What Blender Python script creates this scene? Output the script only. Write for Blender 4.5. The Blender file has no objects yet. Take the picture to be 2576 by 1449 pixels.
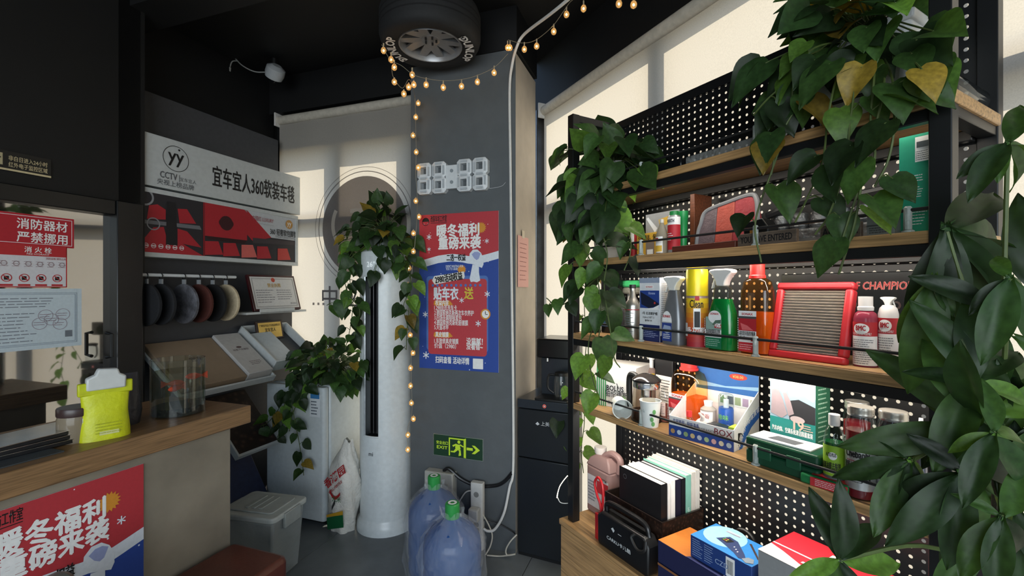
import bpy, math, random
from mathutils import Vector, Matrix
random.seed(7)
SC = bpy.context.scene
COL = SC.collection
PI = math.pi
CAMZ, FPX, CX, HY = 1.5, 1150.0, 1288.0, 727.0      # camera height, focal length in pixels, image centre, horizon row

# ------------------------------------------------------------------ camera, world, sun, exposure
cam_d = bpy.data.cameras.new('camera'); cam = bpy.data.objects.new('camera', cam_d); COL.objects.link(cam)
cam.location = (0, 0, CAMZ); cam.rotation_euler = (PI/2, 0, 0)
cam_d.sensor_width = 36; cam_d.lens = 36*FPX/2576; cam_d.shift_y = (HY-724.5)/2576; cam_d.clip_start = .02
SC.camera = cam
SC.view_settings.view_transform = 'Standard'; SC.view_settings.look = 'None'
SC.view_settings.gamma = 1; SC.view_settings.use_curve_mapping = False
SC.view_settings.exposure = 0.35

world = bpy.data.worlds.new('world'); SC.world = world; world.use_nodes = True
wn = world.node_tree; wn.nodes.clear()
w_out = wn.nodes.new('ShaderNodeOutputWorld'); w_bg = wn.nodes.new('ShaderNodeBackground'); w_sky = wn.nodes.new('ShaderNodeTexSky')
w_sky.sky_type = 'NISHITA'; w_sky.sun_disc = False; w_sky.sun_elevation = math.radians(33); w_sky.sun_rotation = math.radians(53)
w_bg.inputs['Strength'].default_value = .20
wn.links.new(w_sky.outputs[0], w_bg.inputs[0]); wn.links.new(w_bg.outputs[0], w_out.inputs[0])

SUN_AZ, SUN_EL = math.radians(53), math.radians(33)     # azimuth to the right of the viewing direction
sd = bpy.data.lights.new('sun', 'SUN'); sd.energy = 5.0; sd.angle = math.radians(.6); sd.color = (1, .83, .62)
so = bpy.data.objects.new('sun', sd); COL.objects.link(so)
to_sun = Vector((math.sin(SUN_AZ)*math.cos(SUN_EL), math.cos(SUN_AZ)*math.cos(SUN_EL), math.sin(SUN_EL)))
so.rotation_euler = to_sun.to_track_quat('Z', 'Y').to_euler(); so.location = (6, 6, 6)

def area(name, loc, target, sx, sy, power, color):
    d = bpy.data.lights.new(name, 'AREA'); d.shape = 'RECTANGLE'; d.size = sx; d.size_y = sy; d.energy = power; d.color = color
    o = bpy.data.objects.new(name, d); COL.objects.link(o); o.location = loc
    o.rotation_euler = (Vector(loc)-Vector(target)).to_track_quat('Z', 'Y').to_euler()
    return o
# added fill light behind the photographer, standing for daylight from an unseen shop front
area('daylight_fill', (-.6, -3.2, 1.75), (-.5, 2.4, 1.2), 4.2, 2.2, 120, (.87, .94, 1.0))

# ------------------------------------------------------------------ frames: rotated ground axes about the camera's foot
class Frame:
    def __init__(s, deg):
        s.ang = math.radians(deg); s.x = (math.cos(s.ang), math.sin(s.ang)); s.y = (-math.sin(s.ang), math.cos(s.ang))
    def w(s, u, v, z=0): return Vector((s.x[0]*u+s.y[0]*v, s.x[1]*u+s.y[1]*v, z))
    def hit(s, px, py, v):                       # pixel on the upright plane at local depth v -> (u, z)
        dx = (px-CX)/FPX; Y = v/(dx*s.y[0]+s.y[1]); X = dx*Y
        return X*s.x[0]+Y*s.x[1], CAMZ+(HY-py)/FPX*Y
    def hitz(s, px, py, z):                      # pixel on the level plane z -> (u, v)
        Y = (z-CAMZ)*FPX/(HY-py); X = (px-CX)/FPX*Y
        return X*s.x[0]+Y*s.x[1], X*s.y[0]+Y*s.y[1]
    def cyl(s, p0, p1, v):                       # upright round thing between two columns, axis at depth v -> (u, r)
        t0, t1 = math.atan((p0-CX)/FPX), math.atan((p1-CX)/FPX); tm = (t0+t1)/2
        dx = math.tan(tm); Y = v/(dx*s.y[0]+s.y[1]); X = dx*Y
        return X*s.x[0]+Y*s.x[1], math.hypot(X, Y)*math.sin((t1-t0)/2)
R = Frame(-19.3)      # room: u along the back wall, v away from us
L = Frame(70.7)       # left wall: u along it (away from us), v towards the wall
S = Frame(-59.8)      # shelf on the right: u towards us along its front, v into its depth
W = Frame(-63.5)      # window wall behind the shelf
def pix(px, py, Y): return Vector(((px-CX)/FPX*Y, Y, CAMZ+(HY-py)/FPX*Y))

# ------------------------------------------------------------------ materials
def lin(h):
    h = h.lstrip('#'); c = [int(h[i:i+2], 16)/255 for i in (0, 2, 4)]
    return tuple((x/12.92 if x <= .04045 else ((x+.055)/1.055)**2.4) for x in c)
MATS = {}
def mat(hexc, rough=.5, metal=0, kind='plain', amt=.12, scale=40, bump=0, em=0, key=None, ior=1.45):
    k = (hexc, rough, metal, kind, amt, scale, bump, em, key)
    if k in MATS: return MATS[k]
    m = bpy.data.materials.new((key or kind)+'_'+hexc.strip('#')); m.use_nodes = True; MATS[k] = m
    nt = m.node_tree; N = nt.nodes; K = nt.links.new; b = N['Principled BSDF']; out = N['Material Output']
    c = lin(hexc); c4 = (*c, 1)
    b.inputs['Base Color'].default_value = c4; b.inputs['Roughness'].default_value = rough; b.inputs['Metallic'].default_value = metal
    tc = N.new('ShaderNodeTexCoord')
    def noise(sc, det=3, vec=None, mapping=None):
        t = N.new('ShaderNodeTexNoise'); t.inputs['Scale'].default_value = sc; t.inputs['Detail'].default_value = det
        src = tc.outputs['Object']
        if mapping:
            mp = N.new('ShaderNodeMapping'); mp.inputs['Scale'].default_value = mapping; K(src, mp.inputs[0]); src = mp.outputs[0]
        K(src, t.inputs['Vector']); return t
    def ramp(fac, cols):
        r = N.new('ShaderNodeValToRGB'); e = r.color_ramp.elements
        while len(e) < len(cols): e.new(.5)
        for i, (p, col) in enumerate(cols): e[i].position = p; e[i].color = (*col, 1)
        K(fac, r.inputs[0]); return r
    def sc_(f): return tuple(min(1, x*f) for x in c)
    if kind in ('plain', 'print') and amt:
        t = noise(scale); r = ramp(t.outputs[0], [(.3, sc_(1-amt)), (.7, sc_(1+amt))]); K(r.outputs[0], b.inputs['Base Color'])
    if kind == 'wood':
        t = noise(6, 6, mapping=(1.2, 22, 30)); r = ramp(t.outputs[0], [(.28, sc_(.55)), (.5, c), (.72, sc_(1.35))]); K(r.outputs[0], b.inputs['Base Color'])
    if kind == 'concrete':
        t = noise(3.2, 8); r = ramp(t.outputs[0], [(.3, sc_(.7)), (.5, c), (.7, sc_(1.3))]); K(r.outputs[0], b.inputs['Base Color'])
    if kind == 'leather':
        t = noise(5, 6); r = ramp(t.outputs[0], [(.3, sc_(.65)), (.7, sc_(1.25))]); K(r.outputs[0], b.inputs['Base Color'])
    if kind == 'checks':
        w1 = N.new('ShaderNodeTexVoronoi'); w1.inputs['Scale'].default_value = scale; K(tc.outputs['Object'], w1.inputs['Vector'])
        r = ramp(w1.outputs['Distance'], [(.12, sc_(2.6)), (.34, sc_(1.1)), (.6, sc_(.6))]); K(r.outputs[0], b.inputs['Base Color'])
    if bump:
        t = noise(scale*3, 4); bp = N.new('ShaderNodeBump'); bp.inputs['Strength'].default_value = bump; bp.inputs['Distance'].default_value = .01
        K(t.outputs[0], bp.inputs['Height']); K(bp.outputs[0], b.inputs['Normal'])
    if kind == 'glass':          # thin clear wall: what is behind shows, edges and highlights reflect
        tr = N.new('ShaderNodeBsdfTransparent'); tr.inputs[0].default_value = c4
        gl = N.new('ShaderNodeBsdfGlossy'); gl.inputs['Roughness'].default_value = rough
        lw = N.new('ShaderNodeLayerWeight'); lw.inputs[0].default_value = .5; pw = N.new('ShaderNodeMath'); pw.operation = 'POWER'; pw.inputs[1].default_value = 4.5
        fr = N.new('ShaderNodeMath'); fr.operation = 'MULTIPLY_ADD'; fr.inputs[1].default_value = .85; fr.inputs[2].default_value = .05; mx = N.new('ShaderNodeMixShader')
        K(lw.outputs['Facing'], pw.inputs[0]); K(pw.outputs[0], fr.inputs[0]); K(fr.outputs[0], mx.inputs[0]); K(tr.outputs[0], mx.inputs[1]); K(gl.outputs[0], mx.inputs[2]); K(mx.outputs[0], out.inputs[0])
    if kind == 'film':           # crinkled plastic film
        tr = N.new('ShaderNodeBsdfTransparent'); mx = N.new('ShaderNodeMixShader'); mx.inputs[0].default_value = amt
        t = noise(scale, 5); bp = N.new('ShaderNodeBump'); bp.inputs['Strength'].default_value = 1; bp.inputs['Distance'].default_value = .02
        K(t.outputs[0], bp.inputs['Height']); K(bp.outputs[0], b.inputs['Normal']); K(tr.outputs[0], mx.inputs[1]); K(b.outputs[0], mx.inputs[2]); K(mx.outputs[0], out.inputs[0])
    if kind == 'liquid':         # tinted, half clear
        tr = N.new('ShaderNodeBsdfTransparent'); tr.inputs[0].default_value = c4; mx = N.new('ShaderNodeMixShader'); mx.inputs[0].default_value = amt
        tl = N.new('ShaderNodeBsdfTranslucent'); tl.inputs[0].default_value = c4; m2 = N.new('ShaderNodeMixShader'); m2.inputs[0].default_value = .4
        K(b.outputs[0], m2.inputs[1]); K(tl.outputs[0], m2.inputs[2]); K(tr.outputs[0], mx.inputs[1]); K(m2.outputs[0], mx.inputs[2]); K(mx.outputs[0], out.inputs[0])
    if kind == 'blind':          # woven roller-blind cloth that lets daylight glow through
        t = noise(260, 2); r = ramp(t.outputs[0], [(.3, sc_(.93)), (.7, sc_(1.05))])
        tl = N.new('ShaderNodeBsdfTranslucent'); K(r.outputs[0], tl.inputs[0]); K(r.outputs[0], b.inputs['Base Color'])
        mx = N.new('ShaderNodeMixShader'); mx.inputs[0].default_value = amt; K(b.outputs[0], mx.inputs[1]); K(tl.outputs[0], mx.inputs[2]); K(mx.outputs[0], out.inputs[0])
    if kind == 'leaf':
        oi = N.new('ShaderNodeObjectInfo'); t = noise(7, 3)
        hsv = N.new('ShaderNodeHueSaturation'); ma = N.new('ShaderNodeMapRange'); ma.inputs['To Min'].default_value = .62; ma.inputs['To Max'].default_value = 1.5
        K(oi.outputs['Random'], ma.inputs['Value']); K(ma.outputs[0], hsv.inputs['Value'])
        r = ramp(t.outputs[0], [(.35, sc_(.8)), (.7, sc_(1.3))]); K(r.outputs[0], hsv.inputs['Color']); K(hsv.outputs[0], b.inputs['Base Color'])
        tl = N.new('ShaderNodeBsdfTranslucent'); g2 = N.new('ShaderNodeMix'); g2.data_type = 'RGBA'; g2.blend_type = 'MULTIPLY'; g2.inputs[0].default_value = 1
        K(hsv.outputs[0], g2.inputs[6]); g2.inputs[7].default_value = (1.6, 1.5, .7, 1); K(g2.outputs[2], tl.inputs[0])
        mx = N.new('ShaderNodeMixShader'); mx.inputs[0].default_value = .38; K(b.outputs[0], mx.inputs[1]); K(tl.outputs[0], mx.inputs[2]); K(mx.outputs[0], out.inputs[0])
    if em:
        b.inputs['Emission Color'].default_value = c4; b.inputs['Emission Strength'].default_value = em
    return m
def ink(hexc): return mat(hexc, .55, kind='print', amt=.04, scale=90)
def plastic(hexc, rough=.35): return mat(hexc, rough, amt=.05)
BLACK = plastic('#121314', .45); WHITE = plastic('#e6e8e8', .38); INKB = ink('#101012'); INKW = ink('#f0f0ee'); STEEL = mat('#c9cbcc', .22, 1, amt=.05)

# ------------------------------------------------------------------ mesh builder
TXT = {}
def glyphs(s, off):
    k = (s, off)
    if k not in TXT:
        c = bpy.data.curves.new('t', 'FONT'); c.body = s; c.size = 1; c.offset = off; c.resolution_u = 2
        o = bpy.data.objects.new('t', c); me = bpy.data.meshes.new_from_object(o)
        vs = [(v.co.x, v.co.y) for v in me.vertices]; fs = [tuple(p.vertices) for p in me.polygons]
        bpy.data.objects.remove(o); bpy.data.curves.remove(c); bpy.data.meshes.remove(me)
        TXT[k] = (vs, fs, min(v[0] for v in vs) if vs else 0, max(v[0] for v in vs) if vs else 0)
    return TXT[k]
class MB:
    def __init__(s, m=None): s.v = []; s.f = []; s.mi = []; s.mats = []; s.cur = 0; s.T = None; s.smooth = []; s.sm = False; s.m(m or WHITE)
    def m(s, m):
        if m not in s.mats: s.mats.append(m)
        s.cur = s.mats.index(m); return s
    def add(s, vs, fs):
        n = len(s.v); s.v += [tuple(s.T @ Vector(p)) if s.T else tuple(p) for p in vs]
        for f in fs: s.f.append(tuple(i+n for i in f)); s.mi.append(s.cur)
        return s
    def box(s, x0, x1, y0, y1, z0, z1):
        return s.add([(x0,y0,z0),(x1,y0,z0),(x1,y1,z0),(x0,y1,z0),(x0,y0,z1),(x1,y0,z1),(x1,y1,z1),(x0,y1,z1)],
                     [(3,2,1,0),(4,5,6,7),(0,1,5,4),(1,2,6,5),(2,3,7,6),(3,0,4,7)])
    def rbox(s, x0, x1, y0, y1, z0, z1, r=.01, n=4):     # box with rounded upright edges
        pts = []
        for cx, cy, a0 in ((x1-r,y1-r,0),(x0+r,y1-r,PI/2),(x0+r,y0+r,PI),(x1-r,y0+r,1.5*PI)):
            for i in range(n+1): a = a0+PI/2*i/n; pts.append((cx+r*math.cos(a), cy+r*math.sin(a)))
        return s.loft([[(x,y,z0) for x,y in pts], [(x,y,z1) for x,y in pts]])
    def loft(s, rings, cap=True, closed=True):
        n = len(rings[0]); vs = [p for r in rings for p in r]; fs = []
        for k in range(len(rings)-1):
            for i in range(n if closed else n-1):
                j = (i+1) % n; fs.append((k*n+i, k*n+j, (k+1)*n+j, (k+1)*n+i))
        if cap: fs.append(tuple(range(n-1, -1, -1))); fs.append(tuple((len(rings)-1)*n+i for i in range(n)))
        return s.add(vs, fs)
    def lathe(s, prof, n=24, cx=0, cy=0, sx=1, sy=1, e=2.0, cap=True):      # e > 2 squares the section
        rings = []
        for r, z in prof:
            ring = []
            for i in range(n):
                a = 2*PI*(i+.5)/n; ca, sa = math.cos(a), math.sin(a)
                ring.append((cx+math.copysign(abs(ca)**(2/e), ca)*r*sx, cy+math.copysign(abs(sa)**(2/e), sa)*r*sy, z))
            rings.append(ring)
        return s.loft(rings, cap)
    def tube(s, path, r, n=8, cap=True, r1=None):
        P = [Vector(p) for p in path]; rings = []; up = None
        for i, p in enumerate(P):
            t = (P[min(i+1, len(P)-1)]-P[max(i-1, 0)]).normalized()
            if up is None: up = Vector((0,0,1)) if abs(t.z) < .9 else Vector((1,0,0))
            a = t.cross(up)
            if a.length < 1e-4: a = t.cross(Vector((1,.3,.2)))
            a.normalize(); b = a.cross(t).normalized(); up = b
            rr = r if r1 is None else r+(r1-r)*i/max(1, len(P)-1)
            rings.append([tuple(p+a*math.cos(2*PI*k/n)*rr+b*math.sin(2*PI*k/n)*rr) for k in range(n)])
        return s.loft(rings, cap)
    def prism(s, pts, y0, y1):                                   # outline in x,z pushed along y
        return s.loft([[(x,y1,z) for x,z in pts], [(x,y0,z) for x,z in pts]])
    def prismz(s, pts, z0, z1):
        return s.loft([[(x,y,z0) for x,y in pts], [(x,y,z1) for x,y in pts]])
    def prismx(s, pts, x0, x1):                                  # outline in y,z pushed along x
        return s.loft([[(x0,y,z) for y,z in pts], [(x1,y,z) for y,z in pts]])
    def sphere(s, c, r, n=10, m=6, sz=1):
        rings = [[(c[0]+r*math.sin(PI*j/m)*math.cos(2*PI*i/n), c[1]+r*math.sin(PI*j/m)*math.sin(2*PI*i/n), c[2]-r*sz*math.cos(PI*j/m)) for i in range(n)] for j in range(1, m)]
        return s.loft(rings)
    # --- flat print on the x,z plane facing -y (or wrapped round an upright axis of radius wrap)
    def _pr(s, pts, y, wrap):
        if wrap: return [(wrap*math.sin(x/wrap), -wrap*math.cos(x/wrap), z) for x, z in pts]
        return [(x, y, z) for x, z in pts]
    def rect(s, x0, x1, z0, z1, y=0, wrap=None):
        n = max(1, int(abs(x1-x0)/(wrap*.22))) if wrap else 1
        pts = []; fs = []
        for i in range(n+1): x = x0+(x1-x0)*i/n; pts += [(x, z0), (x, z1)]
        for i in range(n): fs.append((2*i, 2*i+2, 2*i+3, 2*i+1))
        return s.add(s._pr(pts, y, wrap), fs)
    def flat(s, pts, y=0, wrap=None): return s.add(s._pr(pts, y, wrap), [tuple(range(len(pts)))])
    def disc(s, x, z, r, y=0, n=20, rz=None, wrap=None):
        if wrap:                                  # rings, so that the disc bends with the surface
            pts = [(x, z)]+[(x+r*k/3*math.cos(2*PI*i/n), z+(rz or r)*k/3*math.sin(2*PI*i/n)) for k in (1, 2, 3) for i in range(n)]
            fs = [(0, 1+i, 1+(i+1) % n) for i in range(n)]+[(1+k*n+i, 1+(k+1)*n+i, 1+(k+1)*n+(i+1) % n, 1+k*n+(i+1) % n) for k in (0, 1) for i in range(n)]
            return s.add(s._pr(pts, y, wrap), fs)
        return s.flat([(x+r*math.cos(2*PI*i/n), z+(rz or r)*math.sin(2*PI*i/n)) for i in range(n)], y, wrap)
    def ring(s, x, z, r0, r1, y=0, n=40, a0=0, a1=2*PI):
        pts = []; fs = []
        for i in range(n+1):
            a = a0+(a1-a0)*i/n; pts += [(x+r0*math.cos(a), z+r0*math.sin(a)), (x+r1*math.cos(a), z+r1*math.sin(a))]
        for i in range(n): fs.append((2*i, 2*i+1, 2*i+3, 2*i+2))
        return s.add(s._pr(pts, y, None), fs)
    def text(s, t, x, z, size, y=0, off=.0, align='C', w=None, rot=0, wrap=None, sx=1, shear=0, mirror=False):
        if off:                                   # bolder strokes: the same letters set again a hair to each side
            e = off*size
            for k_, (dx, dz) in enumerate(((e, 0), (-e, 0), (0, e), (0, -e))): s.text(t, x+dx, z+dz, size, y-8e-5*(k_+1), 0, align, w, rot, wrap+8e-5*(k_+1) if wrap else None, sx, shear, mirror)
        vs, fs, a, b = glyphs(t, 0); k = size*sx
        if w: k = w/max(1e-6, b-a)
        x0 = {'C': (a+b)/2, 'L': a, 'R': b}[align]; cr, sr = math.cos(rot), math.sin(rot); out = []
        for px, pz in vs:
            X = (px-x0)*k*(-1 if mirror else 1)+pz*size*shear; Z = pz*size
            out.append((x+X*cr-Z*sr, z+X*sr+Z*cr))
        return s.add(s._pr(out, y, wrap), fs)
    def lines(s, x0, x1, z0, z1, n, y=0, fill=.55, wrap=None, ragged=.3):          # rows of small print
        h = (z1-z0)/n
        for i in range(n):
            zb = z0+i*h; x = x0
            xe = x1-(x1-x0)*random.random()*ragged
            while x < xe:
                wd = (x1-x0)*random.uniform(.05, .18); s.rect(x, min(xe, x+wd), zb+h*(1-fill)/2, zb+h*(1+fill)/2, y, wrap); x += wd+(x1-x0)*.02
        return s
    def build(s, name, parent=None, smooth=30, bevel=0, kind=None, frame=None, loc=None, label=None):
        me = bpy.data.meshes.new(name); me.from_pydata(s.v, [], s.f)
        for m in s.mats: me.materials.append(m)
        me.polygons.foreach_set('material_index', s.mi)
        if smooth:
            me.polygons.foreach_set('use_smooth', [True]*len(me.polygons)); me.set_sharp_from_angle(angle=math.radians(smooth))
        me.update()
        o = bpy.data.objects.new(name, me); COL.objects.link(o)
        if parent: o.parent = parent
        if frame: o.rotation_euler = (0, 0, frame.ang)
        if loc is not None: o.location = loc
        if bevel:
            b = o.modifiers.new('bevel', 'BEVEL'); b.width = bevel; b.segments = 2; b.limit_method = 'ANGLE'; b.angle_limit = math.radians(50)
        if kind: o['kind'] = kind
        if label: o['label'] = label
        return o
def tag(o, label, cat, group=None):
    o['label'] = label; o['category'] = cat
    if group: o['group'] = group
    return o
def thing(name, label, cat, fr, u, v, z, group=None, rot=0, tilt=0):
    o = bpy.data.objects.new(name, None); COL.objects.link(o); o.empty_display_size = .05
    o.location = fr.w(u, v, z) if fr else Vector((u, v, z)); o.rotation_euler = (tilt, 0, (fr.ang if fr else 0)+rot)
    return tag(o, label, cat, group)
def struct(o): o['kind'] = 'structure'; return o
def copy_part(o, parent, loc=None):
    c = o.copy(); COL.objects.link(c); c.parent = parent
    if loc is not None: c.location = loc
    return c
def smooth_path(pts, n=6):                       # Catmull-Rom through points
    P = [Vector(p) for p in pts]; P = [P[0]*2-P[1]]+P+[P[-1]*2-P[-2]]; out = []
    for i in range(1, len(P)-2):
        for k in range(n):
            t = k/n; a, b, c, d = P[i-1], P[i], P[i+1], P[i+2]
            out.append(.5*((2*b)+(c-a)*t+(2*a-5*b+4*c-d)*t*t+(3*b-a-3*c+d)*t**3))
    return out+[P[-2]]
# ================================================================== THE SETTING
CEIL = 3.1
BACKV, COLV, COLU0, COLU1 = 2.70, 2.447, -1.516, -.836
BLK = mat('#0a0b0c', .6, amt=.15, scale=8); SLATE = mat('#565b5e', .62, amt=.06, scale=14, bump=.06); PALE = mat('#b7ada0', .7, amt=.08, scale=10, bump=.05)
# floor: large grey slabs with thin open joints
FU, FV = [-4.34, -3.14, -1.94, -.74, .46, 1.66, 2.86], [-4.2, -3.0, -1.8, -.6, .6, 1.8, 3.0, 4.2]
fb = MB(mat('#2c2f31', .8)); fb.box(-4.4, 3.0, -4.3, 4.4, -.06, -.004)
floor = struct(fb.build('floor', frame=R))
CONC = mat('#6f7578', .38, kind='concrete', bump=.05, scale=10)
tb = MB(CONC); g = .002; tb.box(g, 1.2-g, g, 1.2-g, -.004, 0); tile0 = None
for u in FU[:-1]:
    for v in FV[:-1]:
        if tile0 is None: t = tile0 = tb.build('tile', floor, bevel=.001)
        else: t = copy_part(tile0, floor)
        t.location = (u, v, 0)
cb = MB(BLK); cb.prismz([tuple(p[:2]) for p in (R.w(-3.1, -4.3), R.w(2.2, -4.3), W.w(1.6, 1.79), W.w(-2.75, 1.79), R.w(-1.4, 2.92), R.w(-3.1, 2.92))], CEIL, CEIL+.1); struct(cb.build('ceiling'))
bm = MB(BLK); bm.box(-3.0, -.2, 1.55, 1.75, CEIL-.16, CEIL); struct(bm.build('trim_1', frame=R))
# column, slate on its face, pale on its flank, black above
c = MB(SLATE); c.box(COLU0, COLU1, COLV, COLV+.003, 0, 2.86); c.m(PALE).box(COLU0, COLU1-.0, COLV+.003, COLV+.40, 0, 2.84)
c.m(BLK).box(COLU0-.01, COLU1+.01, COLV-.01, COLV+.40, 2.86, CEIL)
struct(c.build('wall_column', frame=R, smooth=0))
# back window: black header, low wall, dark frame with panes
GV = BACKV+.10
wb = MB(BLK); wb.box(-4.4, COLU0+.02, BACKV-.02, GV+.12, 2.83, CEIL); wb.box(-4.4, -2.92, BACKV+.03, GV+.12, 0, 2.83); wb.box(-2.92, COLU0, BACKV+.03, GV+.12, 0, .25)
struct(wb.build('wall_back', frame=R))
FRM = mat('#3a3c40', .4, .3, amt=.05)
PANE = mat('#f4f8fa', .02, kind='glass')
def window(name, fr, v, us, zs, u0, u1, z0, z1, mw=.05):
    f = MB(FRM)
    f.box(u0, u1, v-.03, v+.03, z0, z0+.06); f.box(u0, u1, v-.03, v+.03, z1-.06, z1); f.box(u0, u0+.06, v-.03, v+.03, z0, z1); f.box(u1-.06, u1, v-.03, v+.03, z0, z1)
    for u in us: f.box(u-mw, u+mw, v-.03, v+.03, z0, z1)
    for z in zs: f.box(u0, u1, v-.03, v+.03, z-.045, z+.045)
    o = struct(f.build(name, frame=fr))
    xs = [u0]+list(us)+[u1]; hs = [z0]+list(zs)+[z1]
    for i in range(len(xs)-1):
        for j in range(len(hs)-1):
            p = MB(PANE); p.box(xs[i]+.03, xs[i+1]-.03, v-.004, v+.004, hs[j]+.03, hs[j+1]-.03); p.build('pane', o)
    return o
mu = R.hit(834, 500, BACKV)[0]+.067
window('window_1', R, GV, [mu, mu+.62], [2.03], -2.92, COLU0+.02, .25, 2.62)
hd = MB(BLK); hd.box(-2.92, COLU0, GV-.03, GV+.12, 2.55, 2.83); struct(hd.build('trim_2', frame=R))
# right window wall: pale header in black, frame, panes
WV = 1.68; WU0 = -2.72
m1 = W.hit(1634, 150, 1.57)[0]+.02
window('window_2', W, WV, [m1, m1+1.05], [2.07], WU0, 1.2, .12, 2.74, .045)
hb = MB(BLK); hb.box(WU0-.4, 1.6, 1.60, WV+.12, 2.74, CEIL); hb.box(1.2, 1.6, 1.60, WV+.12, 0, 2.74); hb.box(WU0, 1.2, 1.63, WV+.12, 0, .12); struct(hb.build('wall_right', frame=W))
# dark aluminium mullion in the corner beside the column
al = MB(mat('#5d5a58', .35, .7, amt=.25, scale=12)); q = W.hit(1358, 600, 1.60)[0]; al.box(q-.035, q+.022, 1.57, 1.64, 0, 2.74); al.m(mat('#9a9ca0', .3, .8)).box(q+.006, q+.014, 1.566, 1.57, 0, 2.74)
struct(al.build('trim_3', frame=W))
# left wall: black above, dark glazed door below
LV = 2.60
lw = MB(BLK); lw.box(-4.2, 1.60, LV, LV+.12, 1.92, CEIL); lw.box(1.60, 2.72, LV+.30, LV+.42, 0, CEIL); lw.box(1.50, 1.62, LV-.0, LV+.40, 0, CEIL); lw.box(-4.2, .2, LV, LV+.12, 0, 1.92)
struct(lw.build('wall_left', frame=L))
dr = MB(mat('#0f1011', .35)); dr.box(1.46, 1.575, LV-.06, LV+.02, 0, 1.93); dr.box(.2, 1.46, LV-.05, LV+.02, 1.86, 1.93); dr.box(.2, .30, LV-.05, LV+.02, 0, 1.93); dr.box(.2, 1.46, LV-.05, LV+.02, 0, .12)
door = struct(dr.build('door_1', frame=L, bevel=.004))
g = MB(mat('#2a2622', .03, 0, amt=.0, key='smoked_glass')); g.box(.30, 1.46, LV-.005, LV+.005, .12, 1.86); gp = g.build('pane', door)
gp.data.materials[0].node_tree.nodes['Principled BSDF'].inputs['Specular IOR Level'].default_value = 1.0
gp.data.materials[0].node_tree.nodes['Principled BSDF'].inputs['IOR'].default_value = 2.4
hz = L.hit(265, 838, LV-.06)[1]; hu = L.hit(268, 850, LV-.06)[0]
h = MB(BLACK); h.tube([(hu, LV-.06, hz), (hu, LV-.1, hz-.005), (hu, LV-.1, hz-.11), (hu, LV-.06, hz-.115)], .008); h.build('door_handle', door)

# ------------------------------------------------------------------ roller blinds
CLOTH = mat('#d8d2c8', .9, kind='blind', amt=.62)
def blind(fr, v, u0, u1, ztop, zbot, label):
    t = thing('roller_blind', label, 'blind', fr, (u0+u1)/2, v, zbot, group=None)
    w = (u1-u0)/2; H = ztop-zbot
    b = MB(CLOTH); n = 24
    rings = [[(-w+2*w*i/n, .004*math.sin(i*.9), z) for i in range(n+1)] for z in (0, H*.5, H-.03)]
    vs = [p for r in rings for p in r]; fs = [(k*(n+1)+i, k*(n+1)+i+1, (k+1)*(n+1)+i+1, (k+1)*(n+1)+i) for k in range(2) for i in range(n)]
    b.add(vs, fs); b.build('fabric', t)
    tb = MB(mat('#b9b3a6', .5)); tb.T = Matrix.Translation((0, 0, H)) @ Matrix.Rotation(PI/2, 4, 'Y'); tb.lathe([(.033, -w), (.033, w)], 20); tb.build('tube', t)
    for x in (-w-.008, w+.002): br = MB(plastic('#cfcdc8')); br.box(x, x+.012, -.045, .045, H-.05, H+.05); br.build('bracket', t, bevel=.003)
    bb = MB(plastic('#c8c4ba')); bb.box(-w, w, -.01, .01, -.02, .01); bb.build('bottom_bar', t)
    return t
b1u0, b1z = R.hit(703, 297, BACKV); b1 = blind(R, BACKV, b1u0, COLU0+.05, 2.78, .32, 'pale roller blind with a grey circle logo behind the tall air conditioner')
cx_, cz_ = R.hit(915, 570, BACKV); cx_ -= (b1u0+COLU0+.05)/2; cz_ -= .32
lg = MB(mat('#857f7c', .8, kind='blind', amt=.62)); lg.disc(cx_, cz_, .355, -.006, 64)
lg.m(mat('#8a8684', .8, kind='blind', amt=.6)).ring(cx_, cz_, .386, .392, -.006, 64).ring(cx_, cz_, .418, .421, -.006, 64)
lg.m(mat('#d8d0c4', .8, kind='blind', amt=.62)); lg.flat([(cx_-.11, cz_+.13), (cx_-.11, cz_+.10), (cx_-.02, cz_+.10), (cx_-.12, cz_-.17), (cx_-.085, cz_-.17), (cx_+.03, cz_+.13)], -.008)
lg.ring(cx_-.05, cz_+.02, .195, .225, -.008, 20, math.radians(150), math.radians(215)).ring(cx_+.05, cz_-.02, .195, .225, -.008, 20, math.radians(-40), math.radians(40))
lg.m(mat('#8c8888', .8, kind='blind', amt=.6)); zz = R.hit(840, 768, BACKV)[1]-.32; xx = R.hit(800, 768, BACKV)[0]-(b1u0+COLU0+.05)/2
for i, ch in enumerate('.业中营'[::1] if 0 else ['中', '业', '营']): lg.text(ch, xx+.11+i*.17, zz, .165, -.006, off=.008, mirror=True)
for i in range(3): lg.rect(xx-.045+i*.045, xx-.027+i*.045, zz, zz+.018, -.006)
lg.build('logo_print', b1)
b2u0 = W.hit(1369, 275, 1.57)[0]; b2 = blind(W, 1.57, b2u0, .75, 2.70, .14, 'beige roller blind glowing with sunlight behind the wooden shelf unit')
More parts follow.
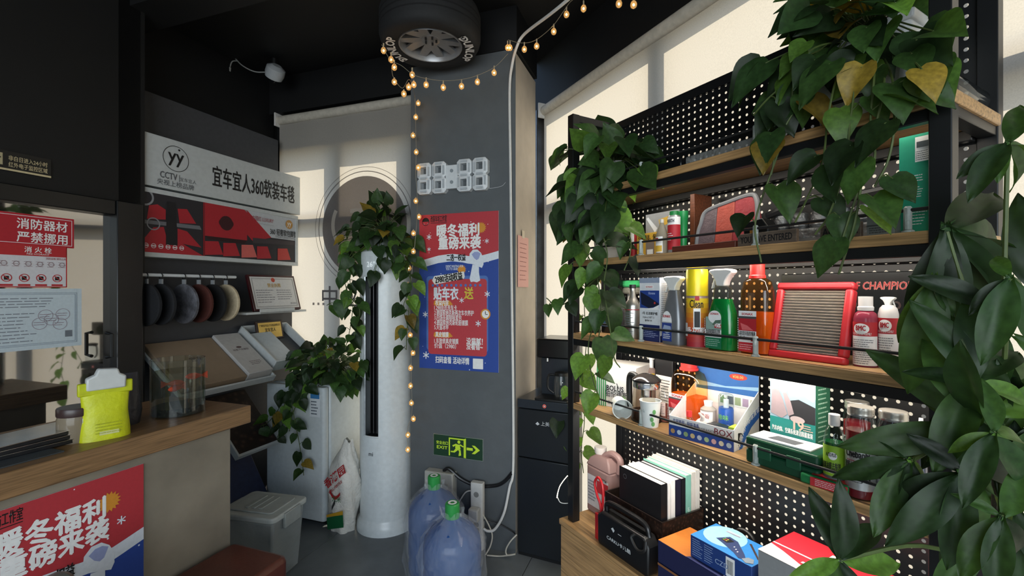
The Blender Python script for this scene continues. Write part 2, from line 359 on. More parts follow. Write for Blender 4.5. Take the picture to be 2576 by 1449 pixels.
# ================================================================== THINGS AROUND THE COLUMN
def poster(name, label, fr, uc, v, zb, Wd, H, group):
    t = thing(name, label, 'poster', fr, uc, v, zb, group)
    RED, BLU, LBL, CARD = ink('#b8333c'), ink('#22469a'), ink('#4f74b8'), ink('#bd3a42')
    ORG, SNOW = ink('#d8902e'), ink('#dfe6ee')
    b = MB(ink('#e8e8e8')); b.box(-Wd/2, Wd/2, -.001, .002, 0, H); b.build('sheet', t, smooth=0)
    p = MB(RED); X = lambda f: -Wd/2+f*Wd
    Z = lambda f: H*(1-f)
    key = [(0, .30), (.12, .285), (.25, .268), (.42, .258), (.58, .268), (.66, .28), (.82, .272), (1, .248)]
    wav = [(i/16, next(c0+(c1-c0)*(i/16-a0)/(a1-a0) for (a0, c0), (a1, c1) in zip(key, key[1:]) if a0 <= i/16 <= a1)) for i in range(17)]
    p.flat([(X(0), Z(0)), (X(1), Z(0))][::-1]+[(X(a), Z(c)) for a, c in wav], -.0015)
    p.m(BLU).flat([(X(0), Z(1)), (X(1), Z(1))]+[(X(a), Z(c)) for a, c in wav][::-1], -.0015)
    p.m(SNOW)                                                           # the scarf band
    for i in range(16):
        (a, c), (d, e) = wav[i], wav[i+1]; p.flat([(X(a), Z(c)), (X(a), Z(c+.048)), (X(d), Z(e+.048)), (X(d), Z(e))], -.002)
    def blob(pts, m, y): p.m(m).flat([(X(a), Z(c)) for a, c in pts], y)
    blob([(.64,.31),(.65,.26),(.69,.236),(.745,.236),(.79,.258),(.815,.29),(.82,.33),(.80,.352),(.74,.338),(.67,.325)][::-1], SNOW, -.0024)
    blob([(.675,.265),(.71,.25),(.75,.25),(.785,.262),(.76,.295),(.735,.302),(.705,.29)][::-1], ink('#9aa5d0'), -.0027)
    blob([(.685,.33),(.65,.42),(.665,.44),(.70,.437),(.74,.442),(.78,.43),(.765,.38),(.765,.34)][::-1], SNOW, -.0030)
    # card
    def rr(x0, x1, z0, z1, r, m, y):
        pts = []
        for cx, cy, a0 in ((x1-r, z1-r, 0), (x0+r, z1-r, PI/2), (x0+r, z0+r, PI), (x1-r, z0+r, 1.5*PI)):
            for i in range(5): a = a0+PI/2*i/4; pts.append((cx+r*math.cos(a), cy+r*math.sin(a)))
        p.m(m).flat(pts, y)
    rr(X(.095), X(.875), Z(.88), Z(.40), .02, LBL, -.0019); rr(X(.12), X(.86), Z(.905), Z(.42), .02, CARD, -.0022)
    p.m(LBL)
    for i in range(11): p.disc(X(.18+.06*i), Z(.46), Wd*.016, -.0024, 12)
    def sun(fx, fz, r):
        n = 16; p.m(ORG).flat([(X(fx)+(r if i % 2 else r*.72)*math.cos(PI*i/n), Z(fz)+(r if i % 2 else r*.72)*math.sin(PI*i/n)) for i in range(2*n)], -.0024)
    sun(.79, .10, .034); sun(.55, .36, .03)
    p.m(ink('#e8e6e0')).flat([(X(a), Z(c)) for a, c in ((.17,.428),(.205,.455),(.58,.418),(.59,.405),(.58,.372),(.20,.40))], -.0032)
    def flake(fx, fz, r):
        p.m(SNOW)
        for k in range(3):
            a = k*PI/3+.5; dx, dz = math.cos(a), math.sin(a); w = r*.14
            p.flat([(X(fx)-dx*r+dz*w, Z(fz)-dz*r-dx*w), (X(fx)+dx*r+dz*w, Z(fz)+dz*r-dx*w), (X(fx)+dx*r-dz*w, Z(fz)+dz*r+dx*w), (X(fx)-dx*r-dz*w, Z(fz)-dz*r+dx*w)], -.0026-.0001*k)
    for a in ((.13,.145,.017),(.86,.185,.014),(.865,.515,.018),(.55,.555,.016),(.08,.65,.018),(.755,.70,.018),(.09,.915,.022),(.13,.225,.012)): flake(*a)
    for i in range(30): p.m(SNOW).disc(X(random.random()), Z(random.random()), Wd*random.uniform(.003, .007), -.0018, 8)
    p.m(INKB).ring(X(.085), Z(.045), Wd*.04, Wd*.047, -.002, 24).flat([(X(.085)+Wd*.045*math.cos(PI*i/12), Z(.045)+Wd*.045*math.sin(PI*i/12)) for i in range(13)], -.002)
    p.text('改装车坊工作室', X(.15), Z(.046), .04*Wd/.5, -.002, .012, 'L', w=.21*Wd).rect(X(.15), X(.36), Z(.058), Z(.055), -.002)
    k = Wd/.5
    p.m(INKW).text('暖冬福利', X(.50), Z(.142), .078*k, -.003, .035, w=.53*Wd).text('重磅来袭', X(.52), Z(.222), .078*k, -.003, .035, w=.53*Wd)
    p.m(INKB).text('二选一权益', X(.48), Z(.30), .042*k, -.0038, .025, w=.24*Wd).text('2980活动权益', X(.39), Z(.432), .05*k, -.0038, .03, w=.35*Wd, rot=math.radians(8))
    p.m(SNOW).text('EVENT WAITING FOR', X(.35), Z(.346), .02*k, -.003, .01, 'L', w=.22*Wd).text('YOU TO GRAB', X(.35), Z(.363), .02*k, -.003, .01, 'L', w=.15*Wd)
    p.text('贴车衣', X(.35), Z(.545), .078*k, -.003, .032, w=.315*Wd).m(ink('#d8c83e')).text('送', X(.64), Z(.54), .072*k, -.003, .02, w=.11*Wd)
    for zf, s_ in ((.575, '权益内容'), (.78, '真皮镀膜')):
        p.m(ORG).flat([(X(a), Z(zf+d)) for a, d in ((.19,.008),(.21,.016),(.38,.016),(.44,.008),(.40,-.016),(.20,-.016))], -.0028); p.m(INKW).text(s_, X(.30), Z(zf+.011), .034*k, -.0034, .02, w=.17*Wd)
    for i, s_ in enumerate(('1.298会员洗车卡', '2.德国索纳克斯两次车衣养护', '3.内饰杀菌除味套包', '4.德国索纳克斯轮胎镀膜', '5.天窗冰甲')): p.m(INKW).text(s_, X(.20), Z(.618+.0315*i), .034*k, -.003, .010, 'L', w=(.29, .5, .35, .43, .18)[i]*Wd)
    p.text('1.车致绩真皮镀膜', X(.20), Z(.832), .034*k, -.0032, .010, 'L', w=.31*Wd).text('没猫腻！', X(.71), Z(.83), .042*k, -.0032, .02, w=.2*Wd).text('没看错~', X(.71), Z(.862), .042*k, -.0032, .02, w=.2*Wd)
    p.text('价值（2980）', X(.20), Z(.863), .032*k, -.0032, .010, 'L', w=.28*Wd).text('扫码查看 活动详情', X(.43), Z(.957), .042*k, -.003, .022, w=.43*Wd)
    rr(X(.69), X(.815), Z(.985), Z(.92), .003, INKW, -.0028)
    p.m(ORG).disc(X(.845), Z(.64), Wd*.06, -.0035, 20).m(INKW).disc(X(.845), Z(.64), Wd*.044, -.0038, 20).m(INKB).rect(X(.84), X(.848), Z(.64), Z(.622), -.004).rect(X(.845), X(.872), Z(.644), Z(.64), -.004)
    p.build('print', t, smooth=0); return t
u0, za = R.hit(1056, 543, COLV); u1, zb_ = R.hit(1255, 529, COLV); zbot = R.hit(1155, 931, COLV)[1]
poster('promotion_poster', 'red and blue winter promotion poster with white Chinese lettering on the grey column', R, (u0+u1)/2, COLV-.003, zbot, u1-u0, (za+zb_)/2-zbot, 'winter promotion posters')

# digital wall clock: four figure-eights and a colon plate
cu0, cz0 = R.hit(1057, 490, COLV); cu1, cz1 = R.hit(1232, 403, COLV); cw = cu1-cu0
t = thing('digital_wall_clock', 'white digital wall clock of open figure-eight digits on the grey column', 'clock', R, (cu0+cu1)/2, COLV-.03, R.hit(1145, 486, COLV)[1])
ch = R.hit(1145, 407, COLV)[1]-R.hit(1145, 486, COLV)[1]; dw = cw*.205
CLK = plastic('#d5dadd', .4); LENS = plastic('#b3babf', .25)
def eight(x):
    d = MB(CLK); w, h, th, cc = dw/2, ch, dw*.285, dw*.16
    def loopy(z0, z1):
        o_ = [(x-w+cc, z0), (x+w-cc, z0), (x+w, z0+cc), (x+w, z1-cc), (x+w-cc, z1), (x-w+cc, z1), (x-w, z1-cc), (x-w, z0+cc)]
        i_ = [(x-w+th, z0+th), (x+w-th, z0+th), (x+w-th, z0+th), (x+w-th, z1-th), (x+w-th, z1-th), (x-w+th, z1-th), (x-w+th, z1-th), (x-w+th, z0+th)]
        n = 8
        vs = [(a, -.0, c) for a, c in o_]+[(a, -.012, c) for a, c in i_]+[(a, .03, c) for a, c in o_]+[(a, .03, c) for a, c in i_]
        vs = [(a, -.004, c) for a, c in o_]+[(a, -.014, c) for a, c in i_]+[(a, .028, c) for a, c in o_]+[(a, .028, c) for a, c in i_]
        fs = []
        for i in range(n):
            j = (i+1) % n; fs += [(i, j, n+j, n+i), (2*n+i, i, j, 2*n+j)[::-1], (n+i, n+j, 3*n+j, 3*n+i)]
        d.add(vs, fs)
    loopy(0, h/2+th*.12); loopy(h/2-th*.12, h)
    o = d.build('digit', t, smooth=0)
    seg = MB(LENS)
    for z in (th/2, h/2, h-th/2): seg.rect(x-w+th, x+w-th, z-th*.22, z+th*.22, -.0155)
    for z0, z1 in ((th, h/2-th/2), (h/2+th/2, h-th)):
        for xx in (x-w+th/2, x+w-th/2): seg.rect(xx-th*.22, xx+th*.22, z0, z1, -.0155)
    seg.build('segments', o, smooth=0)
for f in (-.5+.1025, -.5+.32, .5-.32, .5-.1025): eight(f*cw)
pl = MB(CLK); pl.box(-cw*.085, cw*.085, .0, .026, ch*.12, ch*.86); po = pl.build('colon_plate', t)
for z in (.32, .68): dots = MB(plastic('#8d959b')); dots.lathe([(dw*.11, 0), (dw*.11, .004)], 16); dots.v = [(x, -q-.0, y+ch*z) for x, y, q in dots.v]; dots.build('colon_dot', po)
wr = MB(plastic('#b9bcc0')); wr.tube(smooth_path([(cw*.46, .02, ch*.1), (cw*.52, .025, ch*.06), (cw*.66, .026, ch*.1), (cw*.72, .022, ch*.2)]), .0016, 6); wr.build('cord', t)

# exit sign
eu0, ez0 = R.hit(1091, 1144, COLV); eu1, ez1 = R.hit(1216, 1103, COLV); ezb = R.hit(1153, 1152, COLV)[1]; ezt = R.hit(1153, 1097, COLV)[1]
t = thing('exit_sign', 'dark green glowing exit sign with running figure and arrow low on the column', 'sign', R, (eu0+eu1)/2, COLV-.004, ezb)
ew, eh = eu1-eu0, ezt-ezb
b = MB(mat('#a8b0a8', .35, .6)); b.box(-ew/2, ew/2, 0, .004, 0, eh); b.m(ink('#123a22')).rect(-ew/2+.003, ew/2-.003, .003, eh-.003, -.0006); b.build('plate', t, smooth=0)
GL = mat('#b9d832', .5, kind='print', amt=.03, em=.12); p = MB(GL)
X = lambda f: -ew/2+f*ew
Z = lambda f: f*eh
def pf(pts, y=-.0012): p.flat([(X(a), Z(c)) for a, c in pts], y)
pf([(.32,.08),(.345,.08),(.345,.9),(.32,.9)]); pf([(.345,.84),(.62,.84),(.62,.9),(.345,.9)]); pf([(.62,.06),(.665,.04),(.665,.94),(.62,.9)])
p.disc(X(.525), Z(.74), eh*.075, -.0012, 16)
pf([(.46,.64),(.54,.62),(.56,.42),(.50,.36),(.45,.46)]); pf([(.39,.56),(.47,.66),(.48,.60),(.41,.49)]); pf([(.53,.60),(.61,.52),(.62,.57),(.55,.65)])
pf([(.46,.44),(.50,.36),(.44,.24),(.36,.24),(.36,.30),(.42,.31)]); pf([(.50,.42),(.56,.38),(.57,.14),(.52,.10),(.52,.16),(.53,.30)])
pf([(.68,.42),(.80,.42),(.80,.54),(.68,.54)]); pf([(.78,.66),(.84,.66),(.94,.48),(.84,.28),(.78,.28),(.86,.48)])
p.text('安全出口', X(.185), Z(.56), eh*.17, -.0012, .012, w=ew*.24).text('EXIT', X(.185), Z(.34), eh*.2, -.0012, .02, w=ew*.22)
p.build('print', t, smooth=0)

# socket box on the column with a fat black cable, extension block below
su0 = R.hit(1080, 1200, COLV)[0]; su1 = R.hit(1150, 1200, COLV)[0]; sz1 = R.hit(1110, 1190, COLV-.06)[1]
t = thing('socket_box', 'grey white power socket box on the column behind the water bottles', 'socket box', R, (su0+su1)/2, COLV-.03, sz1-.26)
b = MB(plastic('#b5b5ae')); sw = (su1-su0)/2; b.box(-sw, sw, -.03, .03, 0, .26); b.build('housing', t, bevel=.006)
b = MB(plastic('#9c9c96')); b.box(-sw*.7, sw*.7, -.034, -.03, .05, .2); b.build('face_plate', t, bevel=.001)
def wire(name, label, cat, pts, r, m, group=None, n=8):
    o = MB(m); base = Vector(pts[0]); o.tube([p-base for p in smooth_path(pts, 6)], r, n); ob = o.build(name, loc=base); return tag(ob, label, cat, group)
def onc(px, py, d=.0): u, z = R.hit(px, py, COLV-d); return R.w(u, COLV-d, z)
wire('black_cable', 'thick black cable sagging from the socket box to the column edge', 'cable', [onc(1116, 1184, .03), onc(1130, 1180, .03), onc(1160, 1205, .02), onc(1200, 1222, .015), onc(1245, 1222, .012), onc(1268, 1212, .012), onc(1288, 1190, .012)], .010, plastic('#17171a'))
wire('white_conduit', 'white cable running down the column edge from the ceiling to the extension block', 'cable',
     [pix(1440, -10, 2.05), pix(1385, 35, 2.2), pix(1320, 85, 2.45), pix(1300, 118, 2.50), pix(1288, 165, 2.54), onc(1282, 230, .012), onc(1284, 420, .012), onc(1287, 700, .012), onc(1291, 1000, .012), onc(1291, 1180, .012), onc(1282, 1225, .02), onc(1268, 1290, .04), onc(1246, 1330, .05), onc(1228, 1336, .06), onc(1216, 1330, .065)], .0075, plastic('#d9d9d6', .4))
pu, pz = R.hit(1198, 1262, COLV-.07); pzb = .03
t = thing('extension_block', 'white upright multi-socket extension block leaning on the column beside bottles', 'extension block', R, pu, COLV-.05, 0)
b = MB(plastic('#d4d2cc')); b.rbox(-.038, .038, -.02, .02, .02, .40, .01); b.build('body', t, bevel=.003)
for k in range(4): d = MB(plastic('#8a8984')); d.disc(0, .08+.085*k, .016, -.021, 12); d.build('socket', t)
b = MB(plastic('#c9c7c0')); b.box(-.03, .03, -.07, -.021, .20, .27); b.build('plug', t, bevel=.008)
b = MB(BLACK); b.box(-.02, .022, -.06, -.021, .10, .15); b.build('plug', t, bevel=.006)
wire('power_lead', 'white power lead rising in an arc from the extension block', 'cable', [onc(1205, 1255, .05), onc(1204, 1242, .05), onc(1190, 1235, .04), onc(1172, 1238, .03), onc(1155, 1262, .02)], .004, plastic('#d8d6d0'))
wire('power_lead', 'white lead looping down from the extension block to the floor', 'cable', [onc(1212, 1290, .06), onc(1228, 1318, .05), onc(1238, 1345, .05), onc(1234, 1372, .06), onc(1222, 1395, .08)], .004, plastic('#cfcabd'))
wire('power_lead', 'black lead running from the extension block to the black dispenser', 'cable', [onc(1205, 1305, .06), onc(1232, 1312, .04), onc(1262, 1322, .02), onc(1290, 1338, .02), onc(1296, 1343, .03)], .0035, BLACK)
wire('power_lead', 'pale lead curling at the foot of the column corner', 'cable', [onc(1300, 1345, .05), onc(1284, 1362, .06), onc(1273, 1382, .06), onc(1276, 1396, .06), onc(1296, 1394, .07), onc(1260, 1399, .06), onc(1225, 1397, .08)], .004, plastic('#c9c4b6'))

# pink note on the column flank
nt = thing('pink_note', 'pink printed paper slip taped to the pale side of the column', 'paper', None, 0, 0, 0)
F2 = Frame(70.7-180)           # flank plane faces the window side
a_, b_ = Vector(R.w(COLU1+.004, COLV+.10, 0)), Vector(R.w(COLU1+.004, COLV+.26, 0))
def onflank(px, py):
    dx = (px-CX)/FPX; nx, ny = R.x; Y = (COLU1+.005)/(dx*nx+ny); return Vector((dx*Y, Y, CAMZ+(HY-py)/FPX*Y))
pa, pb = onflank(1303, 722), onflank(1329, 600)
nt.location = (pa.x, pa.y, pa.z); d_ = Vector((pb.x-pa.x, pb.y-pa.y, 0)); nt.rotation_euler = (0, 0, math.atan2(d_.y, d_.x))
nw, nh = d_.length, pb.z-pa.z
b = MB(ink('#d9a39c')); b.box(0, nw, -.001, .001, 0, nh); b.build('sheet', nt, smooth=0)
b = MB(ink('#8a4a48')); b.lines(nw*.15, nw*.85, nh*.1, nh*.9, 9, -.002, .12); b.m(ink('#cfc4b0')).rect(nw*.35, nw*.6, nh*.97, nh*1.12, -.002); b.build('print', nt, smooth=0)

# ------------------------------------------------------------------ wheel hung flat under the ceiling
wc = Vector((-.178*2.42, 2.42, 2.778))
t = thing('car_wheel', 'black car tyre on a six-spoke alloy rim hung flat under the ceiling', 'wheel', None, wc.x, wc.y, wc.z, rot=.15)
RUB = mat('#1b1c1d', .75, amt=.15, scale=60)
RT = .264
b = MB(RUB); b.lathe([(.160, .03), (.162, .012), (.185, -.002), (.225, -.004), (.248, .006), (.258, .022), (RT, .045), (RT, .155), (.254, .185), (.235, .198), (.17, .19), (.160, .17)], 64, cap=False)
tyre = b.build('tyre', t, smooth=50)
g = MB(mat('#0c0c0d', .8))
for z in (.07, .1, .13): g.lathe([(RT+.0005, z-.004), (RT+.0005, z+.004)], 64, cap=False)
g.build('tread_grooves', tyre)
ALLOY = mat('#a6a8aa', .36, .55, amt=.06)
b = MB(ALLOY); b.lathe([(.168, .010), (.165, .003), (.160, .005), (.152, .03), (.148, .12), (.152, .18)], 64, cap=False); b.build('rim', t, smooth=50)
b = MB(mat('#202224', .5)); b.lathe([(.0, .13), (.148, .13)], 40, cap=False); b.build('brake_backing', t)
for k in range(5):
    a = k*2*PI/5+.31; sp = MB(ALLOY)
    for sgn in (-1, 1):
        a1, a2 = a+sgn*.10, a+sgn*.22
        def pt(r, an, z): return (r*math.cos(an), r*math.sin(an), z)
        w1, w2 = .026, .017
        base, tip = Vector(pt(.04, a, .04)), Vector(pt(.153, a+sgn*.33, .026)); d = (tip-base).normalized(); n_ = Vector((-d.y, d.x, 0)).normalized()
        pts = [base+n_*w1, base-n_*w1, tip-n_*w2, tip+n_*w2]
        sp.add([tuple(p) for p in pts]+[tuple(p+Vector((0, 0, .02))) for p in pts], [(0,1,2,3),(4,5,6,7),(0,1,5,4),(1,2,6,5),(2,3,7,6),(3,0,4,7)])
    sp.build('spoke', t, bevel=.003)
b = MB(ALLOY); b.lathe([(.0, .045), (.02, .045), (.048, .036), (.052, .06)], 24); hub = b.build('hub', t)
for k in range(5): n_ = MB(mat('#55575a', .35, .9)); n_.lathe([(.006, .028), (.006, .04)], 6, .03*math.cos(k*1.2566), .03*math.sin(k*1.2566)); n_.build('wheel_nut', hub)
lt = MB(INKW)
def arc_text(s_, rad, amid, size, flip):
    vs, fs, a, b_ = glyphs(s_, .03); k = size
    out = []
    for px, pz in vs:
        th = amid-((px-(a+b_)/2)*k)/rad*(-1); r_ = rad+(pz-.35)*k
        out.append((r_*math.cos(th), r_*math.sin(th), -.0065))
    lt.add(out, fs)
arc_text('DUNLOP', .208, math.radians(-192), .062, False); arc_text('DUNLOP', .208, math.radians(-6), .062, False)
for am in (-223, -38):
    rr_ = .208; x_, y_ = rr_*math.cos(math.radians(am)), rr_*math.sin(math.radians(am)); a_ = math.radians(am)
    lt.add([(x_+.014*math.cos(a_+q), y_+.014*math.sin(a_+q), -.0065) for q in (0, PI/2, PI, 1.5*PI)], [(0, 1, 2, 3)])
lt.build('lettering', tyre, smooth=0)
b = MB(BLK); b.lathe([(.05, .12), (.05, CEIL-wc.z)], 16); b.build('ceiling_mount', t)

# ------------------------------------------------------------------ small dome camera under the ceiling with a dangling lead
cp = pix(690, 178, 3.18)
t = thing('security_camera', 'small white dome security camera under the black ceiling', 'camera', None, cp.x, cp.y, cp.z-.03)
b = MB(plastic('#aeb2b4')); b.T = Matrix.Rotation(math.radians(35), 4, 'Y') @ Matrix.Rotation(math.radians(28), 4, 'X')
b.lathe([(.03, -.03), (.055, -.02), (.062, .01), (.06, .05), (.03, .07)], 24); b.build('shell', t)
b = MB(plastic('#15181c', .1)); b.T = Matrix.Rotation(math.radians(35), 4, 'Y') @ Matrix.Rotation(math.radians(28), 4, 'X'); b.lathe([(.0, -.052), (.02, -.048), (.032, -.03)], 20); b.build('lens', t)
b = MB(BLK); b.tube([(0, 0, .04), (0, 0, CEIL-cp.z+.03)], .02); b.build('ceiling_stem', t)
ld = plastic('#9fa09c')
q0 = cp+Vector((-.05, 0, -.01)); pts = [q0, pix(640, 180, 3.18), pix(610, 165, 3.18), pix(590, 145, 3.18), pix(572, 125, 3.18), pix(556, 105, 3.18)]
b = MB(ld); b.tube([p-q0 for p in smooth_path(pts)], .004); 
o = tag(b.build('camera_lead', loc=q0), 'white camera lead with two plugs dangling under the ceiling', 'cable')
for a_, b_ in (((545, 96), (562, 116)), ((578, 170), (577, 180))):
    k = MB(ld); k.tube([pix(*a_, 3.18)-q0, pix(*b_, 3.18)-q0], .009); k.build('plug', o)
k = MB(ld); k.tube([p-q0 for p in smooth_path([pix(596, 153, 3.18), pix(584, 155, 3.18), pix(578, 170, 3.18)])], .004); k.build('branch_lead', o)
k = MB(BLK); k.tube([pix(545, 96, 3.18)-q0, pix(543, 93, 3.18)-q0+Vector((0, 0, CEIL-pix(543, 93, 3.18).z))], .003); k.build('hanger', o)

# ------------------------------------------------------------------ string lights
BGL = mat('#ffe6bc', .08, kind='liquid', amt=.22, em=.25); FIL = mat('#ffd58a', .5, em=16, amt=0)
def string_lights(label, path, bulbs, hang=.03, r=.0013):
    base = Vector(path[0]); o = MB(plastic('#8d8470')); o.tube([p-base for p in smooth_path(path, 5)], r, 5); root = tag(o.build('string_lights', loc=base), label, 'string lights', 'warm bulb string lights')
    for p in bulbs:
        p = Vector(p)-base
        bb = MB(BGL); bb.lathe([(.004, .010), (.009, .007), (.0130, .0), (.0140, -.007), (.0125, -.015), (.007, -.021), (.002, -.023)], 12, p.x, p.y); bb.v = [(x, y, z+p.z) for x, y, z in bb.v]
        bo = bb.build('bulb', root, smooth=60)
        f = MB(FIL); f.sphere((p.x, p.y, p.z-.007), .0052, 6, 4); f.build('filament', bo)
        s_ = MB(plastic('#b9a98a')); s_.tube([p+Vector((0, 0, .010)), p+Vector((0, 0, hang))], .0035, 6); s_.build('socket', bo)
D1 = 2.33
def bl(lst, D): return [pix(x, y, D(x, y) if callable(D) else D) for x, y in lst]
sw = [(1256, 0), (1250, 0)]
string_lights('string of warm bulbs swagging under the tyre across the column', [pix(960, 112, 2.3), pix(982, 150, 2.3), pix(1010, 165, 2.3), pix(1040, 188, 2.32), pix(1075, 198, 2.34), pix(1115, 203, 2.36), pix(1160, 200, 2.38), pix(1200, 190, 2.40), pix(1245, 168, 2.42), pix(1278, 135, 2.44)],
    bl([(965, 124), (984, 147), (992, 166), (1037, 185), (1072, 210), (1115, 217), (1161, 214), (1201, 203), (1243, 180), (1277, 117)], lambda x, y: 2.3+.14*(x-960)/318))
string_lights('string of warm bulbs climbing along the ceiling above the window blind', [pix(1278, 100, 2.44), pix(1310, 108, 2.40), pix(1345, 102, 2.34), pix(1388, 68, 2.24), pix(1420, 25, 2.14), pix(1440, 0, 2.10), pix(1480, -15, 2.05), pix(1550, -4, 2.0), pix(1600, -2, 1.95)],
    bl([(1283, 117), (1319, 121), (1350, 113), (1393, 76), (1425, 33), (1468, 18), (1557, 6), (1594, 8)], lambda x, y: 2.44-.5*(x-1278)/320))
vb = [(992, 203), (1016, 233), (1028, 216), (1041, 210), (1052, 257), (1046, 292), (1039, 338), (1047, 380), (1052, 419), (1046, 503), (1054, 543), (1040, 584), (1040, 630), (1027, 715), (1029, 672), (1030, 755), (1032, 840), (1039, 885), (1033, 923), (1033, 968), (1035, 1011), (1040, 1051), (1026, 1091), (1026, 1128)]
string_lights('string of warm bulbs hanging down the left edge of the column', bl([(985, 170), (990, 195), (1012, 222), (1030, 200), (1043, 240), (1045, 280), (1046, 330), (1047, 380), (1046, 440), (1050, 500), (1048, 560), (1043, 620), (1036, 690), (1030, 770), (1034, 860), (1035, 960), (1036, 1040), (1024, 1085), (1030, 1150)], lambda x, y: 2.35 if y < 240 else (2.72 if y < 560 else 2.64)), bl(vb, lambda x, y: 2.35 if y < 240 else (2.72 if y < 560 else 2.64)), .016)

# ------------------------------------------------------------------ tall round air conditioner
au, ar = R.cyl(905, 1040, BACKV-.195)
t = thing('air_conditioner', 'tall white cylindrical floor air conditioner with a dark vertical vent', 'air conditioner', R, au, BACKV-.195, 0)
ACW = plastic('#d3dadc', .28); r = ar
b = MB(ACW); b.lathe([(r*1.12, 0), (r*1.12, .03), (r*1.08, .06), (r*1.01, .075), (r, .085)], 48); b.build('base', t)
def part_lathe(mb, prof, a0, a1, n=40):
    rings = [[(rr*math.cos(a0+(a1-a0)*i/n), rr*math.sin(a0+(a1-a0)*i/n), z) for i in range(n+1)] for rr, z in prof]
    vs = [p for q in rings for p in q]; m_ = n+1
    mb.add(vs, [(k*m_+i, k*m_+i+1, (k+1)*m_+i+1, (k+1)*m_+i) for k in range(len(prof)-1) for i in range(n)])
ZA, ZB = .60, 1.58; ha = math.radians(18)
b = MB(ACW); b.lathe([(r, .085), (r, ZA)], 64, cap=False); b.lathe([(r, ZB), (r, 1.70), (r*.97, 1.73), (r*.85, 1.745), (0, 1.745)], 64, cap=False)
part_lathe(b, [(r, ZA), (r, ZB)], -PI/2+ha, 1.5*PI-ha, 60); body = b.build('body', t, smooth=40)
b = MB(mat('#0c0d0f', .5)); part_lathe(b, [(r*.97, ZA), (r*.72, ZA+.01), (r*.72, ZB-.01), (r*.97, ZB)], -PI/2-ha, -PI/2+ha, 12); b.build('vent_recess', t)
for s_ in (-1, 1):
    b = MB(mat('#9aa0a4', .3, .7) if s_ < 0 else ACW); a_ = -PI/2+s_*(ha+.005); b.tube([(r*.985*math.cos(a_), r*.985*math.sin(a_), ZA-.004), (r*.985*math.cos(a_), r*.985*math.sin(a_), ZB+.004)], .006, 6); b.build('vent_trim', t)
for z in (ZA, ZB):
    b = MB(ACW); b.tube([(r*math.cos(-PI/2+ha*q/4), r*math.sin(-PI/2+ha*q/4), z) for q in range(-4, 5)], .006, 6); b.build('vent_trim', t)
for k in range(3):
    a_ = -PI/2+(-.5+.5*k)*ha; b = MB(mat('#1b1d20', .4)); b.T = Matrix.Translation((r*.82*math.cos(a_), r*.82*math.sin(a_), 0)) @ Matrix.Rotation(a_+PI/2+.5, 4, 'Z'); b.box(-.002, .002, -.02, .02, ZA+.02, ZB-.02); b.build('louvre', t)
b = MB(plastic('#c6cccf', .2)); b.rect(-.055, .055, 1.60, 1.70, 0, r+.0015)
b.m(mat('#e8eef0', .5, em=.3, amt=0)).text('26°', 0, 1.635, .045, 0, .002, wrap=r+.003); disp = b.build('display_panel', t)
b = MB(ink('#53585c')); b.text('mi', 0, .485, .035, 0, .02, wrap=r+.0015); b.build('badge', body, smooth=0)

# ------------------------------------------------------------------ bag of rice leaning between fridge and air conditioner
ru, rv = R.hitz(872, 1338, 0)
t = thing('rice_sack', 'white woven rice sack with red and green print slumped against the air conditioner', 'sack', R, -1.945, 2.352, 0, rot=-.15)
b = MB(mat('#dcdad2', .55, amt=.08, scale=25, bump=.5)); rings = []
def sackp(k, a):
    f = k/12; w = .070+.034*math.sin(PI*min(1, f*1.15))-.055*max(0, f-.75)*3; d = .055+.018*math.sin(PI*f)-.05*max(0, f-.6)*2
    wob = 1+.10*math.sin(5*a+3*f*4)+.05*math.sin(9*a+f*11)
    ca, sa = math.cos(a), math.sin(a)
    return (math.copysign(abs(ca)**.75, ca)*w*wob+.045*f*f, math.copysign(abs(sa)**.75, sa)*max(.012, d)*wob, .56*f+.012*math.sin(3*a+f*7)*f)
for k in range(13): rings.append([sackp(k, 2*PI*i/28) for i in range(28)])
b.loft(rings); b.build('sack', t, smooth=60)
pr = MB(ink('#b0262c'))
def onsack(x, z):
    f = z/.56; y = -(.055+.018*math.sin(PI*f)-.05*max(0, f-.6)*2)*1.12-.004; return (x+.045*f*f, y, z)
def stxt(s_, x, z, size, rot, off=.02):
    vs, fs, a, b_ = glyphs(s_, off); cr, sr = math.cos(rot), math.sin(rot)
    pr.add([onsack(x+((p-(a+b_)/2)*cr-q*sr)*size, z+((p-(a+b_)/2)*sr+q*cr)*size) for p, q in vs], fs)
stxt('香满园', .01, .335, .062, .75); stxt('WELL FERTILE', .02, .29, .022, .75)
pts = [onsack(-.03+.09*i/10, .275-.035*math.sin(PI*i/10)) for i in range(11)]; pts2 = [onsack(-.03+.09*i/10, .255-.035*math.sin(PI*i/10)) for i in range(11)]
pr.add(pts+pts2, [(i, 11+i, 12+i, i+1) for i in range(10)])
pr.m(ink('#1d6b36')); stxt('大米', .03, .21, .04, .1, .005)
def band(z0, z1, x0, x1, m):
    pr.m(m); n = 8; vs = [onsack(x0+(x1-x0)*i/n, z0+.05*(i/n)) for i in range(n+1)]+[onsack(x0+(x1-x0)*i/n, z1+.06*i/n) for i in range(n+1)]; pr.add(vs, [(i, i+1, n+2+i, n+1+i) for i in range(n)])
band(.01, .085, -.06, .085, ink('#16663a')); band(.09, .105, -.06, .085, ink('#d7a52c'))
pr.m(INKB); band(.145, .17, -.01, .02, ink('#3a3a3a')); pr.build('print', t, smooth=0)

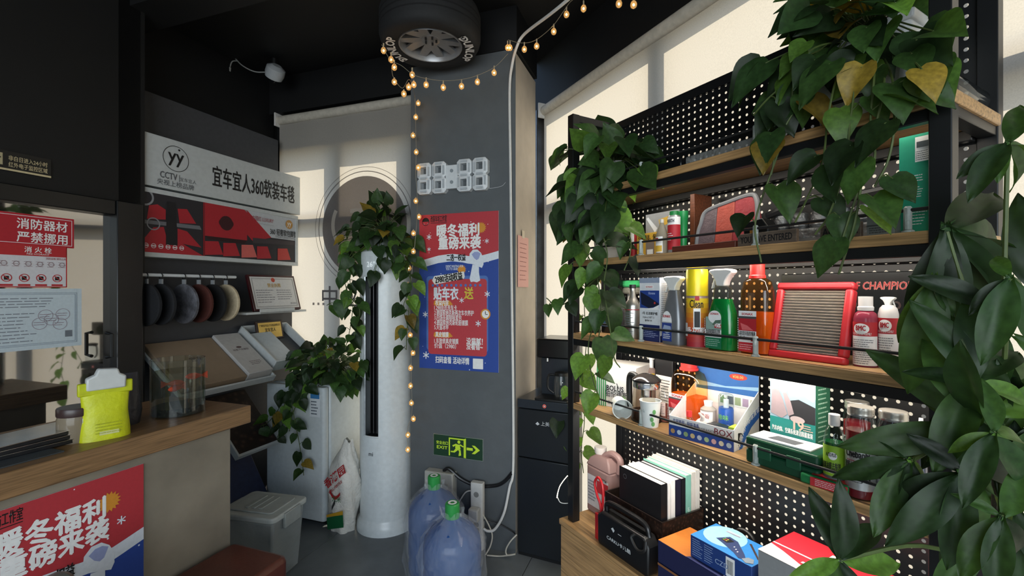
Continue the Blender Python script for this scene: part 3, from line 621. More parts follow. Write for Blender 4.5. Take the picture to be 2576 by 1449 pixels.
# ------------------------------------------------------------------ fridge and floor box
fu1, fv = R.hitz(815, 1332, 0); fu0 = R.hit(668, 1310, fv)[0]; fz = R.hit(815, 975, fv)[1]
t = thing('small_fridge', 'small white fridge with a trailing plant on top', 'fridge', R, (fu0+fu1)/2, fv, 0); fw = (fu1-fu0)/2
FW = plastic('#cfd6d8', .3)
b = MB(FW); b.box(-fw, fw, .055, .38, .03, fz); b.build('cabinet', t, bevel=.012)
b = MB(FW); b.rbox(-fw, fw, 0, .05, .04, fz-.004, .02); b.build('door', t, bevel=.008)
b = MB(BLACK); b.box(-fw+.02, fw-.02, .06, .36, 0, .03); b.build('plinth', t)
b = MB(ink('#e6eaee')); b.rect(fw-.11, fw-.03, fz-.19, fz-.03, -.0008); b.m(ink('#3d7fb8')).rect(fw-.105, fw-.035, fz-.075, fz-.035, -.0012); b.m(ink('#5a6470')).lines(fw-.1, fw-.04, fz-.18, fz-.085, 5, -.0012, .4); b.build('energy_label', t, smooth=0)

bu, bv = R.hitz(640, 1330, 0); bt = .36
t = thing('storage_box', 'translucent plastic storage box with a pale lid on the floor beside the fridge', 'storage box', R, *R.hitz(662, 1268, bt), 0, rot=.12)
CLR = mat('#c9cfcc', .25, kind='film', amt=.45, scale=6)
b = MB(CLR); b.loft([[(x*q, y*q*.8, z) for x, y in ((-.16,-.15),(.16,-.15),(.16,.15),(-.16,.15))] for q, z in ((.86, 0), (1, bt-.03))]); b.build('tub', t, bevel=.012)
b = MB(plastic('#c3c9c4', .4)); b.rbox(-.175, .175, -.135, .135, bt-.03, bt, .03); lid = b.build('lid', t, bevel=.008)
b = MB(plastic('#b4bab5', .4)); b.rbox(-.13, .13, -.095, .095, bt, bt+.008, .02); b.build('lid_panel', lid, bevel=.004)
for x in (-.04, 0, .04): b = MB(plastic('#a8aea9', .4)); b.box(x-.01, x+.01, -.07, .07, bt+.008, bt+.014); b.build('lid_rib', lid, bevel=.004)
for s_ in (-1, 1): b = MB(plastic('#a7ada9')); b.box(s_*.176-.008, s_*.176+.008, -.06, .06, bt-.08, bt-.005); b.build('latch', t, bevel=.004)

# ------------------------------------------------------------------ bottled water in plastic wrap
def water_bottle(label, px, ytop, Y):
    p = pix(px, ytop, Y)
    t = thing('water_bottle', label, 'water bottle', None, p.x, p.y, 0, 'wrapped water bottles'); H = .50
    BW = mat('#3a70ba', .1, kind='liquid', amt=.6)
    b = MB(BW); prof = [(.12, 0), (.132, .015), (.135, .06), (.130, .085), (.135, .11), (.135, .19), (.130, .215), (.135, .24), (.135, .31), (.128, .35), (.095, .395), (.05, .425), (.03, .44), (.028, .46)]
    b.lathe(prof, 32); b.build('body', t, smooth=50)
    c_ = MB(plastic('#2f8f45', .35)); c_.lathe([(.032, .435), (.034, .44), (.034, .50), (.03, .505), (0, .505)], 20); cap = c_.build('cap', t)
    c_ = MB(plastic('#e8eaea')); c_.T = Matrix.Translation((0, 0, .506)); c_.lathe([(.010, 0), (.012, .001), (.02, .001), (.021, 0)], 20, cap=False); c_.build('cap_seal', cap)
    w = MB(mat('#e6edf4', .1, kind='film', amt=.12, scale=16)); rings = []
    for r0, z in [(.150, .004), (.158, .08), (.152, .18), (.158, .27), (.150, .33), (.118, .385), (.072, .425), (.044, .445), (.05, .47)]:
        rings.append([((r0+.007*math.sin(7*a+z*40)+.005*math.sin(13*a-z*60))*math.cos(a), (r0+.007*math.sin(7*a+z*40)+.005*math.sin(13*a-z*60))*math.sin(a), z+.006*math.sin(5*a)) for a in [2*PI*i/48 for i in range(48)]])
    w.loft(rings, cap=False); w.build('plastic_wrap', t, smooth=25)
water_bottle('wrapped blue water bottle with green cap standing nearer, by the extension block', 1138, 1262, 2.13)
water_bottle('wrapped blue water bottle with green cap standing behind, next to the air conditioner', 1092, 1194, 2.44)

# ------------------------------------------------------------------ black water dispenser between column and shelf
DB = plastic('#1e2226', .3); DB2 = plastic('#2b3138', .22)
d0 = pix(1297, 1394, 2.60); d1 = pix(1430, 1425, 2.47); dv = Vector((d1.x-d0.x, d1.y-d0.y, 0)); da = math.atan2(dv.y, dv.x); dw_ = .30
t = thing('water_dispenser', 'black cabinet water dispenser between the column and the shelf', 'water dispenser', None, d0.x+.012, d0.y-.02, 0, rot=da)
zt = pix(1330, 1003, 2.57).z
b = MB(DB); b.box(0, dw_, 0, .32, .02, zt-.33); b.build('lower_door', t, bevel=.004)
b = MB(DB); b.box(0, dw_, 0, .32, zt-.325, zt-.055); up = b.build('upper_door', t, bevel=.004)
b = MB(DB2); b.box(0, dw_, -.004, .32, zt-.05, zt); tp = b.build('control_strip', t, bevel=.004)
b = MB(mat('#d05a50', .3, em=.6, amt=0)); b.ring(dw_*.54, zt-.027, .007, .010, -.005, 16).m(WHITE).disc(dw_*.54, zt-.027, .004, -.005, 10); b.build('power_button', tp)
b = MB(ink('#c8ccd0')); b.text('上美', dw_*.55, zt-.135, .026, -.001, 0).flat([(dw_*.36, zt-.13), (dw_*.40, zt-.138), (dw_*.44, zt-.13), (dw_*.40, zt-.118)], -.001); b.build('badge', up, smooth=0)
b = MB(BLACK); b.box(0, dw_, .01, .31, 0, .02); b.build('plinth', t)
b = MB(DB2); b.rbox(.085, dw_, .13, .31, zt, zt+.33, .015); tw = b.build('tower', t, bevel=.006)
b = MB(plastic('#0d0f11', .2)); b.rbox(.08, dw_+.003, .07, .30, zt+.225, zt+.335, .02); hd_ = b.build('tower_head', t, bevel=.008)
b = MB(STEEL); b.lathe([(.006, zt+.205), (.006, zt+.226)], 10, .145, .09); b.build('spout', hd_)
b = MB(BLACK); b.rbox(.10, dw_-.01, .0, .12, zt, zt+.012, .01); b.build('drip_tray', t, bevel=.002)
jx = .245
jt = thing('glass_jug', 'small clear jug with black handle on the water dispenser', 'jug', None, *(t.matrix_basis @ Vector((jx, .045, zt+.012)))[:], rot=da)
b = MB(mat('#f2f6f8', .02, kind='glass')); b.lathe([(.042, 0), (.045, .02), (.042, .1), (.036, .13)], 20, cap=False); b.build('glass', jt)
b = MB(BLACK); b.lathe([(.037, .128), (.038, .145), (.02, .15), (0, .15)], 20); b.build('lid', jt); b = MB(BLACK); b.tube(smooth_path([(-.036, -.01, .13), (-.07, -.015, .125), (-.075, -.015, .06), (-.044, -.01, .03)]), .006); b.build('handle', jt)
# ================================================================== THE LEFT SIDE
# ---- mat display stand against the left wall
SV, BV, UV = 2.616, 2.70, 2.77
su0, _ = L.hit(329, 316, SV); su1, sz1 = L.hit(755, 447, SV); sz0 = L.hit(755, 541, SV)[1]
t = thing('mat_display_stand', 'dark car mat display stand with white header sign and red poster', 'display stand', L, su0, UV, 0)
PAN = mat('#45464a', .55, amt=.08); PAN2 = mat('#33353a', .5, amt=.08); WF = plastic('#bcc0c0', .35)
o0 = su0; dY = lambda v: v-UV
pu1, pz1 = L.hit(700, 353, UV)
b = MB(PAN); b.box(L.hit(325, 300, UV)[0]-o0, pu1-o0, 0, .06, 1.9, pz1); b.build('upper_panel', t, bevel=.003)
lu1 = L.hit(735, 790, BV)[0]
b = MB(PAN2); b.box(0, lu1-o0, dY(BV), .06, .0, sz0-.02); b.build('backboard', t, bevel=.003)
b = MB(WF); b.box(0, su1-o0, dY(SV), .0, sz0, sz1); hs = b.build('header_sign', t, bevel=.002)
sw, sh = su1-o0, sz1-sz0; y_ = dY(SV)-.0015
p = MB(INKB); p.text('宜车宜人360软装车毯', sw*.67, sz0+sh*.30, .135, y_, .012, w=sw*.56)
p.ring(sw*.2, sz0+sh*.63, .068, .071, y_, 40).text('yy', sw*.2, sz0+sh*.56, .105, y_, .012, w=.085).disc(sw*.215, sz0+sh*.82, .006, y_, 8)
p.m(ink('#5a5c60')).text('CCTV', sw*.165, sz0+sh*.20, .05, y_, .02, w=.09).rect(sw*.215, sw*.218, sz0+sh*.18, sz0+sh*.32, y_).text('宜车宜人', sw*.26, sz0+sh*.21, .024, y_, 0).text('央视上榜品牌', sw*.20, sz0+sh*.07, .034, y_, .004)
p.build('lettering', hs, smooth=0)
# framed poster of car interiors
fz0 = L.hit(330, 643, SV)[1]; fz1 = sz0-.012; fu1 = L.hit(750, 600, SV)[0]-o0
b = MB(WF); fr_ = .025; y0, y1 = dY(SV), .0
b.box(0, fu1, y0, y1, fz0, fz0+fr_); b.box(0, fu1, y0, y1, fz1-fr_, fz1); b.box(0, fr_, y0, y1, fz0+fr_, fz1-fr_); b.box(fu1-fr_, fu1, y0, y1, fz0+fr_, fz1-fr_)
pf_ = b.build('poster_frame', t, bevel=.002)
PX = lambda f: fr_+f*(fu1-2*fr_)
PZ = lambda f: fz1-fr_-f*(fz1-fz0-2*fr_)
p = MB(ink('#26242a')); yb = y0+.004
def pz(pts, m, k=1): p.m(m).flat([(PX(a), PZ(c)) for a, c in pts], yb-.0004*k)
REDM, DRED, GRY = ink('#a8202c'), ink('#7d1520'), ink('#b9bcc0')
p.rect(PX(0), PX(1), PZ(1), PZ(0), yb)
pz([(.34,.0),(.62,.0),(.62,.62),(.34,.62)][::-1], REDM); pz([(.34,.0),(.35,.0),(.35,1),(.34,1)][::-1], DRED, 2)
pz([(.60,.0),(1,.0),(1,.50),(.80,.50)][::-1], GRY); pz([(.62,.0),(.80,.50),(.66,.62),(.62,.5)][::-1], REDM, 2)
pz([(0,.80),(.22,.80),(.34,1),(0,1)][::-1], REDM, 3)
for pts in ([(.06,.22),(.10,.18),(.14,.25),(.14,.42),(.05,.45)], [(.20,.20),(.25,.18),(.30,.42),(.21,.45)], [(.08,.58),(.13,.55),(.15,.80),(.02,.86)], [(.20,.55),(.25,.58),(.33,.85),(.20,.80)]): pz(pts[::-1], REDM, 2)
pz([(.02,.47),(.32,.45),(.33,.52),(.02,.53)][::-1], ink('#6a6b70'), 3); pz([(.145,.1),(.19,.1),(.20,.85),(.14,.85)][::-1], ink('#15141a'), 4)
p.m(ink('#8a8c90')).ring(PX(.04), PZ(.09), .035, .045, yb-.002, 24).ring(PX(.08), PZ(.52), .028, .034, yb-.002, 24)
p.m(ink('#3a1018')).disc(PX(.48), PZ(.33), .05, yb-.0016, 24, .032).ring(PX(.48), PZ(.33), .03, .045, yb-.002, 20)
pz([(.35,.62),(.62,.62),(.60,.70),(.37,.68)][::-1], ink('#2a0e14'), 3)
for i, cx in enumerate((.40, .51, .63, .74, .90)): pz([(cx-.05,.72),(cx+.03,.70),(cx+.06,.95),(cx-.05,.98)][::-1], (REDM, REDM, ink('#c9605a'), REDM, ink('#b83a34'))[i], 4)
pz([(.66,.55),(1,.52),(1,.60),(.66,.66)][::-1], ink('#3c3438'), 3)
for i in range(6): p.m(ink('#d8d0d0')).ring(PX(.045+.035*i), PZ(.89), .010, .013, yb-.003, 14).rect(PX(.035+.035*i), PX(.055+.035*i), PZ(.90), PZ(.88), yb-.003)
p.m(ink('#a05058')).text('中国红 LUXURY', PX(.735), PZ(.175), .035, yb-.003, .006, w=.17); p.m(ink('#6e7075')).rect(PX(.68), PX(.82), PZ(.235), PZ(.232), yb-.003)
p.m(ink('#b98a4a')).disc(PX(.945), PZ(.15), .032, yb-.003, 24).m(INKW).text('yy', PX(.945), PZ(.18), .05, yb-.004, .006, w=.035)
p.m(INKB).text('360 轻奢软包脚垫', PX(.90), PZ(.42), .05, yb-.003, .01, w=.235).m(ink('#6e7075')).text('Overall Custom Parking', PX(.915), PZ(.48), .022, yb-.003, 0, w=.18)
p.build('poster_print', pf_, smooth=0)
# hanging rail
rz = L.hit(470, 694, 2.60)[1]; ru0, ru1 = L.hit(345, 690, 2.60)[0], L.hit(592, 697, 2.60)[0]
b = MB(plastic('#d0d4d6', .3)); b.tube([(ru0-o0, dY(BV), rz), (ru0-o0, dY(2.60), rz), (ru1-o0, dY(2.60), rz), (ru1-o0, dY(BV), rz)], .009, 10); b.build('rail', t)
samples = [(368, '#15161a', 'black'), (405, '#1a1b1f', 'charcoal'), (463, '#58585e', 'furry grey'), (500, '#4a2018', 'brown'), (535, '#0e0e10', 'jet black'), (568, '#b9a98c', 'beige')]
for px, hx, nm in samples:
    u = L.hit(px, 700, 2.60)[0]; rad = .112
    s_ = thing('mat_sample', f'round {nm} car mat sample hanging from the white rail', 'mat sample', L, u, 2.60, rz-.275, 'round mat samples on the rail')
    m_ = mat(hx, .9, amt=.45 if 'fur' in nm else .15, scale=25 if 'fur' in nm else 60, bump=.6 if 'fur' in nm else .2)
    d = MB(m_); n = 32; ring = lambda r_, x: [(x, r_*math.cos(2*PI*i/n), rad+.005+r_*math.sin(2*PI*i/n)) for i in range(n)]
    d.loft([ring(rad*.95, -.010), ring(rad, -.006), ring(rad, .006), ring(rad*.95, .010)]); d.build('disc', s_)
    k = MB(plastic('#8a8d90')); k.box(-.004, .004, -.012, .012, rad*2-.01, rad*2+.03); k.build('clip', s_)
    k = MB(BLACK); k.tube([(0, .013*math.cos(2*PI*i/14), rad*2+.045+.016*math.sin(2*PI*i/14)) for i in range(15)], .0025, 6); k.build('ring', s_)
# small ledge with the framed certificate
lz = L.hit(680, 782, 2.60)[1]; l0, l1 = L.hit(597, 780, 2.62)[0], L.hit(768, 774, 2.55)[0]
b = MB(WF); b.box(l0-o0, l1-o0, dY(2.54), dY(BV), lz-.015, lz); b.box(L.hit(655,780,2.54)[0]-o0, L.hit(742,780,2.54)[0]-o0, dY(2.54), dY(2.548), lz-.015, lz+.018); b.build('ledge', t, bevel=.002)
c0, c1 = L.hit(640, 772, 2.56)[0], L.hit(757, 768, 2.56)[0]
s_ = thing('framed_certificate', 'certificate in a dark red wooden frame leaning on the small white ledge', 'certificate', L, (c0+c1)/2, 2.565, lz+.003, tilt=-math.radians(16))
cw, chh = (c1-c0)/2, .25
b = MB(mat('#3a1216', .3, amt=.2)); b.box(-cw, cw, -.008, .012, 0, chh); b.build('frame', s_, bevel=.003)
p = MB(ink('#cfcdca')); p.rect(-cw+.014, cw-.014, .014, chh-.014, -.0085); p.m(ink('#8e8c88')); 
for a in (.024, .028): 
    p.rect(-cw+a, cw-a, chh-a-.002, chh-a, -.009).rect(-cw+a, cw-a, a, a+.002, -.009).rect(-cw+a, -cw+a+.002, a, chh-a, -.009).rect(cw-a-.002, cw-a, a, chh-a, -.009)
p.m(ink('#b8432e')).disc(0, chh-.035, .016, -.0095, 16).m(ink('#b8902e')).text('营业执照', 0, chh-.085, .03, -.0095, .01, w=.11).m(ink('#77757a')).lines(-cw+.04, -.005, .05, chh-.1, 6, -.0095, .25).lines(.01, cw-.04, .07, chh-.1, 5, -.0095, .25).text('登记机关', cw-.06, .04, .014, -.0095); p.build('print', s_, smooth=0)
# sloping lower trays
slope = math.atan2(.22, .30)
def tray(u0, u1, vb, zb, ln, name, cheek):
    b = MB(WF); T = Matrix.Translation((u0-o0, dY(vb), zb)) @ Matrix.Rotation(slope, 4, 'X')
    w = u1-u0; b.T = T; b.m(PAN2).box(.001, w-.001, -ln, 0, -.03, -.012); b.m(WF); b.box(0, .012, -ln, 0, -.012, cheek); b.box(w-.012, w, -ln, 0, -.012, cheek); b.box(0, w, -ln-.012, -ln, -.03, cheek); b.box(0, w, -.012, 0, -.012, cheek)
    b.build(name, t, bevel=.002)
    return T
tz = L.hit(525, 842, BV)[1]-.03
T1 = tray(1.64, 2.235, BV-.0, tz, .40, 'sloping_tray', .012)
T2 = tray(2.245, 2.62, BV-.0, tz+.03, .36, 'sloping_tray', .05)
b = MB(plastic('#b9c2c8')); b.T = T2; b.box(.03, .20, -.35, -.06, .0, .03); b.build('tray_insert', t, bevel=.004)
b = MB(mat('#2c1d16', .6, kind='checks', scale=26)); b.T = Matrix.Translation((2.0-o0, dY(BV), .82)) @ Matrix.Rotation(slope*1.3, 4, 'X'); b.box(0, .285, -.42, 0, 0, .02); b.build('quilted_mat', t, bevel=.004)
b = MB(WF); b.T = Matrix.Translation((2.0-o0, dY(BV), .82)) @ Matrix.Rotation(slope*1.3, 4, 'X'); b.box(-.01, .29, -.435, -.42, -.01, .03); b.box(-.012, 0, -.435, 0, -.01, .03); b.build('mat_edging', t, bevel=.002)
b = MB(mat('#1c2a4e', .6, amt=.2)); b.T = Matrix.Translation((1.95-o0, dY(BV), .48)) @ Matrix.Rotation(slope*1.6, 4, 'X'); b.box(0, .335, -.42, 0, 0, .02); b.build('quilted_mat', t, bevel=.004)
def on_tray(T, name, label, cat, x0, x1, y0, y1, h, m, group=None):
    M = t.matrix_basis @ T @ Matrix.Translation(((x0+x1)/2, (y0+y1)/2, -.012))
    o = bpy.data.objects.new(name, None); COL.objects.link(o); o.matrix_basis = M; tag(o, label, cat, group)
    b = MB(m); b.box(-(x1-x0)/2, (x1-x0)/2, -(y1-y0)/2, (y1-y0)/2, 0, h); b.build('carton', o, bevel=.004); return o
o = on_tray(T1, 'flat_box', 'flat brown cardboard box lying on the sloping display tray', 'box', .015, .395, -.385, -.015, .045, mat('#8a7660', .75, amt=.08, scale=12))
p = MB(ink('#4c4034')); p.text('宜车', 0, .0, .04, 0, .004); p.v = [(x, z, .0455) for x, y, z in p.v]; p.build('print', o, smooth=0)
o = on_tray(T1, 'flat_box', 'flat white box overlapping the brown box on the sloping tray', 'box', .40, .575, -.385, -.015, .06, mat('#b6b3b0', .6, amt=.05))
p = MB(ink('#5a4648')); p.disc(.0, .05, .018, 0, 16, .009).text('轻奢汽车脚垫', 0, .02, .018, 0, 0).lines(-.02, .06, -.12, -.08, 3, 0, .3); p.v = [(x, z, .0605) for x, y, z in p.v]; p.build('print', o, smooth=0)
M = t.matrix_basis @ T2 @ Matrix.Translation((.20, -.10, -.008)) @ Matrix.Rotation(-(slope+.2), 4, 'X')
o = bpy.data.objects.new('award_plaque', None); COL.objects.link(o); o.matrix_basis = M; tag(o, 'gold award plaque on dark wood standing in the sloping tray', 'plaque')
b = MB(mat('#2c1a14', .4)); b.box(-.11, .11, -.0, .012, 0, .13); b.build('board', o, bevel=.002)
p = MB(mat('#d8b45c', .35, .3, amt=.06)); p.rect(-.095, .095, .012, .118, -.001); p.m(INKB).text('广州市宜车宜人汽车用品有限公司', 0, .09, .018, -.002, .004, w=.17).text('宜车宜人', 0, .055, .03, -.002, .01, w=.09); p.build('gold_plate', o, smooth=0)

# ---- signs on the glazed door
DV = LV-.008
def paper(name, label, cat, px0, px1, y1r, y0r, hx, group=None, back=None):
    u1, z1 = L.hit(px1, y1r, DV); z0 = L.hit(px1, y0r, DV)[1]; u0 = L.hit(px0, y1r, DV)[0]
    o = thing(name, label, cat, L, u1, DV, z0, group); w, h = u1-u0, z1-z0
    b = MB(ink(hx)); b.box(-w, 0, -.001, .002, 0, h); b.build('sheet', o, smooth=0); return o, w, h
o, w, h = paper('fire_sign', 'red fire equipment sign with two rows of white Chinese lettering', 'sign', -60, 186, 552, 625, '#b01e2c')
p = MB(INKW); m_ = .008
p.rect(-w, -m_, h-m_-.002, h-m_, -.002).rect(-w, -m_, m_, m_+.002, -.002).rect(-m_-.002, -m_, m_, h-m_, -.002)
p.text('消防器材', -.11, h*.55, h*.36, -.002, .015, w=.17).text('严禁挪用', -.11, h*.13, h*.36, -.002, .015, w=.17); p.build('print', o, smooth=0)
o, w, h = paper('hydrant_notice', 'white fire hydrant instruction sheet with red heading and prohibition symbols', 'sign', -60, 168, 622, 723, '#d5d3d6')
p = MB(ink('#b8282e')); p.rect(-w, 0, h*.74, h, -.002).rect(-w, 0, 0, .004, -.002).rect(-.004, 0, 0, h, -.002)
for i in range(4): p.ring(-.035-.055*i, h*.22, .014, .017, -.002, 24); p.rect(-.055-.055*i, -.016-.055*i, h*.03, h*.075, -.002); p.flat([(-.035-.055*i-.012, h*.22+.010), (-.035-.055*i-.010, h*.22+.012), (-.035-.055*i+.012, h*.22-.010), (-.035-.055*i+.010, h*.22-.012)], -.0025)
p.m(INKB)
for i in range(4): p.rect(-.043-.055*i, -.028-.055*i, h*.17, h*.26, -.0022)
p.m(ink('#a08c90'))
for i in range(6): x = -.018-.038*i; p.ring(x, h*.55, .008, .011, -.002, 8).lines(x-.014, x+.014, h*.46, h*.63, 3, -.002, .2)
p.m(INKW).text('消 火 栓', -.10, h*.83, h*.15, -.003, .015, w=.09).text('FIRE HYDRANT', -.10, h*.765, h*.055, -.003, 0, w=.075)
p.m(ink('#a04040')).text('消防设施 请勿占用', -.04, h*.67, h*.06, -.003, 0, w=.07); p.build('print', o, smooth=0)
o, w, h = paper('wall_certificate', 'bluish white printed certificate sheet on the dark door', 'certificate', -90, 205, 726, 868, '#c5d2d8')
p = MB(ink('#8d9aa8')); 
for a in (.018, .024): p.rect(-w, -a, h-a-.002, h-a, -.002).rect(-w, -a, a, a+.002, -.002).rect(-a-.002, -a, a, h-a, -.002)
p.m(ink('#7f8690')).lines(-w, -.05, h*.68, h*.86, 4, -.002, .3).lines(-w, -.16, h*.12, h*.62, 9, -.002, .25)
p.m(ink('#9c8f9a'))
for x, z in ((-.13, .55), (-.07, .56), (-.15, .42), (-.08, .40), (-.11, .48)): p.ring(x, h*z, .024, .026, -.002, 20).lines(x-.02, x+.02, h*z-.01, h*z+.01, 2, -.002, .3)
p.m(ink('#6f767e')).rect(-.062, -.036, h*.17, h*.28, -.002); p.build('print', o, smooth=0)
o, w, h = paper('door_notice', 'small dark door notice with pale lettering high on the black wall', 'sign', -60, 128, 402, 448, '#1c1a16')
p = MB(ink('#c8b890')); p.rect(-w, 0, 0, .008, -.002).text('非白日进入24小时', -.075, h*.55, h*.28, -.002, .01, w=.125).text('红外电子监控区域', -.075, h*.22, h*.28, -.002, .01, w=.125)  # the strip along the bottom is the notice's reflection, painted in as colour
p.m(ink('#b0a480')).rect(-.21, -.155, h*.25, h*.85, -.002).m(INKB).flat([(-.2, h*.4), (-.17, h*.72), (-.16, h*.62), (-.18, h*.35)], -.003); p.build('print', o, smooth=0)

# ---- counter
CZ = 1.0; CV, CU = 1.711, 1.487
t = thing('reception_counter', 'grey-brown stone-faced reception counter with a promotion poster on its front', 'counter', L, 1.414, 1.741, 0)
b = MB(mat('#8d8474', .6, kind='concrete', bump=.08, scale=14)); b.box(-2.6, 0, 0, .44, 0, CZ-.075); b.build('body', t, bevel=.003)
t = thing('counter_worktop', 'thick brown wooden worktop lying on the reception counter', 'worktop', L, CU, CV, CZ-.075)
b = MB(mat('#8a6a48', .38, kind='wood')); b.box(-2.7, 0, 0, .50, 0, .075); b.build('board', t, bevel=.004)
pu, pzt = L.hit(360, 1166, 1.738)
poster('promotion_poster', 'red and blue winter promotion poster pasted on the front of the reception counter', L, pu-.245, 1.737, pzt-.885, .49, .885, 'winter promotion posters')
# fish tank
u, r = L.cyl(376, 517, 1.872); 
t = thing('fish_tank', 'small round glass fish tank with red fish on the counter', 'fish tank', L, u, 1.872, CZ)
H = .222; GLS = mat('#f3f7f6', .02, kind='glass')
b = MB(GLS); b.lathe([(r, 0), (r, H)], 40, cap=False); b.lathe([(r-.004, H), (r-.004, .006), (0, .006)], 40, cap=False); b.lathe([(r-.004, H), (r, H)], 40, cap=False); b.build('glass', t, smooth=40)
b = MB(mat('#dcd8cc', .05, kind='liquid', amt=.08)); b.lathe([(r-.006, .03), (r-.006, H*.78)], 40); b.build('water', t)
b = MB(mat('#23241f', .9, kind='checks', scale=90)); b.lathe([(r-.005, .006), (r-.005, .035)], 40); b.build('gravel', t)
for k, (x, y, z, a) in enumerate(((-.045, -.05, .115, .2), (.0, .02, .12, 2.6), (.045, -.03, .145, -.4), (.03, .04, .10, 1.2))):
    f = MB(mat('#d24a2a', .4, amt=.25, scale=80)); f.T = Matrix.Translation((x, y, z)) @ Matrix.Rotation(a, 4, 'Z') @ Matrix.Scale(1.25, 4)
    f.loft([[(xx, rr_*.5*math.cos(2*PI*i/8), rr_*math.sin(2*PI*i/8)) for i in range(8)] for xx, rr_ in ((-.026, .002), (-.016, .009), (0, .011), (.014, .006), (.02, .003))])
    f.loft([[(.018, -.001, -.002), (.018, .001, -.002), (.018, .001, .002), (.018, -.001, .002)], [(.036, -.001, -.012), (.036, .001, -.012), (.036, .001, .012), (.036, -.001, .012)]])
    fo = tag(f.build('goldfish'), ('red goldfish low at the left side of the fish tank', 'red goldfish in the middle of the fish tank', 'topmost red goldfish at the right of the fish tank', 'lowest red goldfish at the back of the fish tank')[k], 'fish', 'goldfish in the tank'); fo.matrix_basis = t.matrix_basis.copy()
# yellow bag with clip
u, z = L.hit(262, 1100, 1.785)
t = thing('yellow_pouch', 'bright yellow folded pouch closed with a white clip on the counter', 'pouch', L, u+.012, 1.80, CZ, rot=-.35)
YB = mat('#c9cf12', .45, amt=.1, scale=20, bump=.2)
b = MB(YB); rings = []
for k in range(9):
    f = k/8; w = .058+.012*abs(f-.45)*1.6; d = .03*(1-f)**.6+.004
    rings.append([(math.copysign(abs(math.cos(a))**.7, math.cos(a))*w*(1+.03*math.sin(6*f+a*2)), math.sin(a)*d, f*.185) for a in [2*PI*i/20 for i in range(20)]])
b.loft(rings); b.build('bag', t, smooth=60)
b = MB(mat('#bcc214', .45)); b.box(-.07, .07, -.014, .006, .148, .19); b.build('fold', t, bevel=.004)
b = MB(mat('#9aa018', .5)); b.lines(-.03, .045, .02, .06, 4, -.034, .2); b.m(ink('#cfd090')).rect(-.02, .03, .018, .03, -.0335); b.build('print', t)
b = MB(plastic('#c9cbc8')); b.prism([(-.05, .165), (.05, .165), (.052, .205), (.035, .215), (.03, .232), (-.02, .235), (-.028, .215), (-.05, .205)], -.022, .012); b.build('clip', t, bevel=.005)
u, z = L.hit(328, 1090, 1.88)
t = thing('dark_pouch', 'dark grey foil pouch standing behind the yellow pouch', 'pouch', L, u-.004, 1.905, CZ, rot=-.3)
b = MB(mat('#3a3a40', .35, .3, amt=.3, scale=12, bump=.4)); b.loft([[(math.cos(a)*w*(1+.06*math.sin(3*a+z*30)), math.sin(a)*d, z) for a in [2*PI*i/20 for i in range(20)]] for w, d, z in ((.046, .03, 0), (.05, .034, .05), (.047, .026, .11), (.043, .012, .165), (.043, .004, .19))]); b.build('bag', t, smooth=60)
# jar with dark lid
u, r = L.cyl(140, 243, 1.86)
t = thing('snack_jar', 'clear plastic jar with brown lid and blue white label on the counter', 'jar', L, u, 1.86, CZ)
b = MB(mat('#b8a890', .1, kind='liquid', amt=.75)); b.lathe([(r*.96, 0), (r, .008), (r, .075), (r*.95, .085)], 32); b.build('body', t, smooth=40)
b = MB(plastic('#3b2a28')); b.lathe([(r*1.0, .085), (r*1.02, .088), (r*1.02, .108), (r*.98, .112), (0, .112)], 32); b.build('lid', t)
p = MB(ink('#d5dbe0')); p.rect(-.01, .085, .018, .078, 0, r+.001); p.m(ink('#2f62a8')).rect(-.01, .085, .018, .04, 0, r+.0018); p.m(ink('#5a86bd')).text('Probiotic', .035, .052, .024, 0, .008, wrap=r+.002).m(INKW).lines(0, .075, .022, .036, 2, 0, .4, r+.0025); p.build('label', t)
# grey pad and stacked metal cases
t = thing('desk_pad', 'dark grey desk pad lying on the counter', 'pad', L, L.hitz(80, 1140, CZ)[0]-.12, 1.93, CZ)
b = MB(mat('#43484c', .6)); b.box(-.40, .16, -.17, .12, 0, .004); b.build('sheet', t, bevel=.001)
for i in range(3):
    lb = ('bottommost', 'middle', 'topmost')[i]
    t = thing('metal_case', f'flat dark metal case, {lb} of the stack of three on the desk pad', 'case', L, L.hitz(70, 1100, CZ)[0]-.06+.005*i, 1.90, CZ+.004+.0145*i, 'flat metal cases on the counter', rot=.06*i-.05)
    b = MB(mat('#2a2b2e', .3, .4)); b.rbox(-.13, .12, -.075, .075, 0, .012, .012); b.build('tray', t, bevel=.002)
    b = MB(STEEL); b.rbox(-.132, .122, -.077, .077, .012, .014, .012); b.build('rim', t)
# leather stool and the tub chair's backrest
t = thing('leather_stool', 'brown leather cube stool standing in front of the counter', 'stool', L, 1.18, 1.575, 0)
LEA = mat('#5f2f22', .38, kind='leather', bump=.1, scale=20)
b = MB(LEA); b.rbox(-.235, .235, -.148, .148, .335, .45, .03); b.build('cushion', t, bevel=.018)
b = MB(LEA); b.rbox(-.225, .225, -.138, .138, .04, .33, .02); b.build('base', t, bevel=.01)
b = MB(LEA); b.tube([(-.235, -.12, .335), (-.21, -.15, .335), (.21, -.15, .335), (.237, -.12, .335), (.237, .12, .335)], .005, 6); b.build('piping', t)
for x in (-.18, .18):
    for y in (-.1, .1): b = MB(BLACK); b.lathe([(.02, 0), (.022, .04)], 12, x, y); b.build('foot', t)
cp = pix(186, 1420, 1.20)
t = thing('tub_chair', 'grey leather chair whose rounded backrest top shows in front of the counter poster', 'chair', None, cp.x, cp.y-.05, 0, rot=math.radians(-20))
GLE = mat('#6f7470', .4, kind='leather')
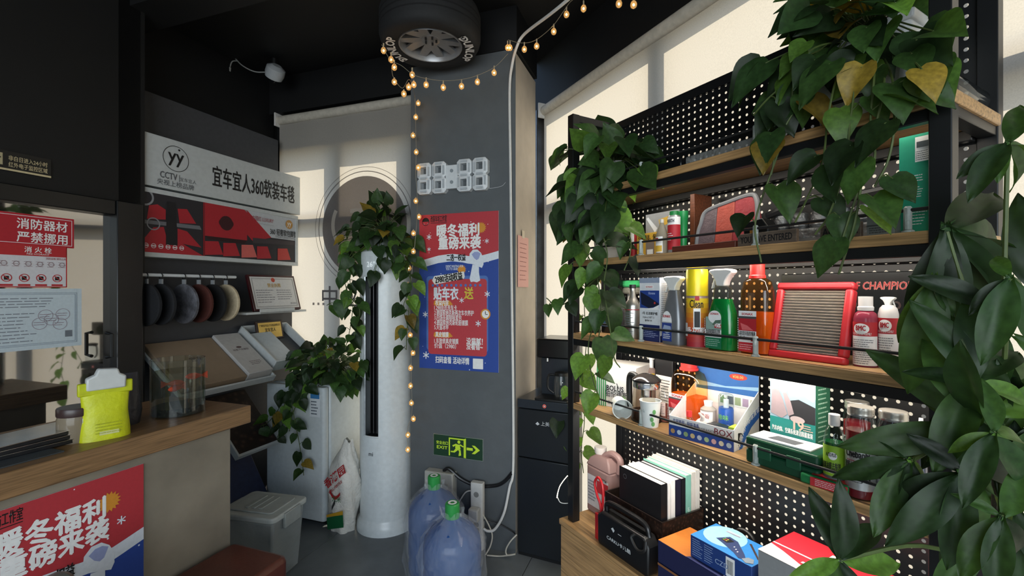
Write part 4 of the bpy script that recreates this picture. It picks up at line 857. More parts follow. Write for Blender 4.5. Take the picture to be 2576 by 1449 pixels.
arc = [(-.085+.0, .5)]+[(.085*math.cos(PI-PI*i/14)*1.0, cp.z-.075+.075*math.sin(PI*i/14)) for i in range(15)]+[(.085, .5)]
b = MB(GLE); b.prism([(-.16, .46)]+[(x*1.9 if z < cp.z-.07 else x, z) for x, z in arc[1:-1]]+[(.16, .46)], -.03, .03); b.build('backrest', t, bevel=.012)
b = MB(GLE); b.rbox(-.2, .2, -.42, .03, .40, .46, .05); b.build('seat', t, bevel=.012)
for x in (-.16, .16):
    for y in (-.38, -.01): b = MB(BLACK); b.tube([(x, y, 0), (x*.95, y, .40)], .012); b.build('leg', t)
# ================================================================== SHELF UNIT ON THE RIGHT
U0, U1, VF, VB = -1.518, -.3275, 1.15, 1.45
Z1, Z2, Z3, Z4, ZC, ZTOP = 1.880, 1.615, 1.322, 1.036, .548, 2.215
UC = (U0+U1)/2; HW = (U1-U0)/2
shelf = thing('shelf_unit', 'black steel and wood shelf unit with a pegboard back crowded with products', 'shelf', S, UC, VF, ZC)
STL = plastic('#141517', .4); OAK = mat('#b08a5c', .42, kind='wood')
zz = lambda z: z-ZC
for x in (-HW, HW-.035):
    for y in (0, .265):
        b = MB(STL); b.box(x, x+.035, y, y+.035, 0, zz(ZTOP)); b.build('post', shelf, bevel=.002)
for x in (-HW, HW-.035):
    for z in (ZTOP-.03, Z1-.045):
        b = MB(STL); b.box(x+.003, x+.032, .035, .265, zz(z), zz(z)+.03); b.build('side_bar', shelf, bevel=.002)
for z in (Z1, Z2, Z3, Z4):
    b = MB(OAK); b.box(-HW-.004, HW+.004, .002, .268, zz(z)-.025, zz(z)); bd = b.build('board', shelf, bevel=.003)
    if z != Z4:
        b = MB(STL); b.box(-HW+.035, HW-.035, .006, .030, zz(z)-.05, zz(z)-.0255); b.build('front_beam', shelf, bevel=.002)
        b = MB(STL); b.box(-HW+.035, HW-.035, .240, .262, zz(z)-.05, zz(z)-.0255); b.build('back_beam', shelf, bevel=.002)
    # low guard rail on little clear stands
    b = MB(plastic('#232425', .3)); b.tube([(-HW+.03, .014, zz(z)+.045), (HW-.03, .014, zz(z)+.045)], .0038, 8); gr = b.build('guard_rail', shelf)
    for f in (-.485, -.17, .17, .44):
        b = MB(mat('#b9c2bc', .2, kind='film', amt=.75, scale=20)); b.lathe([(.011, 0), (.011, .003), (.007, .006), (.007, .05), (.005, .053)], 12, f*2*HW, .014); b.v = [(x, y, q+zz(z)) for x, y, q in b.v]; b.build('rail_stand', gr)
# pegboard: a steel sheet pierced by a 25 mm grid of round holes
pg = MB(STL); st = .0252; hr = .0048; x0, x1 = -HW+.012, HW-.012; nx = int((x1-x0)/st); nz = int((ZTOP-ZC)/st)
ox = (x1-x0-nx*st)/2+x0; k8 = [(math.cos(PI/8+PI/4*i), math.sin(PI/8+PI/4*i)) for i in range(8)]
sq = [(1, .4142), (.4142, 1), (-.4142, 1), (-1, .4142), (-1, -.4142), (-.4142, -1), (.4142, -1), (1, -.4142)]
vs, fs = [], []
for i in range(nx):
    for j in range(nz):
        cx, cz = ox+(i+.5)*st, (j+.5)*st; n = len(vs)
        vs += [(cx+a*st/2, .272, cz+c*st/2) for a, c in sq]+[(cx+a*hr, .272, cz+c*hr) for a, c in k8]+[(cx+a*hr, .2735, cz+c*hr) for a, c in k8]
        for q in range(8): r_ = (q+1) % 8; fs += [(n+q, n+8+q, n+8+r_, n+r_), (n+8+q, n+16+q, n+16+r_, n+8+r_)]
        vs += [(cx+a*st/2, .272, cz+c*st/2) for a, c in ((1, 1), (-1, 1), (-1, -1), (1, -1))]
        fs += [(n+0, n+1, n+24), (n+2, n+3, n+25), (n+4, n+5, n+26), (n+6, n+7, n+27)]
pg.add(vs, fs); pgo = pg.build('pegboard', shelf, smooth=0)
b = MB(STL); b.box(x0-.01, ox, .268, .28, 0, zz(ZTOP)); b.build('pegboard_edge', shelf); b = MB(STL); b.box(ox+nx*st, x1+.01, .268, .28, 0, zz(ZTOP)); b.build('pegboard_edge', shelf)
b = MB(STL); b.box(-HW, HW, .266, .284, zz(ZTOP)-.014, zz(ZTOP)+.02); b.build('top_bar', shelf, bevel=.002)
# LED strips under the boards
LED = mat('#fff0d8', .5, em=6, amt=0, key='led')
for z, pw in ((Z2, 2.3), (Z3, 2.6), (Z4, 3.2), (Z1, .8)):
    b = MB(LED); b.box(-HW+.05, HW-.05, .034, .040, zz(z)-.0285, zz(z)-.0255); b.build('led_strip', shelf)
    d = bpy.data.lights.new('led_light', 'AREA'); d.shape = 'RECTANGLE'; d.size = 2*HW-.1; d.size_y = .012; d.energy = pw; d.color = (1, .93, .82)
    o = bpy.data.objects.new('led_light', d); COL.objects.link(o); o.parent = shelf; o.location = (0, .042, zz(z)-.030); o.rotation_euler = (math.radians(18), 0, 0)
# wooden cabinet under the shelf
cab = thing('wooden_cabinet', 'pale wood cabinet carrying the shelf unit', 'cabinet', S, UC, VF-.02, 0)
b = MB(OAK); b.box(-HW-.025, HW+.03, -.006, .37, ZC-.022, ZC); b.build('top', cab, bevel=.002)
b = MB(OAK); b.box(-HW-.02, HW+.025, .018, .365, .05, ZC-.0225); b.build('carcass', cab, bevel=.002)
for i in range(3):
    w = (2*HW+.04)/3; b = MB(OAK); b.box(-HW-.018+i*w, -HW-.022+(i+1)*w, -.002, .0175, .06, ZC-.026); d = b.build('door', cab, bevel=.002)
    k = MB(STL); k.box(-HW-.018+(i+1)*w-.03, -HW-.018+(i+1)*w-.02, -.022, -.0025, .30, .42); k.build('handle', d, bevel=.002)
b = MB(STL); b.box(-HW, HW, .03, .35, 0, .05); b.build('plinth', cab)
# loose LED strip curled at the left post
pts = [pix(x, y, 1.93) for x, y in ((1428, 1196), (1418, 1208), (1409, 1222), (1404, 1238), (1402, 1250))]
led = MB(plastic('#d8d4c8')); base = pts[0]; led.tube([p-base for p in smooth_path(pts, 4)], .0015, 6); lo = tag(led.build('led_tape', loc=base), 'bright loose LED tape curling beside the shelf post', 'LED tape')
for i, p in enumerate(smooth_path(pts, 4)):
    k = MB(mat('#fff2da', .5, em=5, amt=0, key='led')); k.sphere(p-base+Vector((-.002, -.006, 0)), .0022, 6, 4); k.build('diode', lo)
wire('thin_cord', 'thin white cord hanging from the LED tape to the cabinet', 'cable', [pts[-1], pix(1410, 1264, 1.92), pix(1428, 1266, 1.92), pix(1448, 1262, 1.91), pix(1450, 1255, 1.91)], .0018, plastic('#d8d8d4'))
# ================================================================== THINGS ON THE SHELF
GLASS = mat('#f4f8f8', .03, kind='glass'); LOGO = ink('#b3202c'); GREY = ink('#6a6d72'); DKB = ink('#16265c')
def scyl(name, label, cat, p0, p1, ytop, v, zb, group=None, rot=0):
    u, r = S.cyl(p0, p1, v); h = S.hit((p0+p1)/2, ytop, v)[1]-zb
    return thing(name, label, cat, S, u, v, zb, group, rot), r, h
def sbox(name, label, cat, pl, pr, ytop, v, zb, depth, group=None, rot=0):          # front face between columns pl and pr
    u0, u1 = S.hit(pl, 0, v)[0], S.hit(pr, 0, v)[0]; h = S.hit((pl+pr)/2, ytop, v)[1]-zb
    return thing(name, label, cat, S, (u0+u1)/2, v, zb, group, rot), (u1-u0)/2, h
def logo(p, x, z, w, y, wrap=None, bg=True):
    if bg: p.m(INKW).rect(x-w*.62, x+w*.62, z-w*.06, z+w*.27, y, wrap)
    p.m(LOGO).text('SONAX', x, z, w*.27, y-.0004, .02, w=w, wrap=wrap+.0004 if wrap else None)
def trigger(t, z, w, m, name='spray_head', lever=-1):
    h = w*1.25; s_ = lever
    b = MB(m); b.prism([(-w*.34, z), (w*.34, z), (w*.40, z+h*.25), (w*.62, z+h*.55), (w*.95, z+h*.78), (w*.92, z+h*.93), (w*.5, z+h), (-w*.5, z+h), (-w*.9, z+h*.95), (-w*.95, z+h*.82), (-w*.62, z+h*.58), (-w*.42, z+h*.28)], -w*.36, w*.36); hd = b.build(name, t, bevel=.004)
    b = MB(m); b.prism([(s_*w*.62, z+h*.56), (s_*w*.5, z+h*.5), (s_*w*.78, z-h*.12), (s_*w*.9, z-h*.16)], -w*.16, w*.16); b.build('trigger', hd, bevel=.002)
    return hd
# ---------------- third board: cleaners
t, r, h = scyl('wax_tin', 'black lidded tub with a dark label half hidden behind vines', 'tub', 1512, 1567, 700, 1.30, Z3)
b = MB(plastic('#17181b', .3)); b.lathe([(r*.95, 0), (r, .008), (r, h*.70), (r*.93, h*.74)], 28); b.build('body', t)
b = MB(plastic('#0e0f11', .25)); b.lathe([(r*.97, h*.745), (r*1.0, h*.76), (r*1.0, h), (0, h)], 28); b.build('lid', t)
p = MB(ink('#9fa4aa')); p.rect(-.015, .04, h*.60, h*.70, 0, r+.001); logo(p, .0, h*.42, .035, 0, r+.001); p.m(ink('#3a5a80')).rect(-.03, .04, h*.12, h*.38, 0, r+.001).m(ink('#c23b30')).disc(.015, h*.34, .012, 0, 14, wrap=r+.0018); p.build('label', t)
t, r, h = scyl('grey_bottle', 'dark grey bottle with blue numerals beside the silver bottle', 'bottle', 1543, 1577, 770, 1.235, Z3)
b = MB(plastic('#4a4b4e', .4)); b.lathe([(r, 0), (r, h*.8), (r*.6, h)], 24); b.build('body', t); b = MB(WHITE); b.lathe([(r*.45, h), (r*.45, h*1.25), (0, h*1.25)], 16); b.build('cap', t)
p = MB(ink('#3f9fc0')); p.text('53', .006, h*.42, .05, 0, .03, wrap=r+.001); p.m(ink('#d87a92')).disc(.02, h*.35, .006, 0, 10, wrap=r+.0015).m(INKW).lines(-.01, .025, h*.1, h*.3, 3, 0, .35, r+.001); p.build('label', t)
t, r, h = scyl('black_box_small', 'small black carton with a red seal at the shelf end', 'carton', 1466, 1508, 800, 1.23, Z3)
b = MB(plastic('#131316')); b.box(-r, r, -r*.7, r*.7, 0, h); b.build('carton', t, bevel=.002); p = MB(ink('#c03028')); p.disc(r*.5, h*.5, r*.3, -r*.7-.001, 16); p.build('seal', t)
t, r, h = scyl('white_cap_bottle', 'clear bottle with a white cap behind the silver bottle', 'bottle', 1572, 1606, 740, 1.36, Z3)
b = MB(mat('#b6bcc0', .1, kind='liquid', amt=.55)); b.lathe([(r, 0), (r, h*.72), (r*.6, h*.82)], 24); b.build('body', t); b = MB(WHITE); b.lathe([(r*.62, h*.82), (r*.62, h), (0, h)], 20); b.build('cap', t); p = MB(ink('#2b4aa0')); p.rect(-.03, .03, h*.1, h*.6, 0, r+.001); p.build('label', t)
for hx, zf, lb in (('#6d6c62', 0, 'grey'), ('#2f9c5c', .028, 'green')):
    o = thing('scrub_pad', f'oval {lb} scrubbing pad resting on the white bottle cap', 'scrub pad', S, *[S.cyl(1562, 1612, 1.36)[0], 1.36], Z3+h+.001+zf, 'scrub pads')
    b = MB(mat(hx, .9, bump=.5, scale=40)); b.lathe([(.055, .0), (.062, .006), (.062, .018), (.05, .026)], 28, sy=.55); b.build('pad', o)
t, r, h = scyl('silver_bottle', 'brushed aluminium bottle with a narrow neck and black cap', 'bottle', 1571, 1612, 716, 1.205, Z3)
b = MB(mat('#b9b6b0', .3, .95, amt=.1)); b.lathe([(r*.96, 0), (r, .006), (r, h*.60), (r*.93, h*.65), (r*.62, h*.72), (r*.42, h*.78), (r*.38, h*.86), (r*.34, h*.87), (r*.34, h*.93)], 32); b.build('body', t, smooth=40)
b = MB(BLACK); b.lathe([(r*.42, h*.93), (r*.42, h), (0, h)], 16); b.build('cap', t)
p = MB(ink('#a83038')); 
for z in (.20, .53): p.rect(-.04, .05, h*z, h*z+.003, 0, r+.0008)
p.m(GREY).lines(-.02, .03, h*.24, h*.5, 6, 0, .3, r+.0008).lines(-.01, .03, h*.05, h*.16, 3, 0, .3, r+.0008); p.build('label', t)
t, w, h = sbox('wax_box', 'tall blue and white car wax box with a side of small print', 'box', 1609, 1660, 699, 1.19, Z3, .075)
b = MB(ink('#d9dcdf')); b.box(-w, w, 0, .075, 0, h); b.build('carton', t, bevel=.001)
p = MB(ink('#8a97ad')); p.rect(-w, w, h*.92, h, -.001).m(ink('#23408c')).rect(-w+.003, w-.002, h*.52, h*.80, -.001)
p.m(ink('#141b34')).flat([(-w+.005, h*.78), (-w+.01, h*.58), (w*.0, h*.52), (w-.004, h*.57), (w-.004, h*.60), (0, h*.70)], -.0015).m(INKW).flat([(-w+.002, h*.5), (w-.002, h*.5), (w-.002, h*.58), (w*.4, h*.53)], -.002)
p.m(ink('#c23a3a')).disc(w*.55, h*.605, .004, -.0022, 10).m(ink('#a8b8e0')).text('Xtreme', w*.25, h*.74, .012, -.002, .02, w=.03)
logo(p, 0, h*.845, .03, -.0012); p.m(INKB).text('1号 名流镀护蜡', .002, h*.42, .011, -.001, .01, w=w*1.5).text('Hybrid NPT 3', -.004, h*.36, .010, -.001, 0, w=w*1.1).text('BMW M', -.004, h*.31, .009, -.001, .01)
p.m(DKB).rect(-w, w, 0, h*.26, -.001).m(ink('#aab4d8')).lines(-w+.006, w-.006, h*.06, h*.22, 6, -.0015, .3); p.build('front_print', t, smooth=0)
p = MB(ink('#8e9298')); q = MB(ink('#7d8186')); q.lines(.006, .07, h*.3, h*.96, 22, 0, .3); q.m(DKB).rect(0, .075, 0, h*.1, 0); q.v = [(w+.001, x, z) for x, y, z in q.v]; q.build('side_print', t, smooth=0)
t, r, h = scyl('grey_spray_bottle', 'silver grey spray bottle with white trigger and blue label', 'spray bottle', 1665, 1727, 697, 1.195, Z3)
BG = mat('#77797c', .3, .4, amt=.05); hb = h*.80
b = MB(BG); b.lathe([(r*.98, 0), (r, .006), (r*.99, hb*.45), (r*.8, hb*.72), (r*.56, hb*.93), (r*.5, hb)], 32, sy=.62, e=3.2); b.build('body', t, smooth=45)
trigger(t, hb, r*.98, plastic('#dcdcd6')); y_ = -r*.62-.001
p = MB(INKW); p.disc(-r*.22, hb*.42, r*.52, y_, 24, hb*.2).rect(-r*.74, r*.30, hb*.08, hb*.42, y_).m(ink('#2a3f86')).rect(-r*.74, r*.30, hb*.06, hb*.40, y_-.0004).m(ink('#9aa8c4')).flat([(-r*.7, hb*.26), (-r*.5, hb*.36), (r*.2, hb*.34), (r*.28, hb*.24), (-r*.2, hb*.20)], y_-.0008)
p.m(LOGO).text('SONAX', -r*.22, hb*.50, r*.30, y_-.001, .03, w=r*.8).m(INKW).text('XTREME', -r*.2, hb*.44, r*.15, y_-.001, .02).lines(-r*.6, r*.2, hb*.1, hb*.2, 3, y_-.001, .4); p.build('label', t, smooth=0)
t, r, h = scyl('foam_can', 'tall yellow and red aerosol can of foam cleaner', 'aerosol can', 1726, 1782, 678, 1.205, Z3)
b = MB(mat('#c8b0a8', .3, .6)); b.lathe([(r*.95, 0), (r, .004), (r, h*.655), (r*.96, h*.66)], 32); b.build('can', t)
b = MB(plastic('#f0d820', .3)); b.lathe([(r*1.0, h*.66), (r*1.0, h*.97), (r*.95, h), (0, h)], 32); b.build('cap', t)
p = MB(ink('#a8242e')); ws = r+.0008; hp = PI*r*.98
for i in range(10): 
    f = i/9; p.m(ink('#%02x%02x%02x' % (int(168+(232-168)*f), int(36+(196-36)*f**1.3), int(46-(46-30)*f)))); p.rect(-hp, hp, h*(.0+.062*i)+.002, h*(.062*(i+1))+.002, 0, ws)
p.m(INKB).text('Clean', r*.62, h*.56-.012, .034, 0, .01, wrap=ws+.0008, w=.04).m(LOGO).rect(r*.5, r*.9, h*.60, h*.655, 0, ws+.001)
p.m(INKW).text('多功能', r*.55, h*.19, .02, 0, .02, wrap=ws+.0008).rect(-r*.95, -r*.3, h*.14, h*.31, 0, ws+.0006).rect(r*.35, r*1.0, h*.24, h*.5, 0, ws+.0006).m(INKB).rect(r*.45, r*.95, h*.26, h*.46, 0, ws+.0012).lines(-r*.9, -r*.2, h*.5, h*.62, 6, 0, .2, ws+.0006).rect(-r*.85, -r*.5, h*.02, h*.10, 0, ws+.0006); p.build('label', t)
t, r, h = scyl('green_cleaner_bottle', 'green glass cleaner bottle with a white trigger and label', 'spray bottle', 1778, 1860, 674, 1.20, Z3)
hb = h*.78
b = MB(GLASS); prof = [(r*.97, 0), (r, .006), (r, hb*.4), (r*.92, hb*.58), (r*.66, hb*.80), (r*.58, hb*.97), (r*.4, hb)]
b.lathe(prof, 32, sy=.6, e=3.0); b.build('bottle', t, smooth=45)
b = MB(mat('#12a84c', .15, kind='liquid', amt=.72)); b.lathe([(q_*.95, z+.003) for q_, z in prof[:4]]+[(r*.66, hb*.76), (r*.62, hb*.8)], 32, sy=.6, e=3.0); b.build('liquid', t, smooth=45)
trigger(t, hb, r*.92, plastic('#dad9d4')); y_ = -r*.6-.001
p = MB(INKW); lx = -r*.30; lw = r*.62
p.m(ink('#15704a')).rect(lx-lw*.95, lx+lw, hb*.03, hb*.20, y_).m(INKW).rect(lx-lw*.98, lx+lw, hb*.20, hb*.32, y_).m(ink('#8fa89c')).rect(lx-lw*.9, lx+lw, hb*.32, hb*.52, y_).m(INKW).disc(lx+lw*.2, hb*.52, lw*.78, y_-.0003, 24, hb*.10)
p.m(ink('#56705e')).flat([(lx-lw*.1, hb*.40), (lx+lw*.9, hb*.36), (lx+lw*.95, hb*.48), (lx+lw*.3, hb*.47)], y_-.0006).m(LOGO).text('SONAX', lx+lw*.2, hb*.555, lw*.3, y_-.0008, .03, w=lw*1.0).rect(lx+lw*.2, lx+lw*1.0, hb*.35, hb*.41, y_-.0009).m(INKW).text('+50%', lx+lw*.6, hb*.362, .017, y_-.0014, .03, w=lw*.7)
p.m(INKB).text('快速玻璃清洁剂', lx, hb*.265, .014, y_-.0008, .012, w=lw*1.7).text('Clear Glass', lx-lw*.3, hb*.225, .012, y_-.0008, .01, w=lw).m(ink('#bfe0cc')).lines(lx-lw*.85, lx+lw*.9, hb*.06, hb*.18, 4, y_-.0006, .25)
for i in range(16): p.m(INKW).rect(lx-lw*1.06, lx-lw*1.0, hb*(.06+.028*i), hb*(.075+.028*i), y_)
p.build('label', t, smooth=0)
def orange_bottle(label, p0, p1, ytop, v, zb):
    t, r, h = scyl('orange_shampoo_bottle', label, 'bottle', p0, p1, ytop, v, zb, 'orange car shampoo bottles'); hb = h*.86
    prof = [(r*.96, 0), (r, .006), (r, hb*.70), (r*.97, hb*.82), (r*.82, hb*.94), (r*.5, hb*.99), (r*.36, hb)]
    b = MB(mat('#ffd9a8', .03, kind='glass')); b.lathe(prof, 32, sy=.62, e=3.2); b.build('bottle', t, smooth=45)
    b = MB(mat('#ee9420', .1, kind='liquid', amt=.72)); b.lathe([(r*.95, .004), (r*.96, hb*.55)], 32, sy=.6, e=3.2); b.build('liquid', t, smooth=45)
    b = MB(plastic('#d8302c')); b.lathe([(r*.50, hb*.985), (r*.50, hb*1.02), (r*.44, hb*1.03), (r*.44, h), (0, h)], 24); b.build('cap', t)
    y_ = -r*.62-.001; lx, lw = -r*.28, r*.60
    p = MB(ink('#c02834')); p.rect(lx-lw, lx+lw, hb*.03, hb*.15, y_).m(INKW).rect(lx-lw, lx+lw, hb*.15, hb*.30, y_).m(ink('#b4242e')).rect(lx-lw, lx+lw, hb*.30, hb*.46, y_).m(ink('#e0686a')).flat([(lx-lw*.8, hb*.40), (lx-lw*.6, hb*.31), (lx+lw*.7, hb*.31), (lx, hb*.37)], y_-.0004).m(ink('#4a4a4c')).rect(lx-lw, lx+lw, hb*.46, hb*.49, y_).m(INKW).rect(lx-lw, lx+lw, hb*.49, hb*.56, y_)
    p.m(LOGO).text('SONAX', lx, hb*.505, lw*.34, y_-.0006, .03, w=lw*1.25).m(INKB).text('高亮洗车香波浓缩液', lx, hb*.245, .013, y_-.0006, .012, w=lw*1.8).text('Gloss Shampoo', lx-lw*.3, hb*.195, .011, y_-.0006, .01, w=lw*1.0).m(ink('#f0c8c8')).lines(lx-lw*.9, lx+lw*.9, hb*.05, hb*.13, 3, y_-.0006, .3).m(LOGO).rect(lx+lw*.4, lx+lw*.9, hb*.17, hb*.205, y_-.0005)
    for i in range(14): p.m(INKW).rect(lx-lw*1.12, lx-lw*1.05, hb*(.06+.03*i), hb*(.077+.03*i), y_)
    p.build('label', t, smooth=0)
orange_bottle('orange car shampoo bottle with red cap beside the red-framed air filter', 1862, 1950, 666, 1.215, Z3)
# red framed air filter leaning back
fu0, fu1 = S.hit(1934, 0, 1.205)[0], S.hit(2128, 0, 1.205)[0]; fw = (fu1-fu0)/2
t = thing('air_filter', 'rectangular air filter with red rubber frame and pleated grey element', 'air filter', S, (fu0+fu1)/2, 1.197, Z3+.002, tilt=-math.radians(14))
RDR = mat('#b5262e', .45, amt=.08); fh = .20
b = MB(RDR)
for x0, x1, z0, z1 in ((-fw, fw, 0, .018), (-fw, fw, fh-.018, fh), (-fw, -fw+.018, .018, fh-.018), (fw-.018, fw, .018, fh-.018)): b.box(x0, x1, -.0, .026, z0, z1)
b.build('frame', t, bevel=.005)
npl = 22; zz0, zz1 = .018, fh-.018
for i in range(npl):
    za_, zb_ = zz0+(zz1-zz0)*i/npl, zz0+(zz1-zz0)*(i+1)/npl; zm = (za_+zb_)/2
    b = MB(mat('#b0a69c', .6, .2, amt=.1)); b.prismx([(.016, za_), (.006, zm), (.016, zb_), (.024, zb_), (.024, za_)], -fw+.018, fw-.018); b.build('pleat', t, smooth=0)
# black display panel
pu0, pu1 = S.hit(1968, 0, 1.405)[0], U1-.04
t = thing('display_panel_board', 'black display panel with red lettering behind the air filter', 'panel', S, (pu0+pu1)/2, 1.40, Z3); pw = (pu1-pu0)/2; ph = .222
b = MB(plastic('#1a1d1e', .25)); b.box(-pw, pw, 0, .008, 0, ph); b.build('board', t, bevel=.002)
p = MB(ink('#e0a8a0')); p.text('THE CHOICE OF CHAMPIONS', -.02, ph-.045, .028, -.001, .03, w=pw*1.35, shear=.1).m(ink('#b02a2a')).text('THE CHOICE OF CHAMPIONS', -.02, ph-.045, .028, -.0025, .0, w=pw*1.35, shear=.1)
p.m(INKW).text('WASH', pw-.035, ph-.05, .02, -.001, .02).text('DI R', pw-.03, ph-.08, .018, -.001, .02).m(STEEL).ring(-pw*.1, ph-.085, .006, .011, -.001, 16).ring(pw*.35, ph-.085, .006, .011, -.001, 16); p.build('print', t, smooth=0)
def bmc(label, p0, p1, ytop, spray):
    t, r, h = scyl('filter_cleaner_bottle', label, 'bottle', p0, p1, ytop, 1.235 if not spray else 1.25, Z3, 'red and white filter cleaner bottles'); hb = h*(.80 if not spray else .74)
    body = mat('#d8d4d2', .35, amt=.04) if spray else mat('#b84a62', .2, kind='liquid', amt=.8)
    b = MB(body); b.lathe([(r*.97, 0), (r, .005), (r, hb*.86), (r*.85, hb*.95), (r*.55, hb)], 28); b.build('body', t, smooth=45)
    if spray: trigger(t, hb, r*.8, plastic('#e2e0dc'), lever=1)
    else: b = MB(plastic('#dcd8d6')); b.lathe([(r*.66, hb), (r*.68, hb+.008), (r*.6, hb+.01), (r*.6, h), (0, h)], 24); b.build('cap', t)
    w_ = r+.0008; p = MB(INKW); p.rect(-r*1.5, r*1.5, .004, hb*.55, 0, w_).m(ink('#b8262e')).rect(-r*1.5, r*1.5, hb*.55, hb*.80, 0, w_).m(INKW).disc(.0, hb*.68, r*.70, 0, 24, hb*.095, w_+.0005).m(LOGO).text('BMC', 0, hb*.65, .016, 0, .03, w=r*.85, wrap=w_+.0014).m(ink('#77797c')).lines(-r*.8, r*1.1, hb*.05, hb*.5, 12, 0, .35, w_+.0005).m(INKW).text('FLUID FOR FILTER ASSEMBLY', 0, hb*.57, .008, 0, 0, w=r*1.8, wrap=w_+.0006); p.build('label', t)
bmc('pink bottle with white cap and red banded label beside the air filter', 2146, 2210, 746, False)
bmc('white spray bottle with red banded label beside the pink bottle', 2208, 2262, 712, True)
t, w, h = sbox('small_red_carton', 'small red and white carton at the end of the third board', 'carton', 2295, 2345, 895, 1.24, Z3, .06)
b = MB(ink('#b03038')); b.box(-w, w, 0, .06, 0, max(.05, h)); b.build('carton', t, bevel=.002); p = MB(INKW); p.rect(-w, w, .03, max(.05, h), -.001).m(GREY).lines(-w*.8, w*.8, .035, .045, 2, -.0015); p.build('print', t, smooth=0)

# ---------------- fourth board
u, v = S.hitz(1588, 1040, Z4)
t = thing('white_carton', 'white carton with green stripes and black Chinese print', 'carton', S, S.hit(1555, 0, 1.25)[0]-.01, 1.245, Z4, rot=math.radians(20))
w = .085; h = .165
b = MB(ink('#dddcd8')); b.box(-w, w, 0, .15, 0, h); b.build('carton', t, bevel=.002)
p = MB(ink('#2f8a48')); 
for i in range(5): p.rect(-w+.004+.009*i, -w+.009+.009*i, 0, h, -.001)
p.m(INKB).text('BOLUS', -w*.02, h*.40, .028, -.001, .02, w=w*.85).text('铂伦德斯', w*.05, h*.26, .028, -.001, .004, w=w*1.1).text('食品级暖水壶', w*.1, h*.08, .016, -.001, 0, w=w*1.0).flat([(w*.05, h*.58), (w*.08, h*.59), (w*.2, h*.46), (w*.17, h*.45)], -.001); p.build('print', t, smooth=0)
t, r, h = scyl('pump_bottle', 'small white pump bottle with yellow band behind the kettle', 'bottle', 1626, 1652, 895, 1.40, Z4)
b = MB(mat('#d0b8b0', .2, kind='liquid', amt=.7)); b.lathe([(r, 0), (r, h*.7), (r*.5, h*.76)], 20); b.build('body', t); b = MB(WHITE); b.lathe([(r*.4, h*.76), (r*.4, h*.92), (r*.6, h*.93), (r*.6, h), (0, h)], 16); b.box(-r*1.1, 0, -.004, .004, h*.95, h); b.build('pump', t); p = MB(ink('#d8b82c')); p.rect(-r*1.4, r*1.4, h*.56, h*.66, 0, r+.001); p.build('label', t)
t, w, h = sbox('hanging_packet', 'black and white printed packet on the pegboard behind the orange bottle', 'packet', 1648, 1692, 902, 1.395, Z4, .02)
b = MB(plastic('#1b1c20')); b.box(-w, w, 0, .02, 0, h); b.build('packet', t, bevel=.002); p = MB(INKW); p.rect(-w*.9, w*.9, h*.1, h*.66, -.001).m(INKB).text('4', -w*.6, h*.5, .025, -.002, .02).lines(-w*.3, w*.8, h*.15, h*.6, 8, -.002, .25); p.build('print', t, smooth=0)
t, r, h = scyl('electric_kettle', 'clear glass electric kettle with black handle and smoked lid', 'kettle', 1588, 1665, 940, 1.225, Z4)
r = min(r, .062); h = min(h, .17)
b = MB(mat('#eae4dc', .03, kind='glass')); b.lathe([(r, .006), (r*1.02, .02), (r*.86, h*.72)], 32, cap=False); b.build('glass', t)
b = MB(mat('#7a5a44', .3, kind='liquid', amt=.35)); b.lathe([(r*.97, .008), (r*.95, .035)], 32); b.build('tea', t)
b = MB(mat('#d8d8d8', .12, .95)); b.lathe([(r*.87, h*.70), (r*.9, h*.72), (r*.88, h*.83), (r*.84, h*.84)], 32, cap=False); b.build('collar', t)
b = MB(mat('#2c2a2a', .12, .2)); b.lathe([(r*.92, h*.84), (r*.94, h*.88), (r*.7, h*.95), (r*.3, h), (0, h)], 32, sx=1.06); b.build('lid', t)
b = MB(STEEL); b.lathe([(r*.36, h*.36), (r*.36, h*.74)], 24); b.build('infuser', t)
b = MB(BLACK); b.tube(smooth_path([(-r*.8, -.0, h*.88), (-r*1.25, -.005, h*.93), (-r*1.5, -.005, h*.80), (-r*1.48, -.005, h*.3), (-r*1.4, -.005, h*.2)]), .011, 10); b.build('handle', t)
b = MB(BLACK); b.lathe([(r, 0), (r, .008)], 32); b.build('base', t)
CUP = mat('#dfe2de', .6, amt=.03)
def cup(label, lying, px, py):
    u, v = (S.hit(px, py, 1.185)[0], 1.185)
    t = thing('paper_cup', label, 'paper cup', S, u, v, Z4, 'paper cups')
    if lying: ax = S.w(.80, -.52, 0)-S.w(0, 0, 0); ax.z = -.02; t.rotation_euler = ax.to_track_quat('Z', 'X').to_euler(); t.location = S.w(u-.03, v+.028, Z4+.0345)
    b = MB(CUP); prof = [(.026, .0), (.0265, .002), (.035, .086)]; b.lathe([(0, .004)]+prof, 28, cap=False); b.lathe([(.0345, .086), (.0255, .005), (0, .005)], 28, cap=False); b.build('wall', t, smooth=50)
    b = MB(CUP); n = 28; b.tube([(.035*math.cos(2*PI*i/n), .035*math.sin(2*PI*i/n), .0865) for i in range(n+1)], .0016, 6); b.build('rim', t)
    p = MB(ink('#5f9c58'))
    for x, z in ((.03, .03), (.038, .055), (.034, .015), (-.03, .02)): p.disc(x, z, .006, 0, 10, .008, wrap=.0335)
    p.m(ink('#a9b4b0')).text('drink', -.01, .05, .016, 0, 0, wrap=.0325); p.build('print', t)
cup('white paper cup with green leaves standing upright on the fourth board', False, 1636, 1040)
cup('white paper cup with green leaves lying on its side before the carton', True, 1555, 1020)
orange_bottle('orange car shampoo bottle standing on the fourth board behind the display carton', 1686, 1782, 905, 1.30, Z4)
t, r, h = scyl('pink_bottle', 'clear bottle with reddish liquid and label behind the upright cup', 'bottle', 1655, 1688, 975, 1.27, Z4)
